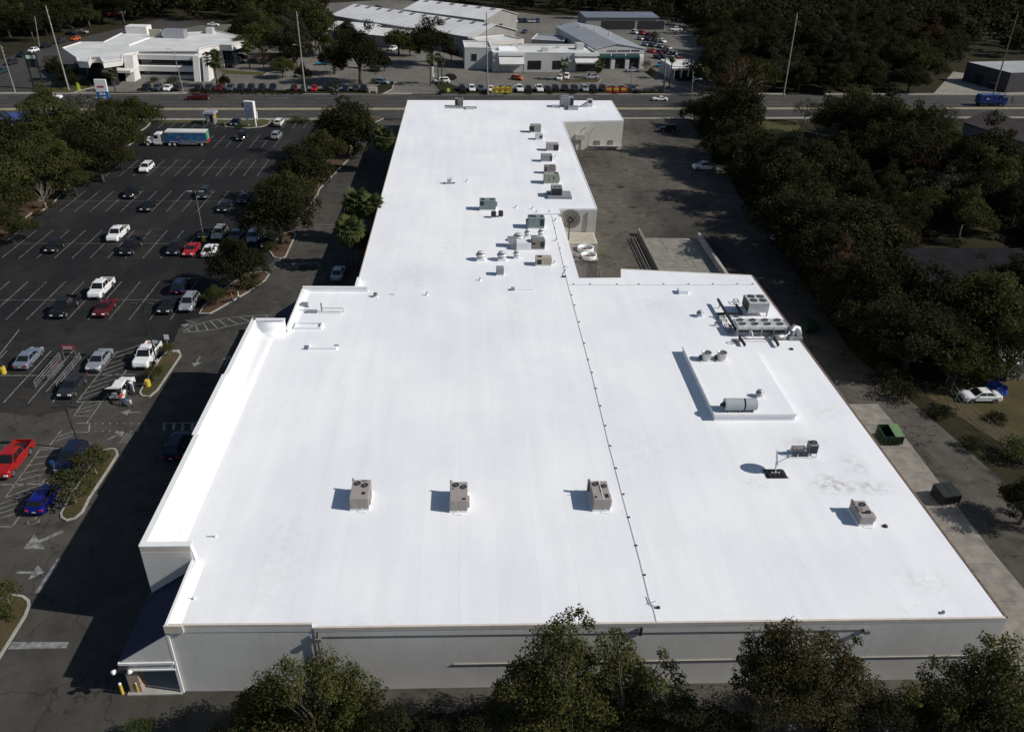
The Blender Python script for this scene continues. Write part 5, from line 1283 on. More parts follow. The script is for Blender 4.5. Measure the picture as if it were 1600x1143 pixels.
bldg('workshop', 'low pale workshop beside the driveway oaks before the long warehouse', A, B, 12, 4, 'gwall', 'wroof', 'gablex', 1.8, .4, seams=8)
A, B = P(760,94), P(818,88)
bldg('annex', 'cream annex with three high slit windows at the end of the long warehouse', A, B, 12, 5.5, 'creamwall', 'dirtywhite', 'flat', para=.3,
     wins=[('F',2.2,4.6,3.9,4.6),('F',8,10,3.9,4.6),('F',13.2,15.8,3.9,4.6)])
# dealership front
A, B = P(726,108), P(768,108.5)
r, w, _ = bldg('showroom_wing', 'grey white blank wing at the left end of the dealership', A, B, 14, 6.5, 'dwall', 'dirtywhite', 'flat', para=.35, doors=[('F',2.2,4.2,2.6,5.0,'dark')])
A, B = P(770,112.5), P(931,112.5)
r, w, _ = bldg('dealership', 'long pale dealership showroom with awnings and two dark windows', A, B, 17, 5.6, 'dwall', 'dirtywhite', 'flat', para=.5,
     wins=[('F',w0,w1,.8,3.6) for w0,w1 in ((11.8,16.4),(20.3,23.2))]+[('F',28.4,35.4,.2,3.4)])
def awning(r, x0, x1, z0, z1, out, m):
    mb = MB(); mb.loft([[(x0,-.1,z1),(x0,-out,z0),(x0,-out,z0-.35),(x0,-.1,z0-.35)],[(x1,-.1,z1),(x1,-out,z0),(x1,-out,z0-.35),(x1,-.1,z0-.35)]]); mb.build('awning', M[m], r)
    mb = MB(); mb.box(x0,x1,-out-.05,-out+.02,z0-.5,z0-.1); mb.build('awning_edge', M['teal'], r)
    for x in (x0+.3,x1-.3): 
        mb = MB(); mb.tube([(x,-out+.2,0),(x,-out+.2,z0-.3)], .12, 6); mb.build('post', M['dark'], r)
def portal(r, x0, x1, z):
    mb = MB(); mb.box(x0,x1,-.5,-.02,z-1.0,z); mb.build('entrance_header', M['white'], r)
awning(r, 1.9, 10.2, 3.0, 4.9, 2.6, 'dirtywhite'); portal(r, 1.7, 10.4, 6.2)
awning(r, 27.8, 36.0, 3.4, 4.4, 2.2, 'dirtywhite'); portal(r, 27.6, 36.2, 6.2)
for x0,x1,y0,y1,h in ((17.5,19.6,5,7,1.2),(30.4,33,9,12.5,2.0),(24,25.2,12,13,1.0),(8,10.5,13,15,1.0)):
    mb = MB(); mb.cbox(x0,x1,y0,y1,5.6,5.6+h,.04); mb.build('roof_unit', M['lightmetal'], r)
mb = MB(); mb.loft([[(3,6.5,5.6),(9,6.5,5.6),(9,12,5.6),(3,12,5.6)],[(3,9,6.6),(9,9,6.6),(9,9.5,6.6),(3,9.5,6.6)]]); mb.build('roof_monitor', M['roof'], r)
A, B = P(929,107.5), P(1004,106.5)
r, w, _ = bldg('service_shop', 'grey-roofed service shop with three dark arched bays', A, B, 52, 6.4, 'dwall', 'groof', 'gabley', 1.6, .3, rid_at=.42, seams=12)
for k in range(3):
    x0 = .8+k*(w-2)/3
    mb = MB(); mb.box(x0,x0+4.4,-.35,.02,0,3.6); bay = mb.build('service_bay', M['dark'], r)
    mb = MB(); pr = [(-.05,3.6),(-1.4,3.55),(-1.35,4.1),(-1.0,4.5),(-.05,4.7)]; mb.loft([[(x0-.1,y,z) for y,z in pr],[(x0+4.5,y,z) for y,z in pr]]); mb.build('bay_hood', PAINT['teal'], bay)
    mb = MB(); pr = [(-.02,0),(-1.1,0),(-1.15,2.6),(-.9,3.8),(-.5,4.4),(-.02,4.7)]; mb.loft([[(x0+4.7,y,z) for y,z in pr],[(x0+6.1,y,z) for y,z in pr]]); mb.build('buttress', M['dwall'], r)
mb = MB(); mb.box(-.02,w+.02,-.12,-.01,4.9,7.0); sg = mb.build('sign_band', M['dwall'], r)
rr = random.Random(3); x = 4.0                                  # raised letters too small to read: three words
for n, m in ((7,'brownmetal'),(9,'slatep'),(6,'maroonp')):
    for k in range(n):
        mb = MB(); mb.box(x,x+.16,-.18,-.11,5.55,6.05); mb.box(x+.2,x+.36,-.18,-.11,5.55,5.55+rr.choice((.3,.5,.5))); mb.box(x+.1,x+.3,-.18,-.11,rr.choice((5.55,5.75,5.95)),6.05)
        mb.build('sign_letter', {'brownmetal':M['brownmetal'],'slatep':PAINT['slate'],'maroonp':PAINT['maroon']}[m], sg); x += .5
    x += .5
for (x,y) in ((6,40),(9,30),(12,22)):
    mb = MB(); mb.cbox(x,x+.8,y,y+.8,7.2,8.6,.05); mb.build('roof_vent', M['lightmetal'], r)
A, B = P(830,66,3.5), P(880,69,3.5)
bldg('back_shop', 'low grey flat-roofed back shop left of the service shop', A, B, 14, 4.2, 'gwall', 'groof', 'flat', para=.3)
A, B = P(915,47), P(1026,47)
r, w, _ = bldg('carport', 'blue grey open-fronted carport shed before the woods', A, B, 14, 5.2, 'gwall', 'broof', 'gablex', 1.0, .6, rid_at=.7, seams=16,
     doors=[('F',7,23,.1,3.9,'dark'),('F',24,37,.1,3.9,'dark')])
A, B = P(1047,124), P(1095,124)
r, w, _ = bldg('small_showroom', 'small white-roofed showroom with dark glass front by the palm', A, B, 12, 3.9, 'dwall', 'dirtywhite', 'flat', para=.25, wins=[('F',1.0+k*2.4,3.1+k*2.4,.2,2.7) for k in range(6)])
mb = MB(); mb.box(-.5,w+.5,-2.2,0,3.55,3.9); mb.build('canopy', M['dirtywhite'], r)
for k in range(5):
    mb = MB(); mb.tube([(.5+k*(w-1)/4,-2,0),(.5+k*(w-1)/4,-2,3.55)], .14, 6); mb.build('post', M['white'], r)

# low white office with a stepped, chamfered roof
def poly_at(pts, z): return [tuple(P(u,v,z)[:2]) for u,v in pts]
o0 = P(240,128)
off = thing('office_building', 'low white two-storey office with angular flat roof and deep dark window bands', 'building', (o0.x,o0.y,0))
def loc(poly): return [(p[0]-o0.x,p[1]-o0.y) for p in poly]
def opart(nm, poly, z0, z1, m, parent=off):
    mb = MB(); mb.prism(ccw(loc(poly)), z0, z1); return mb.build(nm, M[m], parent)
top = poly_at([(98,76),(126,67),(162,67),(198,49),(232,47),(262,53),(292,52),(338,50),(380,58),(380,66),(362,72),(343,71),(328,73),(311,77),(310,81),(216,81),(213,83),(192,86),(190,94),(161,98),(157,90),(142,90),(138,98),(122,97),(120,91)], 7)
opart('roof', top, 6.9, 7.05, 'dirtywhite')
tin = inset(ccw(loc(top)), .0)
mb = MB(); mb.prism(inset(ccw(loc(top)), .02), 5.5, 6.9); mb.build('fascia', M['owall'], off)
core = inset(ccw(loc(top)), 2.2); mb = MB(); mb.prism(core, 0, 5.5); mb.build('glass_wall', M['winglass'], off)
ring = inset(ccw(loc(top)), .3)
for i in range(len(tin)):
    a, b = Vector(tin[i]), Vector(tin[(i+1)%len(tin)])
    if (b-a).length > 1.5:
        mb = MB(); mb.beam((a.x,a.y,7.15),(b.x,b.y,7.15),.35,.3); mb.build('coping', M['owall'], off)
fa, fb = P(212,122,0), P(312,122,0)
fx0, fx1, fy = fa.x-o0.x, fb.x-o0.x, fa.y-o0.y
for z0,z1,dy,m in ((2.2,3.5,-.6,'owall'),(0,.9,.2,'owall'),(5.3,6.6,.9,'owall'),(3.55,3.65,-.5,'coping_white')):
    mb = MB(); mb.box(fx0,fx1,fy+dy,fy+dy+1.6,z0,z1); mb.build('balcony_band', M[m], off)
n = 14
for k in range(n):
    for z0,z1 in ((.95,2.15),(3.7,5.25)):
        x = fx0+.3+k*(fx1-fx0-.6)/n; mb = MB(); mb.box(x,x+(fx1-fx0-.6)/n-.12,fy+1.6,fy+1.7,z0,z1); mb.build('window', M['winglass'], off)
for (u,wd) in ((207,2.6),(311,1.8),(325,1.6)):
    q = P(u,126,0); x, y = q.x-o0.x, q.y-o0.y
    mb = MB(); mb.loft([[(x-wd/2,y-1.6,0),(x+wd/2,y-1.6,0),(x+wd/2,y+4,0),(x-wd/2,y+4,0)],[(x-wd/2,y+.4,7.0),(x+wd/2,y+.4,7.0),(x+wd/2,y+4,7.0),(x-wd/2,y+4,7.0)]]); mb.build('sloping_pier', M['owall'], off)
for u,v in ((141,124),(163,124),(348,106),(362,103)):
    q = P(u,v,0); mb = MB(); mb.box(q.x-o0.x-.6,q.x-o0.x+.6,q.y-o0.y-.6,q.y-o0.y+.6,0,5.5); mb.build('column', M['owall'], off)
q = P(185,112,3); mb = MB(); mb.box(q.x-o0.x-4,q.x-o0.x+4,q.y-o0.y-1.5,q.y-o0.y+5,2.9,3.6); mb.build('porch_roof', M['owall'], off)
for (u0,u1,v,d,h,m) in ((197,232,53,5,2.4,'owall'),(255,290,60,4,2.6,'galv'),(234,254,58,.6,2.4,'beige'),(322,333,53,3,1.8,'lightmetal')):
    a, b = P(u0,v,7.05), P(u1,v,7.05); mb = MB(); mb.cbox(a.x-o0.x,b.x-o0.x,a.y-o0.y,a.y-o0.y+d,7.05,7.05+h,.08); mb.build('roof_unit', M[m], off)
mb = MB(); a, b = P(200,72,7.05), P(232,60,7.05); mb.beam((a.x-o0.x,a.y-o0.y,7.2),(b.x-o0.x,b.y-o0.y,7.2),.8,.4); mb.build('roof_duct', M['white'], off)

# sheds and houses on the right
A, B = P(1503,126), P(1570,145)
bldg('metal_shed', 'shed with shade-dark walls and low white roof at the right beyond the road', A, B, 30, 6.2, 'shaded_shedwall', 'shedroof', 'flat', para=.0, doors=[('F',5,9,0,3.5,'dark'),('F',12,15,0,3,'winglass')])
A, B = P(1440,215,4), P(1600,250,4)
bldg('brown_house', 'long brown-roofed building half hidden by trees south of the road', P(1500,212), P(1640,262), 14, 3.6, 'gwall', 'brownroof', 'gablex', 2.4, .6)
bldg('dark_roofed_house', 'house with long charcoal roof among the trees on the right', P(1412,470), P(1640,468), 11, 3.4, 'wall', 'darkroof', 'gablex', 2.8, .6, wins=[('F',3,5,1,2.2),('F',9,11,1,2.2)])
bldg('garden_shed', 'pale-roofed garden shed glimpsed through the oak branches at the right edge', P(1560,592), P(1625,592), 5, 2.4, 'gwall', 'wroof', 'gablex', .8, .2)
bldg('roadside_store', 'pale parking canopy far back at the upper left corner', P(405,64), P(482,50), 8, 3.2, 'creamwall', 'wroof', 'flat', para=.2, doors=[('F',2,8,.1,2.4,'dark'),('F',10,18,.1,2.4,'dark')])
# blue filling station canopy at the left edge
p = P(-6,186,4.6); r = thing('station_canopy', 'blue edged flat canopy poking out of the trees at the left edge', 'canopy', (p.x,p.y,0), .35)
mb = MB(); mb.box(-8,6.5,-4,4,4.2,4.9); mb.build('fascia', PAINT['blue'], r)
mb = MB(); mb.box(-8.1,6.6,-4.1,4.1,4.0,4.25); mb.build('trim', M['white'], r)
mb = MB(); mb.box(-7.9,6.4,-3.9,3.9,4.905,4.96); mb.build('roof', PAINT['blue'], r)
for x in (-5,4):
    mb = MB(); mb.tube([(x,0,0),(x,0,4.1)], .25, 8); mb.build('column', M['white'], r)

# ---------------------------------------------------------------- behind the shops: shed, cooling tower, dish, ramp
A, B = P(894,376,2.6), P(931,376,2.6)
r, w, _ = bldg('storage_annex', 'low pale flat-roofed annex under the wing wall beside the dish', (16.0,124.0), (21.6,124.0), 5.0, 2.6, 'wall_tan', 'slabpale', 'flat', para=.0, doors=[('F',.6,1.6,0,2.1,'gwall')], cat='annex')
p = P(919,430,0.0)
r = thing('cooling_tower', 'brown boxy cooling tower with two white fan stacks on top', 'cooling tower', (P(917,407,4.5).x,P(917,407,4.5).y,0))
mb = MB(); mb.box(-1.9,.05,0,5.0,0,4.4); mb.build('casing', M['gwall'], r)
mb = MB(); mb.box(.05,1.7,0,5.0,0,4.4); mb.build('casing', M['brownmetal'], r)
mb = MB(); mb.box(-2.0,1.8,-.1,5.1,4.4,4.62); mb.build('deck', M['slab'], r)
for x,y,rr_ in ((.35,1.0,1.25),(.25,3.9,1.3)):
    mb = MB(); mb.lathe([(rr_,0),(rr_*.96,.25),(rr_*1.02,.5),(rr_*.86,.5),(rr_*.80,.1)], 24, cap=False); s = mb.build('fan_stack', M['white'], r, True, loc=(x,y,4.62))
    mb = MB(); mb.lathe([(rr_*.80,.12),(rr_*.3,.16)], 20, cap=False); mb.lathe([(rr_*.82,.08),(rr_*.82,.1)], 20); mb.build('fan_cover', M['coping_white'], s)
    mb = MB(); mb.lathe([(rr_*.32,.15),(rr_*.25,.35)], 10); mb.beam((-rr_*.7,0,.3),(rr_*.7,0,.3),.12,.12); mb.build('fan_motor', M['rust'], s)
mb = MB(); mb.cbox(-1.7,-1.0,.4,1.6,4.62,5.1,.05); mb.build('pump', M['unitgrey'], r)
mb = MB(); mb.tube([(2.3,.5,0),(2.3,.5,3.2),(1.75,.5,3.2)], .12, 8); mb.build('pipe', M['unitgrey'], r)
p = P(905,395,0); 
r = thing('equipment_pad', 'rusty cluttered pump pad between the annex and the cooling tower', 'pump pad', (18.0,118.6,0))
for k,(x,y,a,b_,h,m) in enumerate(((-1.9,1.5,.8,1.0,1.3,'gwall'),(-.8,2.2,1.0,.8,.9,'galv'),(.6,1.2,1.3,1.6,.5,'rust'),(-1.8,0,.9,.7,1.1,'beige'),(1.9,2.6,.9,.9,.7,'brownmetal'))):
    mb = MB(); mb.cbox(x,x+a,y,y+b_,0,h,.05); mb.build('pump_box', M[m], r)
mb = MB(); mb.tube([(-2,.9,.6),(0,.9,.6),(0,2.6,.6),(1.8,2.6,.6)], .08, 8); mb.build('pipe', M['rust'], r)
# slatted screen
r = thing('slatted_fence', 'short pale green slatted fence beside the cooling tower', 'fence', (P(927,399).x,P(927,399).y,0))
sl_ = MB(); sl_.box(-.05,.05,0,.02,.1,1.9); me = sl_.mesh('slat', M['fencewood'])
for k in range(15): use(me, 'slat', r, (.08+k*.17,0,0))
for z in (.4,1.6):
    mb = MB(); mb.box(0,2.6,.021,.07,z,z+.1); mb.build('rail', M['fencewood'], r)
for x in (-.06,2.66):
    mb = MB(); mb.box(x-.05,x+.05,0,.1,0,2.0); mb.build('post', M['fencewood'], r)
# mesh dish
p = P(891,344,6.2)
r = thing('mesh_dish', 'big dark mesh satellite dish on a pole behind the wing', 'satellite dish', (p.x,p.y,0))
mb = MB(); mb.tube([(0,.5,0),(0,.5,5.2),(0,.25,6.0)], .14, 8); mb.build('pole', M['brownmetal'], r)
R0 = 15.5*mpp(p)
mb = MB()
z = lambda q: .55*q*q
for k in range(20):
    t = 2*PI*k/20; mb.beam((.1*R0*math.cos(t),.1*R0*math.sin(t),z(.1)),(.6*R0*math.cos(t),.6*R0*math.sin(t),z(.6)),.08,.08); mb.beam((.6*R0*math.cos(t),.6*R0*math.sin(t),z(.6)),(R0*math.cos(t),R0*math.sin(t),z(1)),.08,.08)
for q in (.12,.35,.6,.8,1.0):
    pts = [(R0*q*math.cos(2*PI*k/28),R0*q*math.sin(2*PI*k/28),z(q)) for k in range(29)]; mb.tube(pts, .03, 5)
q_ = Vector((-.12,-.72,.68)).to_track_quat('Z','Y').to_euler()
fr = mb.build('rib_frame', M['black'], r, loc=(0,0,6.2)); fr.rotation_euler = q_
mesh_m, t_, N_, L_, B_ = nt('dish_mesh'); B_.inputs['Base Color'].default_value = (.03,.026,.022,1); B_.inputs['Alpha'].default_value = .45
mb = MB(); mb.lathe([(R0*q,z(q)-.02) for q in (.04,.35,.6,.8,1.0)], 28, cap=False); d = mb.build('mesh_skin', mesh_m, fr)
mb = MB()
for k in range(3):
    t = 2*PI*k/3+.3; mb.tube([(.75*R0*math.cos(t),.75*R0*math.sin(t),z(.75)),(0,0,1.25)], .03, 5)
mb.lathe([(.14,1.15),(.14,1.4)], 10); mb.build('feed', M['black'], fr)
p = P(964,414,0)
# loading ramp
r = thing('loading_ramp', 'pale concrete loading ramp with low retaining walls behind the building', 'ramp', (0,0,0))
q = px([(1008,421),(1132,430),(1107,375),(1002,372)]); c0 = q[0]
xl, xr, yn, yf = q[3][0], q[1][0]-.6, 104.8, q[3][1]
for i in range(3):
    for j in range(3):
        xa, xb = xl+(xr-xl)*i/3, xl+(xr-xl)*(i+1)/3; ya, yb = yn+(yf-yn)*j/3, yn+(yf-yn)*(j+1)/3
        mb = MB(); mb.box(xa+.02,xb-.02,ya+.02,yb-.02,.0,.06+.008*((i+j)%2)); mb.build('ramp_slab', M['slab'], r)
mb = MB(); mb.loft([[(xl-.4,yn,0),(xl,yn,0),(xl,yn,1.15),(xl-.4,yn,1.15)],[(xl-.4,yf+2,0),(xl,yf+2,0),(xl,yf+2,1.1),(xl-.4,yf+2,1.1)]]); mb.build('retaining_wall', M['slab'], r)
mb = MB(); mb.loft([[(xr,yn,0),(xr+.5,yn,0),(xr+.5,yn,1.3),(xr,yn,1.3)],[(xr,yf,0),(xr+.5,yf,0),(xr+.5,yf,1.1),(xr,yf,1.1)]]); mb.build('retaining_wall', M['concrete'], r)
for k in range(3):
    x = xl-.9-k*.5; mb = MB(); mb.beam((x,yn,.55),(x,yf-.5,.55),.1,.12); mb.build('guard_rail', M['brownmetal'], r)
for y in (yn+1,(yn+yf)/2,yf-1):
    mb = MB(); mb.box(xl-2.05,xl-.8,y-.06,y+.06,0,.5); mb.build('rail_post', M['brownmetal'], r)
# dumpsters
def dumpster(label, u, v, rz, w, d, h, m, lids, open_=False):
    p = P(u,v,0); r = thing('dumpster', label, 'dumpster', (p.x,p.y,.05), rz, 'dumpsters in the alley')
    t = .08; mb = MB()
    mb.loft([[(-w/2,-d/2,.12),(w/2,-d/2,.12),(w/2,d/2,.12),(-w/2,d/2,.12)],[(-w/2,-d/2-.15,h*.8),(w/2,-d/2-.15,h*.8),(w/2,d/2,h),(-w/2,d/2,h)],[(-w/2+t,-d/2-.15+t,h*.8),(w/2-t,-d/2-.15+t,h*.8),(w/2-t,d/2-t,h),(-w/2+t,d/2-t,h)],[(-w/2+t,-d/2+t,.2),(w/2-t,-d/2+t,.2),(w/2-t,d/2-t,.2),(-w/2+t,d/2-t,.2)]])
    mb.build('bin', M[m] if m in M else PAINT[m], r)
    for k in range(5):
        x = -w/2+.1+k*(w-.2)/4; mb = MB(); mb.box(x-.04,x+.04,-d/2-.2,-d/2-.1,.2,h*.75); mb.build('rib', M[m] if m in M else PAINT[m], r)
    for s in (0,1):
        if open_ and s == 0: continue
        x0, x1 = (-w/2+.03,-.03) if s == 0 else (.03,w/2-.03)
        mb = MB(); mb.loft([[(x0,-d/2-.18,h*.8+.01),(x1,-d/2-.18,h*.8+.01),(x1,d/2+.02,h+.01),(x0,d/2+.02,h+.01)],[(x0,-d/2-.18,h*.8+.08),(x1,-d/2-.18,h*.8+.08),(x1,d/2+.02,h+.08),(x0,d/2+.02,h+.08)]]); mb.build('lid', M[lids] if lids in M else PAINT[lids], r)
    for s in (-1,1):
        mb = MB(); mb.cbox(min(s*w/2,s*(w/2+.12)),max(s*w/2,s*(w/2+.12)),-.5,.5,h*.5,h*.65,.02); mb.build('fork_pocket', M[m] if m in M else PAINT[m], r)
    for x in (-w/2+.2,w/2-.2):
        for y in (-d/2+.15,d/2-.15):
            mb = MB(); mb.lathe([(.09,-.04),(.09,.04)], 10, (0,0,0), 'x'); mb.build('caster', M['rubber'], r, loc=(x,y,.08))
M['binlid'] = mat('light_green_bin_lid', (.12,.20,.09), .6, var=.12); M['bindark'] = mat('dark_green_steel', (.012,.03,.014), .5, var=.2); M['binblack'] = mat('black_green_steel', (.010,.014,.011), .5, var=.2)
dumpster('dark green dumpster with a light green lid on the concrete strip', 1387,688,.0,2.3,1.9,1.55,'bindark','binlid',True)
dumpster('black dumpster with a dark ribbed lid nearer the front of the alley', 1474,780,.15,2.1,1.7,1.4,'binblack','binblack')
dumpster('dark dumpster in the alley shade just below the elbow duct', 1262,517,.3,2.2,1.6,1.4,'bindark','bindark')
dumpster('blue bin with two white lids in the deep alley shade', 1210,381,.05,2.3,1.8,1.5,'navy','white')
M['grate'] = mat('rusty_drain_grate', (.025,.02,.016), .7, var=.3)
for u,v,lab in ((213,531,'square rusty drain grate in the lane above the white pickup'),(480,418,'square rusty drain grate in the wing lane crossing')):
    p = P(u,v); r = thing('drain_grate', lab, 'drain grate', (p.x,p.y,.02)); mb = MB(); mb.box(-1.2,1.2,-.75,.75,0,.012); mb.build('frame', M['grate'], r)
    for k in range(10):
        mb = MB(); x=-1.1+k*.235; mb.box(x,x+.09,-.7,.7,.013,.04); mb.build('bar', M['grate'], r)

# ---------------------------------------------------------------- poles, signs, bollards
def lotlight(base, top, label, m='polesteel', yellow=False, heads=True):
    b = P(*base); t = PY(top[0],top[1],b.y); h = t.z
    r = thing('light_pole', label, 'light pole', (b.x,b.y,0), 0, 'car park light poles')
    z0 = .9 if yellow else .4
    mb = MB(); mb.lathe([(.34 if yellow else .28,0),(.34 if yellow else .28,z0),(.2,z0+.02)], 14); mb.build('base', M['yellow' if yellow else 'concrete'], r)
    mb = MB(); mb.tube([(0,0,z0),(t.x-b.x,0,h)], [.11,.07], 8); mb.build('pole', M[m], r)
    x = t.x-b.x
    if heads:
        mb = MB(); mb.beam((x-1.1,0,h),(x+1.1,0,h),.08,.08); mb.build('arm', M[m], r)
        for s in (-1,1):
            mb = MB(); mb.cbox(x+s*.95-.38,x+s*.95+.38,-.22,.22,h-.1,h+.08,.03); mb.build('lamp_head', M[m if m!='wood' else 'galv'], r)
    return r
lotlight((245,566),(222,474),'dark twin-head light pole by the white crew cab pickup')
lotlight((126,702),(101,634),'dark twin-head light pole by the navy car and island bushes')
lotlight((319,377),(305,299),'slim pale light pole with a yellow concrete base by the red coupe','wood',True)
lotlight((6,583),(-30,470),'light pole with a yellow base cut by the left edge',"polesteel",True)
p = P(232,604); r = thing('bollard', 'stubby yellow bollard on the small island by the open hatchback', 'bollard', (p.x,p.y,.12)); mb = MB(); mb.lathe([(.32,0),(.32,.8),(.26,.86)], 14); mb.build('post', M['yellow'], r)
for u,v,lab in ((192,1083,'yellow bollard standing clear before the brick pillar, left of two'),(217,1081,'yellow bollard against the brick pillar, right of two')):
    p = P(u,v); r = thing('bollard', lab, 'bollard', (p.x,p.y,0), 0, 'yellow bollards by the pillar'); mb = MB(); mb.lathe([(.11,0),(.11,1.1)], 14); mb.build('post', M['yellow'], r); mb = MB(); mb.lathe([(.11,1.1),(.09,1.17),(.02,1.2)], 14); mb.build('cap', M['coping_white'], r)
r = thing('security_light', 'pair of white flood lamps under the canopy corner', 'lamp', (-25.2,40.38,2.95))
for x,rz in ((-.25,.5),(.75,-.4)):
    mb = MB(); mb.lathe([(.08,0),(.16,.12),(.2,.3)], 12, axis='y'); o = mb.build('lamp_head', M['white'], r, True, loc=(x,-.55,.05)); o.rotation_euler = (.5,0,rz)
mb = MB(); mb.cbox(-.1,.6,-.3,0,-.1,.25,.03); mb.tube([(.2,-.15,.1),(-.2,-.4,.1)], .05, 6); mb.tube([(.3,-.15,.1),(.7,-.4,.1)], .05, 6); mb.build('bracket', M['black'], r)
def pole(base, top, label, m, arm=None, r0=.24, grp='tall roadside poles', cross=False, name='utility_pole'):
    b = P(*base); t = PY(top[0],top[1],b.y)
    r = thing(name, label, 'pole', (b.x,b.y,0), 0, grp)
    mb = MB(); mb.tube([(0,0,0),(t.x-b.x,0,t.z)], [r0,r0*.55], 10); mb.build('pole', M[m], r)
    if arm:
        mb = MB(); h = t.z*arm[1]; mb.tube([((t.x-b.x)*arm[1],0,h),(arm[0]*.6,0,h+.5),(arm[0],0,h+.5)], .06, 6); mb.build('arm', M['galv'], r)
        mb = MB(); mb.cbox(arm[0]-.35,arm[0]+.35,-.15,.15,h+.38,h+.55,.03); mb.build('lamp_head', M['lightmetal'], r)
    for k in range(3):
        mb = MB(); z = t.z*(.78+.08*k); mb.lathe([(.05,0),(.09,.1),(.05,.3)], 6, ((t.x-b.x)*z/t.z+.22,0,z)); mb.build('insulator', M['lightmetal'], r)
    if cross:
        mb = MB(); mb.box(t.x-b.x-.9,t.x-b.x+.9,-.06,.06,t.z-.7,t.z-.55); mb.build('crossarm', M[m], r)
pole((108,142),(71,9),'tall leaning pole in front of the office corner at the left','polec')
pole((477,145),(463,18),'tall concrete pole by the row of cars, left of the big oak','polec',(-1.8,.58))
pole((762,148),(760,19),'tall concrete pole in front of the dealership, crossing its left wing','polec')
pole((1224,150),(1246,20),'tall pole before the dark woods, right of centre','polec')
pole((1553,146),(1591,18),'tall dark pole behind the blue refuse truck','wood')
pole((24,145),(1,71),'grey signal pole with an orange collar at the left corner','galv',None,.2)
pole((62,75),(54,26),'thin pale pole beside the side road','polec',None,.16)
pole((287,146),(271,79),'slim street lamp with a twin arm in front of the white office','polec',(-2.2,.99),.13)
pole((1037,142),(1040,84),'thick wooden pole by the small white-roofed showroom','wood',None,.3)
pole((1079,188),(1083,110),'slim pole rising from the bushy tree by the wing yard','polec',(1.2,.8),.1)
pole((986,146),(986,104),'slim lamp post behind the right end of the roadside row','polesteel',None,.08)
pole((1331,397),(1345,338),'short pale utility pole in the woods right of the alley','barkpale',None,.14,cross=True)
pole((497,133),(497,122),'short lamp post among the office stall lines','polesteel',None,.08)
pole((1202,120),(1205,108),'small street lamp against the dark woods','galv',(-1.2,.98),.07)
# pylon signs
def pylon(base, top, w, d, label, panels, rz=0, legs=True, bm='white'):
    b = P(*base); t = PY(top[0],top[1],b.y); h = t.z
    r = thing('pylon_sign', label, 'sign', (b.x,b.y,0), rz)
    for z0,z1,m,nm in panels:
        mb = MB(); mb.cbox(-w/2,w/2,-d/2,d/2,h*z0,h*z1,.04); mb.build(nm, M[m] if m in M else PAINT[m], r)
    if legs:
        for s in (-1,1):
            mb = MB(); mb.box(s*(w/2-.3)-.18,s*(w/2-.3)+.18,-.18,.18,0,h*panels[-1][0]+.05); mb.build('leg', M[bm], r)
    return r, h
M['signblue'] = mat('sign_blue', (.03,.14,.42), .4, var=.05); M['signred'] = mat('sign_red', (.45,.05,.08), .4)
r, h = pylon((166,171),(155,124),2.9,.6,'tall white sign with a red word and a blue panel above the left trees',[(.60,1.0,'white','sign_cabinet'),(.34,.6,'signblue','sign_panel'),(.12,.30,'charcoal','reader_board')], .05)
for k in range(4):
    mb = MB(); mb.box(-.8+k*.42,-.5+k*.42,-.36,-.3,h*.74,h*.80); mb.build('sign_letter', M['signred'], r)
for k in range(3):
    mb = MB(); mb.box(-.75+k*.55,-.4+k*.55,-.36,-.3,h*.49,h*.56); mb.box(-.7+k*.5,-.35+k*.5,-.36,-.3,h*.38,h*.43); mb.build('sign_letter', M['white'], r)
r, h = pylon((394,198),(388,158),2.6,1.1,'tall white pylon sign at the car park entrance by the road',[(.88,1.0,'white','sign_top'),(.36,.88,'white','sign_cabinet'),(.34,.36,'coping_white','ledge')], -.25)
rr = random.Random(8)
for k in range(5):
    for j in range(3):
        if rr.random() < .6:
            mb = MB(); z = h*(.42+k*.09); mb.box(-.9+j*.6,-.55+j*.6,-.60,-.55,z,z+h*.035); mb.build('sign_mark', rr.choice([M['unitgrey'],M['signred'],M['gwall']]), r)
mb = MB(); mb.box(-1.75,-1.3,-.5,.2,h*.78,h*.92); mb.build('side_sign', PAINT['teal'], r)
r, h = pylon((401,189),(399,174),.8,.25,'slim white post sign right of the white pylon',[(.35,1.0,'white','sign_face')], 0, True)
r, h = pylon((61,139),(54,84),3.2,.5,'dark road sign with a pale lit panel on a post by the side road',[(.80,1.0,'black','sign_cabinet'),(.62,.80,'black','reader_board')], .15, True, 'black')
mb = MB(); mb.box(-1.2,1.2,-.31,-.26,h*.86,h*.96); mb.build('lit_panel', mat('pale_green_panel', (.5,.62,.55), .4), r)
r, h = pylon((583,146),(583,136),2.6,.3,'low cream board sign at the corner of the bank by the driveway',[(.35,1.0,'creamwall','sign_board')])
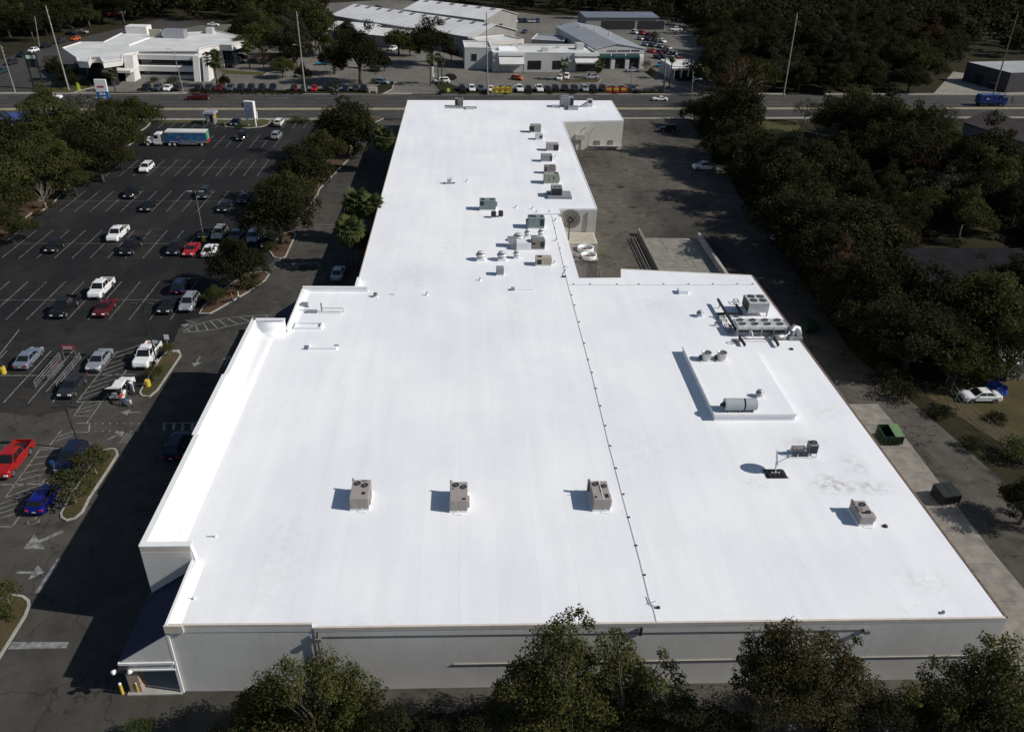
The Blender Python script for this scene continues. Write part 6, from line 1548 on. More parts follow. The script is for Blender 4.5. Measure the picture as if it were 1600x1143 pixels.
# flutter flags
def flag(base, top, label, m, n='feather_flag'):
    b = P(*base); t = PY(top[0],top[1],b.y); h = t.z; r = thing(n, label, 'flag', (b.x,b.y,0), .2)
    mb = MB(); mb.tube([(0,0,0),(-.1,0,h)], .03, 6); mb.build('pole', M['galv'], r)
    mb = MB(); pr = [(0,h*.15),(.75,h*.22),(.8,h*.7),(.5,h*.95),(-.08,h)]; mb.loft([[(x,-.02+.1*math.sin(z*2),z) for x,z in pr],[(x,.02+.1*math.sin(z*2),z) for x,z in pr]]); mb.build('cloth', M[m], r)
M['lime'] = mat('lime_flag', (.42,.62,.04), .7)
flag((123,145),(121,129),'lime green feather flag on the verge below the office','lime'); flag((699,145),(698,138),'small lime green flag by the hedge near the driveway','lime'); flag((676,124),(674,104),'white feather flag at the driveway palms','white')
def banner(label, u0, u1, v, h, m1, m2):
    a, b = P(u0,v,1.9), P(u1,v,1.9); w = (b-a).length
    r = thing('banner', label, 'banner', (a.x,a.y,0), rw)
    mb = MB(); n = 14
    fr_ = [(k*w/n, .06*math.sin(k*1.7)) for k in range(n+1)]
    for k in range(n): mb.loft([[(fr_[k][0],fr_[k][1],1.2),(fr_[k][0],fr_[k][1]+.02,1.2),(fr_[k][0],fr_[k][1]+.02,1.2+h),(fr_[k][0],fr_[k][1],1.2+h)],[(fr_[k+1][0],fr_[k+1][1],1.2),(fr_[k+1][0],fr_[k+1][1]+.02,1.2),(fr_[k+1][0],fr_[k+1][1]+.02,1.2+h),(fr_[k+1][0],fr_[k+1][1],1.2+h)]], mi=0)
    mb.build('cloth', m1, r)
    for k in range(3):
        mb = MB(); x = w*(.06+k*.32); mb.box(x,x+w*.22,-.12,-.09,1.2+h*.42,1.2+h*.85); mb.build('printed_word', m2, r)
    for x in (0,w):
        mb = MB(); mb.tube([(x,.05,0),(x,.05,1.3+h)], .05, 6); mb.build('post', M['galv'], r)
banner('bright yellow banner with three orange words over the roadside cars', 769, 800, 141, 1.7, mat('yellow_banner', (.62,.58,.06), .6), mat('orange_print', (.5,.22,.05), .6))
banner('red banner with yellow words hung over the roadside cars at the right', 945, 981, 141, 1.6, mat('red_banner', (.34,.03,.02), .6), mat('yellow_print', (.5,.4,.04), .6))
# kiosk by the road and the cart corral
p = P(331,193); r = thing('kiosk', 'small drive-up kiosk with a grey roof in the roadside stalls', 'kiosk', (p.x,p.y,0), -.1)
mb = MB(); mb.box(-1.0,1.0,-1.0,1.0,0,2.6); mb.build('cabin', M['galv'], r)
mb = MB(); mb.loft([[(-1.6,-1.4,2.6),(1.5,-1.4,2.6),(1.5,1.5,2.6),(-1.6,1.5,2.6)],[(-1.4,-1.2,3.0),(1.3,-1.2,3.0),(1.3,1.3,3.15),(-1.4,1.3,3.15)]]); mb.build('roof', M['unitgrey'], r)
for x0,x1,m in ((-.6,-.1,'white'),(.2,.8,'trim')):
    mb = MB(); mb.box(x0,x1,-1.05,-1.0,.7,2.2); mb.build('front_panel', M[m], r)
mb = MB(); mb.box(1.0,1.06,-.8,.8,1.2,2.4); mb.build('side_poster', printmat('poster_print', ((.4,.3,.05),(.5,.42,.1),(.35,.05,.04),(.1,.1,.1)), 2.), r)
for x in (-1.5,1.4): 
    mb = MB(); mb.tube([(x,-1.3,0),(x,-1.3,2.6)], .05, 6); mb.build('post', M['galv'], r)
p = P(97,578); r = thing('cart_corral', 'trolley corral with a red sign between the silver and dark sedans', 'cart corral', (p.x,p.y,.02))
xa = 1.25
for s in (-1,1):
    mb = MB()
    for z in (.25,.6,.95): mb.tube([(s*xa,-4.2,z),(s*xa,2.6,z)], .03, 6)
    for y in (-4.2,-2,.3,2.6): mb.tube([(s*xa,y,0),(s*xa,y,.95)], .035, 6)
    mb.build('side_rail', M['unitgrey'], r)
    mb = MB(); mb.tube([(s*.75,2.6,0),(s*.75,2.6,2.0)], .03, 6); mb.build('sign_post', M['galv'], r)
mb = MB(); mb.box(-.8,.8,2.56,2.64,1.45,2.0); mb.build('sign_board', mat('faded_red_sign', (.36,.05,.06), .5, var=.1), r)
for k in range(2):
    mb = MB(); mb.box(-.55,.55,2.53,2.56,1.55+k*.2,1.61+k*.2); mb.build('sign_line', M['plate'], r)
# carts
for k in range(4):
    r2 = thing('shopping_cart', 'shopping trolley nested in the corral under the red sign', 'shopping cart', (p.x-.2,p.y-2.2+k*.75,.02), 0, 'trolleys in the corral')
    mb = MB()
    for z,e in ((.45,.0),(.72,.05),(1.0,.1)):
        mb.tube([(-.25-e/2,-.45-e,z),(.25+e/2,-.45-e,z),(.28,.45,z),(-.28,.45,z),(-.25-e/2,-.45-e,z)], .018, 5)
    for x in (-.25,0,.25):
        mb.tube([(x,-.48,.45),(x,-.55,1.0)], .014, 5); mb.tube([(x,-.45,.45),(x,.45,.45)], .014, 5)
    mb.build('basket', M['unitgrey'], r2)
    mb = MB(); mb.tube([(-.28,.5,1.05),(.28,.5,1.05)], .03, 6); mb.build('handle', M['signred'], r2)
    for x in (-.22,.22):
        for y in (-.4,.4):
            mb = MB(); mb.lathe([(.07,-.02),(.07,.02)], 8, (x,y,.07), 'x'); mb.build('wheel', M['rubber'], r2)
p = P(88,741); r = thing('bay_sign', 'small blue accessible bay sign on a post by the hatched stripes', 'sign', (p.x,p.y,0))
mb = MB(); mb.tube([(0,0,0),(0,0,1.75)], .035, 6); mb.build('post', M['galv'], r); mb = MB(); mb.box(-.2,.2,-.05,-.02,1.25,1.8); mb.build('sign_face', M['signblue'], r)
p = P(264,545); r = thing('bay_sign', 'white backed sign on a post at the top of the small island', 'sign', (p.x,p.y,.12))
mb = MB(); mb.tube([(0,0,0),(0,0,2.0)], .035, 6); mb.build('post', M['galv'], r); mb = MB(); mb.box(-.3,.3,-.05,-.02,1.3,2.0); mb.build('sign_face', M['white'], r)
p = P(275,551); r = thing('stone_block', 'pale flat stone at the corner of the small island', 'stone', (p.x,p.y,.14)); mb = MB(); mb.cbox(-.45,.45,-.25,.25,0,.22,.06); mb.build('block', M['concrete'], r)
for k,(u,v) in enumerate(((1285,850),)): pass
# fence between alley and yard on the right
q = [P(1478,600),P(1500,640),P(1560,690),P(1610,735)]
r = thing('chain_fence', 'thin wire fence between the alley and the dry yard at the right', 'fence', (0,0,0))
for i in range(3):
    for k in range(3):
        c = q[i].lerp(q[i+1],k/3); mb = MB(); mb.tube([(c.x,c.y,0),(c.x,c.y,1.5)], .04, 6); mb.build('post', M['galv'], r)
    for z in (.1,.75,1.45):
        mb = MB(); mb.tube([(q[i].x,q[i].y,z),(q[i+1].x,q[i+1].y,z)], .018, 5); mb.build('wire', M['galv'], r)
# ---------------------------------------------------------------- people
M['skin'] = mat('skin_tone', (.42,.26,.19), .6, var=.05); M['jeans'] = mat('blue_jeans', (.05,.075,.14), .85); M['orangeshirt'] = mat('orange_shirt', (.50,.12,.03), .85)
M['whiteshirt'] = mat('white_shirt', (.7,.7,.68), .85); M['darkcloth'] = mat('dark_trousers', (.03,.03,.035), .9); M['redshirt'] = mat('red_shirt', (.5,.03,.02), .85); M['hair'] = mat('dark_hair', (.03,.02,.015), .8); M['greyhair'] = mat('grey_hair', (.4,.38,.35), .8)
def person(label, u, v, rz, J, shirt, legs, hair, z=.02):
    """one skinned body grown from a joint skeleton; clothing colours follow the joints"""
    p = P(u,v,0); r = thing('person', label, 'person', (p.x,p.y,z), rz)
    names = list(J); idx = {n:i for i,n in enumerate(names)}
    ED = [('pelvis','waist'),('waist','chest'),('chest','neck'),('neck','head'),('head','crown'),('chest','shl'),('shl','ell'),('ell','wrl'),('wrl','hal'),('chest','shr'),('shr','elr'),('elr','wrr'),('wrr','har'),
          ('pelvis','hil'),('hil','knl'),('knl','anl'),('anl','tol'),('pelvis','hir'),('hir','knr'),('knr','anr'),('anr','tor')]
    RD = {'pelvis':.155,'waist':.14,'chest':.165,'neck':.06,'head':.10,'crown':.085,'sh':.075,'el':.05,'wr':.036,'ha':.04,'hi':.10,'kn':.065,'an':.045,'to':.04}
    me = bpy.data.meshes.new('body'); me.from_pydata([J[n] for n in names], [(idx[a],idx[b]) for a,b in ED], [])
    o = bpy.data.objects.new('body', me); link(o, r)
    bm = bmesh.new(); bm.from_mesh(me); sl_ = bm.verts.layers.skin.verify(); bm.verts.ensure_lookup_table()
    for n,i in idx.items():
        q = RD.get(n) or RD[n[:2]]; bm.verts[i][sl_].radius = (q,q*(.75 if n in('chest','waist','pelvis') else 1)); bm.verts[i][sl_].use_root = n == 'pelvis'
    bm.to_mesh(me); bm.free()
    o.modifiers.new('skin','SKIN'); s = o.modifiers.new('sub','SUBSURF'); s.levels = s.render_levels = 2
    dg = bpy.context.evaluated_depsgraph_get(); m2 = bpy.data.meshes.new_from_object(o.evaluated_get(dg)); o.modifiers.clear(); o.data = m2
    m2.materials.clear()
    for m in (M['skin'],M[shirt],M[legs],M[hair],M['darkcloth']): m2.materials.append(m)
    pts = {n:Vector(J[n]) for n in names}
    grp = {'pelvis':2,'waist':1,'chest':1,'neck':0,'head':0,'crown':3,'shl':1,'shr':1,'ell':1,'elr':1,'wrl':0,'wrr':0,'hal':0,'har':0,'hil':2,'hir':2,'knl':2,'knr':2,'anl':2,'anr':2,'tol':4,'tor':4}
    for f in m2.polygons:
        n = min(names, key=lambda k: (pts[k]-f.center).length_squared); f.material_index = grp[n]; f.use_smooth = True
    # five short fingers on each hand, and a nose and ears
    for s in ('l','r'):
        h, w_ = pts['ha'+s], pts['wr'+s]; d = (h-w_).normalized(); sd_ = d.cross(Vector((0,1,0))).normalized(); mb = MB()
        for k in range(4): a = h+d*.03+sd_*(-.03+.02*k); mb.tube([a,a+d*(.055-.006*abs(k-1.4)),a+d*.075+Vector((0,-.02,-.01))], [.011,.010,.007], 6)
        a = h-d*.02+sd_*.04; mb.tube([a,a+sd_*.03+d*.02,a+sd_*.03+d*.055], [.013,.011,.008], 6); mb.build('hand_fingers', M['skin'], r)
    hd_ = pts['head']; mb = MB(); mb.loft([[hd_+Vector((x,-.095,z)) for x,z in ((-.014,-.02),(.014,-.02),(0,.03))],[hd_+Vector((x*.5,-.125,z-.005)) for x,z in ((-.014,-.012),(.014,-.012),(0,.0))]]); 
    for s in (-1,1): mb.cbox(hd_.x+s*.1-.012,hd_.x+s*.1+.012,hd_.y-.02,hd_.y+.02,hd_.z-.03,hd_.z+.03,.008)
    mb.build('face_features', M['skin'], r)
    mb = MB(); c = pts['crown']; mb.lathe([(.108,-.06),(.115,-.0),(.10,.06),(.06,.095),(.01,.105)], 14, (c.x,c.y+.012,c.z)); mb.build('hair', M[hair], r, True)
    return r
walk = {'pelvis':(0,0,.95),'waist':(0,-.01,1.12),'chest':(0,-.02,1.36),'neck':(0,-.03,1.52),'head':(0,-.045,1.63),'crown':(0,-.03,1.70),
        'shl':(-.19,-.02,1.43),'ell':(-.24,.10,1.16),'wrl':(-.22,.02,.93),'hal':(-.21,-.02,.86),'shr':(.19,-.02,1.43),'elr':(.24,-.10,1.17),'wrr':(.22,-.27,1.0),'har':(.21,-.34,.97),
        'hil':(-.10,0,.90),'knl':(-.11,-.20,.52),'anl':(-.11,-.26,.09),'tol':(-.11,-.42,.05),'hir':(.10,0,.90),'knr':(.11,.05,.50),'anr':(.11,.33,.16),'tor':(.11,.26,.04)}
person('person in an orange shirt and jeans walking beside the planted island', 364, 474, -1.0, walk, 'orangeshirt', 'jeans', 'hair')
person('person in a white shirt walking just behind the one in orange', 374, 472, -1.0, {k:(x*.95,y*.9,z*.95) for k,(x,y,z) in walk.items()}, 'whiteshirt', 'darkcloth', 'greyhair')
bend = {'pelvis':(0,0,.93),'waist':(0,-.13,1.05),'chest':(0,-.36,1.18),'neck':(0,-.50,1.26),'head':(0,-.61,1.29),'crown':(0,-.64,1.36),
        'shl':(-.19,-.40,1.22),'ell':(-.22,-.52,.98),'wrl':(-.17,-.74,.95),'hal':(-.15,-.82,.96),'shr':(.19,-.40,1.22),'elr':(.22,-.53,.99),'wrr':(.17,-.76,.96),'har':(.15,-.84,.97),
        'hil':(-.10,.02,.88),'knl':(-.11,-.05,.48),'anl':(-.11,.04,.08),'tol':(-.11,-.12,.04),'hir':(.10,.02,.88),'knr':(.12,.03,.48),'anr':(.12,.18,.09),'tor':(.12,.03,.04)}
person('person in red bending to the open tailgate of the white hatchback', 191, 633, PI, bend, 'redshirt', 'jeans', 'hair')
p = P(203,634); r = thing('loaded_trolley', 'trolley with blue and pale bags behind the person in red', 'shopping cart', (p.x,p.y,.02), .5)
mb = MB()
for z in (.45,.75,1.0): mb.tube([(-.28,-.45,z),(.28,-.45,z),(.28,.45,z),(-.28,.45,z),(-.28,-.45,z)], .018, 5)
for x in (-.25,0,.25): mb.tube([(x,-.46,.45),(x,-.46,1.0)], .014, 5); mb.tube([(x,-.45,.45),(x,.45,.45)], .014, 5)
mb.build('basket', M['galv'], r)
for x,y,m in ((-.12,.1,'signblue'),(.12,-.15,'coping_white')):
    mb = MB(); mb.cbox(x-.13,x+.13,y-.18,y+.18,.47,.85,.06); mb.build('shopping_bag', M[m], r)
for x in (-.22,.22):
    for y in (-.4,.4):
        mb = MB(); mb.lathe([(.07,-.02),(.07,.02)], 8, (x,y,.07), 'x'); mb.build('wheel', M['rubber'], r)

# ---------------------------------------------------------------- trees
def leafcloud(name, clumps, per, leaf, m, seed, squash=.8, shell=.45, droop=0.):
    """many small leaf faces spread through rounded clumps; clumps: x, y, z, r"""
    g = np.random.default_rng(seed); V = []
    for (x,y,z,r) in clumps:
        n = max(20, int(per*r*r))
        d = g.normal(size=(n,3)); d /= np.linalg.norm(d,axis=1)[:,None]
        rad_ = r*(shell+(1.08-shell)*g.random(n)**.6)*(1+.16*np.sin(d[:,0]*5+x)+.14*np.sin(d[:,1]*6+y+d[:,2]*4))
        c = d*rad_[:,None]; c[:,2] *= squash; c += np.array((x,y,z))
        c[:,2] -= droop*(1-d[:,2])*r*.3
        nr = .45*d+g.normal(size=(n,3))*.55+np.array((0,0,.45)); nr /= np.linalg.norm(nr,axis=1)[:,None]
        t = np.cross(nr, g.normal(size=(n,3))); t /= np.linalg.norm(t,axis=1)[:,None]; b = np.cross(nr,t)
        s = leaf*(.55+.8*g.random(n))[:,None]
        V.append(np.stack([c-t*s*.5, c-b*s*.30+nr*s*.06, c+t*s*.5, c+b*s*.30+nr*s*.06],1))
    V = np.concatenate(V); n = len(V)
    me = bpy.data.meshes.new(name)
    me.vertices.add(n*4); me.vertices.foreach_set('co', V.reshape(-1).astype(np.float32))
    me.loops.add(n*4); me.loops.foreach_set('vertex_index', np.arange(n*4,dtype=np.int32))
    me.polygons.add(n); me.polygons.foreach_set('loop_start', np.arange(0,n*4,4,dtype=np.int32)); me.polygons.foreach_set('loop_total', np.full(n,4,dtype=np.int32))
    me.materials.append(m); me.update(calc_edges=True)
    return me
def trunkmesh(name, clumps, h0, r0, m, seed, n=9, lean=(0,0)):
    g = random.Random(seed); mb = MB()
    top = (lean[0],lean[1],h0)
    mb.tube([(0,0,-.1),(lean[0]*.3+g.uniform(-.1,.1),lean[1]*.3,h0*.4),top], [r0*1.35,r0,r0*.8], 9)
    for c in sorted(clumps, key=lambda c: -c[3])[:n]:
        e = Vector(c[:3]); s = Vector(top)-Vector((0,0,g.uniform(.0,h0*.35)))
        mid = s.lerp(e,.5)+Vector((g.uniform(-.4,.4),g.uniform(-.4,.4),g.uniform(-.5,.1)))
        mb.tube([s,mid,e], [r0*.5,r0*.3,r0*.08], 6)
        for k in range(2):
            e2 = e+Vector((g.uniform(-1,1),g.uniform(-1,1),g.uniform(-.2,.9)))*c[3]*.9; mb.tube([mid.lerp(e,.4),e2], [r0*.16,r0*.03], 5)
    return mb.mesh(name, m, True)
def oakclumps(seed, R=6., zc=5.6, hz=3.6, n=24, rc=1.9, wild=0.):
    g = random.Random(seed); out = [(0,0,zc+hz*.35,rc*1.25)]; k = 0
    for w in range(int(wild*9)):
        a = g.uniform(0,2*PI); q = R*g.uniform(.75,1.1); out.append((q*math.cos(a),q*math.sin(a),zc+hz*g.uniform(-.5,.55),rc*g.uniform(.45,.9)))
    for w in range(int(wild*4)):
        a = g.uniform(0,2*PI); q = R*g.uniform(.1,.5); out.append((q*math.cos(a),q*math.sin(a),zc+hz*g.uniform(.8,1.25),rc*g.uniform(.5,.85)))
    while len(out) < n and k < 4000:
        k += 1; a = g.uniform(0,2*PI); q = math.sqrt(g.random()); x, y = R*.82*q*math.cos(a), R*.82*q*math.sin(a)
        z = zc+hz*(math.sqrt(max(0,1-q*q))*g.uniform(.25,1.0)-.25*g.random()-.18*q)
        r = rc*g.uniform(.65,1.2)
        if min((x-o[0])**2+(y-o[1])**2+(z-o[2])**2 for o in out) > (rc*.72)**2: out.append((x,y,z,r))
    return out
TP = {}
def treeproto(kind):
    if kind in TP: return TP[kind]
    base, k = kind.rstrip('0123456789'), int(kind[-1])
    if base == 'oak': cl = oakclumps(10+k, 5.8, 5.6, 3.6, 28, 1.8, .3+.25*k); cr = leafcloud('crown', cl, 150, .38, M['oak'], k); tk = trunkmesh('trunk', cl, 3.4, .34, M['bark'], k)
    elif base == 'dense': cl = oakclumps(30+k, 5.6, 6.0, 4.6, 34, 1.8, .5+.25*k); cr = leafcloud('crown', cl, 150, .40, M['oakdark'], 40+k); tk = trunkmesh('trunk', cl, 4.0, .36, M['bark'], 40+k)
    elif base == 'thin': cl = oakclumps(50+k, 6, 6.0, 4.2, 26, 1.5); cr = leafcloud('crown', cl, 46, .36, M['greyleaf'], 60+k, shell=.2); tk = trunkmesh('trunk', cl, 3.2, .28, M['barkpale'], 60+k, 22)
    elif base == 'tall': cl = oakclumps(70+k, 4.4, 8.6, 5.6, 32, 1.6, .8); cr = leafcloud('crown', cl, 140, .40, M['oak'], 80+k); tk = trunkmesh('trunk', cl, 6.0, .32, M['bark'], 80+k)
    elif base == 'bush': cl = oakclumps(90+k, 2.2, 1.0, 1.1, 14, .8); cr = leafcloud('crown', cl, 150, .26, M['oak'], 90+k); tk = trunkmesh('trunk', cl, .5, .12, M['bark'], 90+k)
    elif base == 'young': cl = oakclumps(95+k, 2.1, 2.6, 1.2, 16, .8); cr = leafcloud('crown', cl, 190, .24, M['oaknear'], 95+k); tk = trunkmesh('trunk', cl, 1.7, .09, M['barkpale'], 95+k)
    elif base == 'bare': cl = oakclumps(97+k, 5, 5.2, 3.2, 20, 1.2); cr = leafcloud('crown', cl, 14, .28, M['greyleaf'], 97+k, shell=.1); tk = trunkmesh('trunk', cl, 2.6, .22, M['barkpale'], 97+k, 20)
    TP[kind] = (cr, tk); return TP[kind]
BASER = {'oak':6.,'dense':6.,'thin':6.,'tall':4.6,'bush':2.2,'young':2.1,'bare':5.}
BASEZ = {'oak':6.4,'dense':6.8,'thin':6.6,'tall':9.2,'bush':1.2,'young':2.9,'bare':5.6}
TR = random.Random(77)
def put_tree(kind, x, y, s, label, group=None, m=None, cat=None, name=None, sz=None, z=0):
    cr, tk = treeproto(kind); base = kind.rstrip('0123456789')
    r = thing(name or {'bush':'shrub','young':'young_tree','bare':'bare_tree','tall':'tall_tree','thin':'sparse_tree'}.get(base,'oak_tree'), label, cat or ('shrub' if base == 'bush' else 'tree'), (x,y,z), TR.uniform(0,6.28), group, (s*TR.uniform(.88,1.12),s*TR.uniform(.88,1.12),(sz or s)))
    use(tk, 'trunk', r); c = use(cr, 'crown', r)
    if m: c.material_slots[0].link = 'OBJECT'; c.material_slots[0].material = M[m]
    return r
def tree(kind, u, v, rpx, label, group=None, m=None, **k):
    """crown centre (u, v) and crown radius in photograph pixels"""
    base = kind.rstrip('0123456789'); p = P(u,v,5)
    for _ in range(3):
        s = rpx*mpp(p)/BASER[base]; p = P(u,v,BASEZ[base]*s)
    return put_tree(kind, p.x, p.y, s, label, group, m, **k)

# car park and planting strip trees
GM = 'oaks along the planting strip beside the wing'
tree('dense0',541,187,54,'big round oak at the road end of the planting strip',GM)
tree('oak1',503,226,40,'oak leaning over the strip just below the big round one',GM)
tree('dense1',474,262,48,'dark oak in the middle of the strip, with shade thrown across the lane',GM)
tree('oak2',452,292,44,'lower oak of the strip above the curb gap',GM)
tree('dense2',434,327,52,'broad oak shading the parked pale blue car, end of the strip',GM)
tree('dense3',372,404,44,'leafy oak on the island above the two walkers',GM)
tree('bush0',392,441,20,'tangled shrubs on the island just below the leafy oak','island shrubs')
tree('oak0',336,457,20,'round grey green bush beside the silver off-roader','island shrubs',name='shrub',cat='shrub')
tree('young0',262,541,13,'young staked tree at the top of the small island','young island trees')
tree('young1',240,578,14,'young staked tree at the lower half of the small island','young island trees')
tree('young2',143,712,27,'young bushy tree at the top of the near island','young island trees')
tree('young0',108,752,32,'largest young bushy tree, in the middle of the near island','young island trees',m='oak')
tree('young1',6,920,26,'young tree at the left edge on the corner island','young island trees')
tree('bush1',4,955,22,'low dark bushes under the tree at the left edge','island shrubs')
tree('bush2',432,193,9,'small clipped bush beside the white roadside SUV','island shrubs')
tree('bush0',462,186,10,'round bush in the roadside hedge near the pylon sign','island shrubs')
tree('bush1',476,187,9,'smaller round bush in the roadside hedge','island shrubs')
tree('bush2',376,196,8,'dark low bush at the foot of the pylon sign','island shrubs')
tree('oak3',552,214,26,'smaller oak crowding the right side of the big round one',GM)
tree('oak0',430,292,32,'oak reaching out over the parked dark hatchback',GM)
tree('bush1',560,232,16,'shrubs at the road end of the planting strip','strip shrubs')
tree('bush2',470,318,18,'shrubs under the oaks at mid strip','strip shrubs',m='oakdark')
tree('bush0',452,350,15,'shrubs near the lower gap of the strip','strip shrubs',m='oakdark')
tree('bush1',424,384,14,'shrubs round the oak trunk at the strip end','strip shrubs')
GW = 'trees along the left edge of the car park'
for i,(k,u,v,rp,lab,m) in enumerate((('oak0',208,172,38,'spreading oak by the road below the tall blue sign',None),('oak1',160,195,46,'rounded oak in the left wood, second row from the road',None),('oak2',105,185,44,'oak in the left wood in line with the blue canopy',None),('oak3',55,190,40,'rounded tree just behind the blue canopy',None),
      ('oak3',195,205,32,'oak whose edge reaches the delivery truck cab',None),('dense0',150,238,42,'dark oak over the curb, mid left wood',None),('oak1',95,248,46,'full crowned tree in the middle of the left wood',None),('dense2',128,215,34,'dark filler crown high in the left wood',None),('oak0',185,240,24,'low crown at the curb in the left wood',None),('oak2',60,262,40,'broad crown above the bare curb tree',None),('dense3',20,215,34,'dark crown just below the blue canopy',None),('oak0',35,245,50,'broad oak at the left edge below the blue canopy',None),
      ('oak3',112,275,30,'tree leaning over the curb right of the bare one',None),('bare0',64,296,28,'bare pale trunked tree on the curb strip',None),('oak2',8,300,42,'oak at the left edge above the mulch strip',None),('oak3',12,345,34,'rounded shrubby tree at the left edge beside the stall rows',None),('oak1',175,170,30,'oak crown against the road at the left',None),
      ('thin1',130,160,30,'sparse grey crown against the road, left of the blue sign',None),('oak3',65,155,30,'oak crown below the white sedan on the road',None),('dense1',-40,200,60,'dark oak cut by the left edge behind the canopy',None),('oak1',-30,270,60,'oak cut by the left edge, mid height',None),('oak2',70,225,36,'small oak right of the blue canopy',None))):
    tree(k,u,v,rp,lab,GW,m)
for k,(u,v) in enumerate(((118,285),(78,318),(60,332),(95,300),(150,255),(165,248))): tree('bush%d'%(k%3),u,v,9,'low shrub on the curb strip at the left of the car park','curb strip shrubs',m='oak')

# palms
def fan_frond(m, name, seed):
    g = random.Random(seed); mb = MB(); mb.tube([(0,0,0),(.5,0,.12),(1.0,0,.05)], [.03,.022,.015], 5)
    for k in range(11):
        a = -1.75+3.5*k/10; d = Vector((math.cos(a),math.sin(a),-.05)); l = .95*(1-.12*abs(a))*g.uniform(.85,1.1); n_ = Vector((-d.y,d.x,0))*.115
        b = Vector((1.0,0,.05)); e1 = b+d*l*.6+Vector((0,0,-.06)); e2 = b+d*l+Vector((0,0,-.34*g.uniform(.6,1.4)))
        mb.add([b-n_*.3,b+n_*.3,e1+n_,e1-n_,e2], [(0,1,2,3),(3,2,4)])
    return mb.mesh(name, m)
FR = [fan_frond(M['palm'],'frond',k) for k in range(3)]; FD = fan_frond(M['palmdead'],'dead_frond',9)
def palm(u, v, rpx, label, h=None, group='cabbage palms', skirt=10, n=44):
    p = P(u,v,6)
    for _ in range(3):
        s = rpx*mpp(p)/1.95; hh = h or 6.0; p = P(u,v,hh)
    r = thing('palm_tree', label, 'palm tree', (p.x,p.y,0), TR.uniform(0,6), group)
    mb = MB(); mb.tube([(0,0,0),(.08,.05,hh*.5),(0,0,hh)], [.24,.19,.2], 10); mb.build('trunk', M['bark'], r)
    for k in range(n):
        a = k*2.399; t = 1-2*(k+.5)/n; el = math.asin(max(-.85,min(1,t*.95+.05)))
        f = use(FR[k%3], 'frond', r, (0,0,hh), rot=(0,-el,a)); f.scale = (s*TR.uniform(.9,1.1),)*3
    for k in range(skirt):
        f = use(FD, 'dead_frond', r, (0,0,hh-.2), rot=(0,1.15,k*2.399+.4)); f.scale = (s*.9,)*3
palm(599,217,22,'single round headed palm beside the upper wing wall',7.0)
palm(558,318,28,'left palm of the upper pair beside the wing wall',6.5); palm(580,322,24,'right palm of the upper pair tight against the wing roof',6.5)
palm(546,360,29,'tall palm with a brown skirt above the waiting silver sedan',6.5,skirt=14); palm(562,372,22,'low palm tucked behind the brown skirted one',4.8,skirt=12)
for u,v,rp,hh,lab in ((333,92,18,8,'big feathery palm before the right end of the office'),(175,115,10,5,'bright young palm by the office entrance'),(672,92,9,8,'left palm of the driveway trio'),(684,90,9,8,'middle palm of the driveway trio'),(690,95,8,7,'right palm of the driveway trio'),
        (1051,90,9,9,'round palm before the small showroom'),(1103,112,9,7,'palm at the right end of the small showroom'),(936,103,12,4,'low palm by the arched service bays'),(882,100,12,5,'palm left of the right white awning'),(386,72,13,7,'palm right of the office porch'),(1022,55,7,6,'slim palm in the car yard')):
    palm(u,v,rp,lab,hh,'palms across the road',2,20)

# across the road
GA = 'trees across the road'
for k,u,v,rp,lab,m in (('dense0',560,78,45,'big dark oak left of the driveway',None),('dense1',520,88,24,'dark oak left of the biggest one',None),('dense2',674,60,36,'dark oak right of the driveway before the warehouse',None),('oak0',622,58,25,'lighter oak before the long warehouse roof',None),('oak3',500,58,26,'oak behind the sky blue car',None),
      ('dense3',462,78,28,'dark oak by the tall pole across the road',None),('oak1',428,38,28,'pale green oak at the upper left lot',None),('thin0',410,88,18,'russet crown at the edge of the office lot','rustleaf'),('dense1',385,45,30,'dark oak behind the right end of the office',None),('oak2',640,72,14,'small oak right beside the driveway palms',None),
      ('dense3',472,112,16,'low dark tree behind the office stall lines',None),('oak0',440,100,20,'mid green tree left of the tall roadside pole',None),('dense1',600,95,14,'small dark tree at the left of the driveway mouth',None),('dense2',540,50,22,'dark tree before the twin workshop roofs',None),('oak2',705,78,14,'small tree left of the blank showroom wing',None),('thin1',874,97,12,'bare greyish shrub by the right white awning',None),('bush0',701,120,9,'round dark bush by the black SUV',None),('bush1',688,126,8,'clipped bush at the driveway hedge',None),('bush2',586,126,8,'dark cone bush on the planted bank',None),('thin0',1010,100,11,'russet small tree by the car yard','rustleaf'),
      ('oak3',1018,112,9,'low green tree below the car yard',None),('dense2',105,118,16,'dark tree by the office left end',None),('dense3',85,105,18,'dark tree beside the side road sign',None),('thin1',78,92,12,'sparse tree by the side road sign',None),('bush1',270,124,10,'low hedge bush below the office windows',None),('bush2',240,124,9,'second low hedge bush below the office windows',None),
      ('dense0',350,125,10,'low dark bush at the office lot entrance',None)):
    tree(k,u,v,rp,lab,GA,m)
for k in range(26):
    u = 300+k*11.5 if k < 16 else 690+(k-16)*34
    tree('bush%d'%(k%3),u,143.5,6.5,'low roadside hedge bush in front of the display cars','roadside hedge bushes',m='oakdark')
for k in range(7): tree('bush%d'%(k%3),960+k*12,142.5,6,'pale tufted shrub in the verge bed right of the red banner','verge bed shrubs',m='greyleaf')

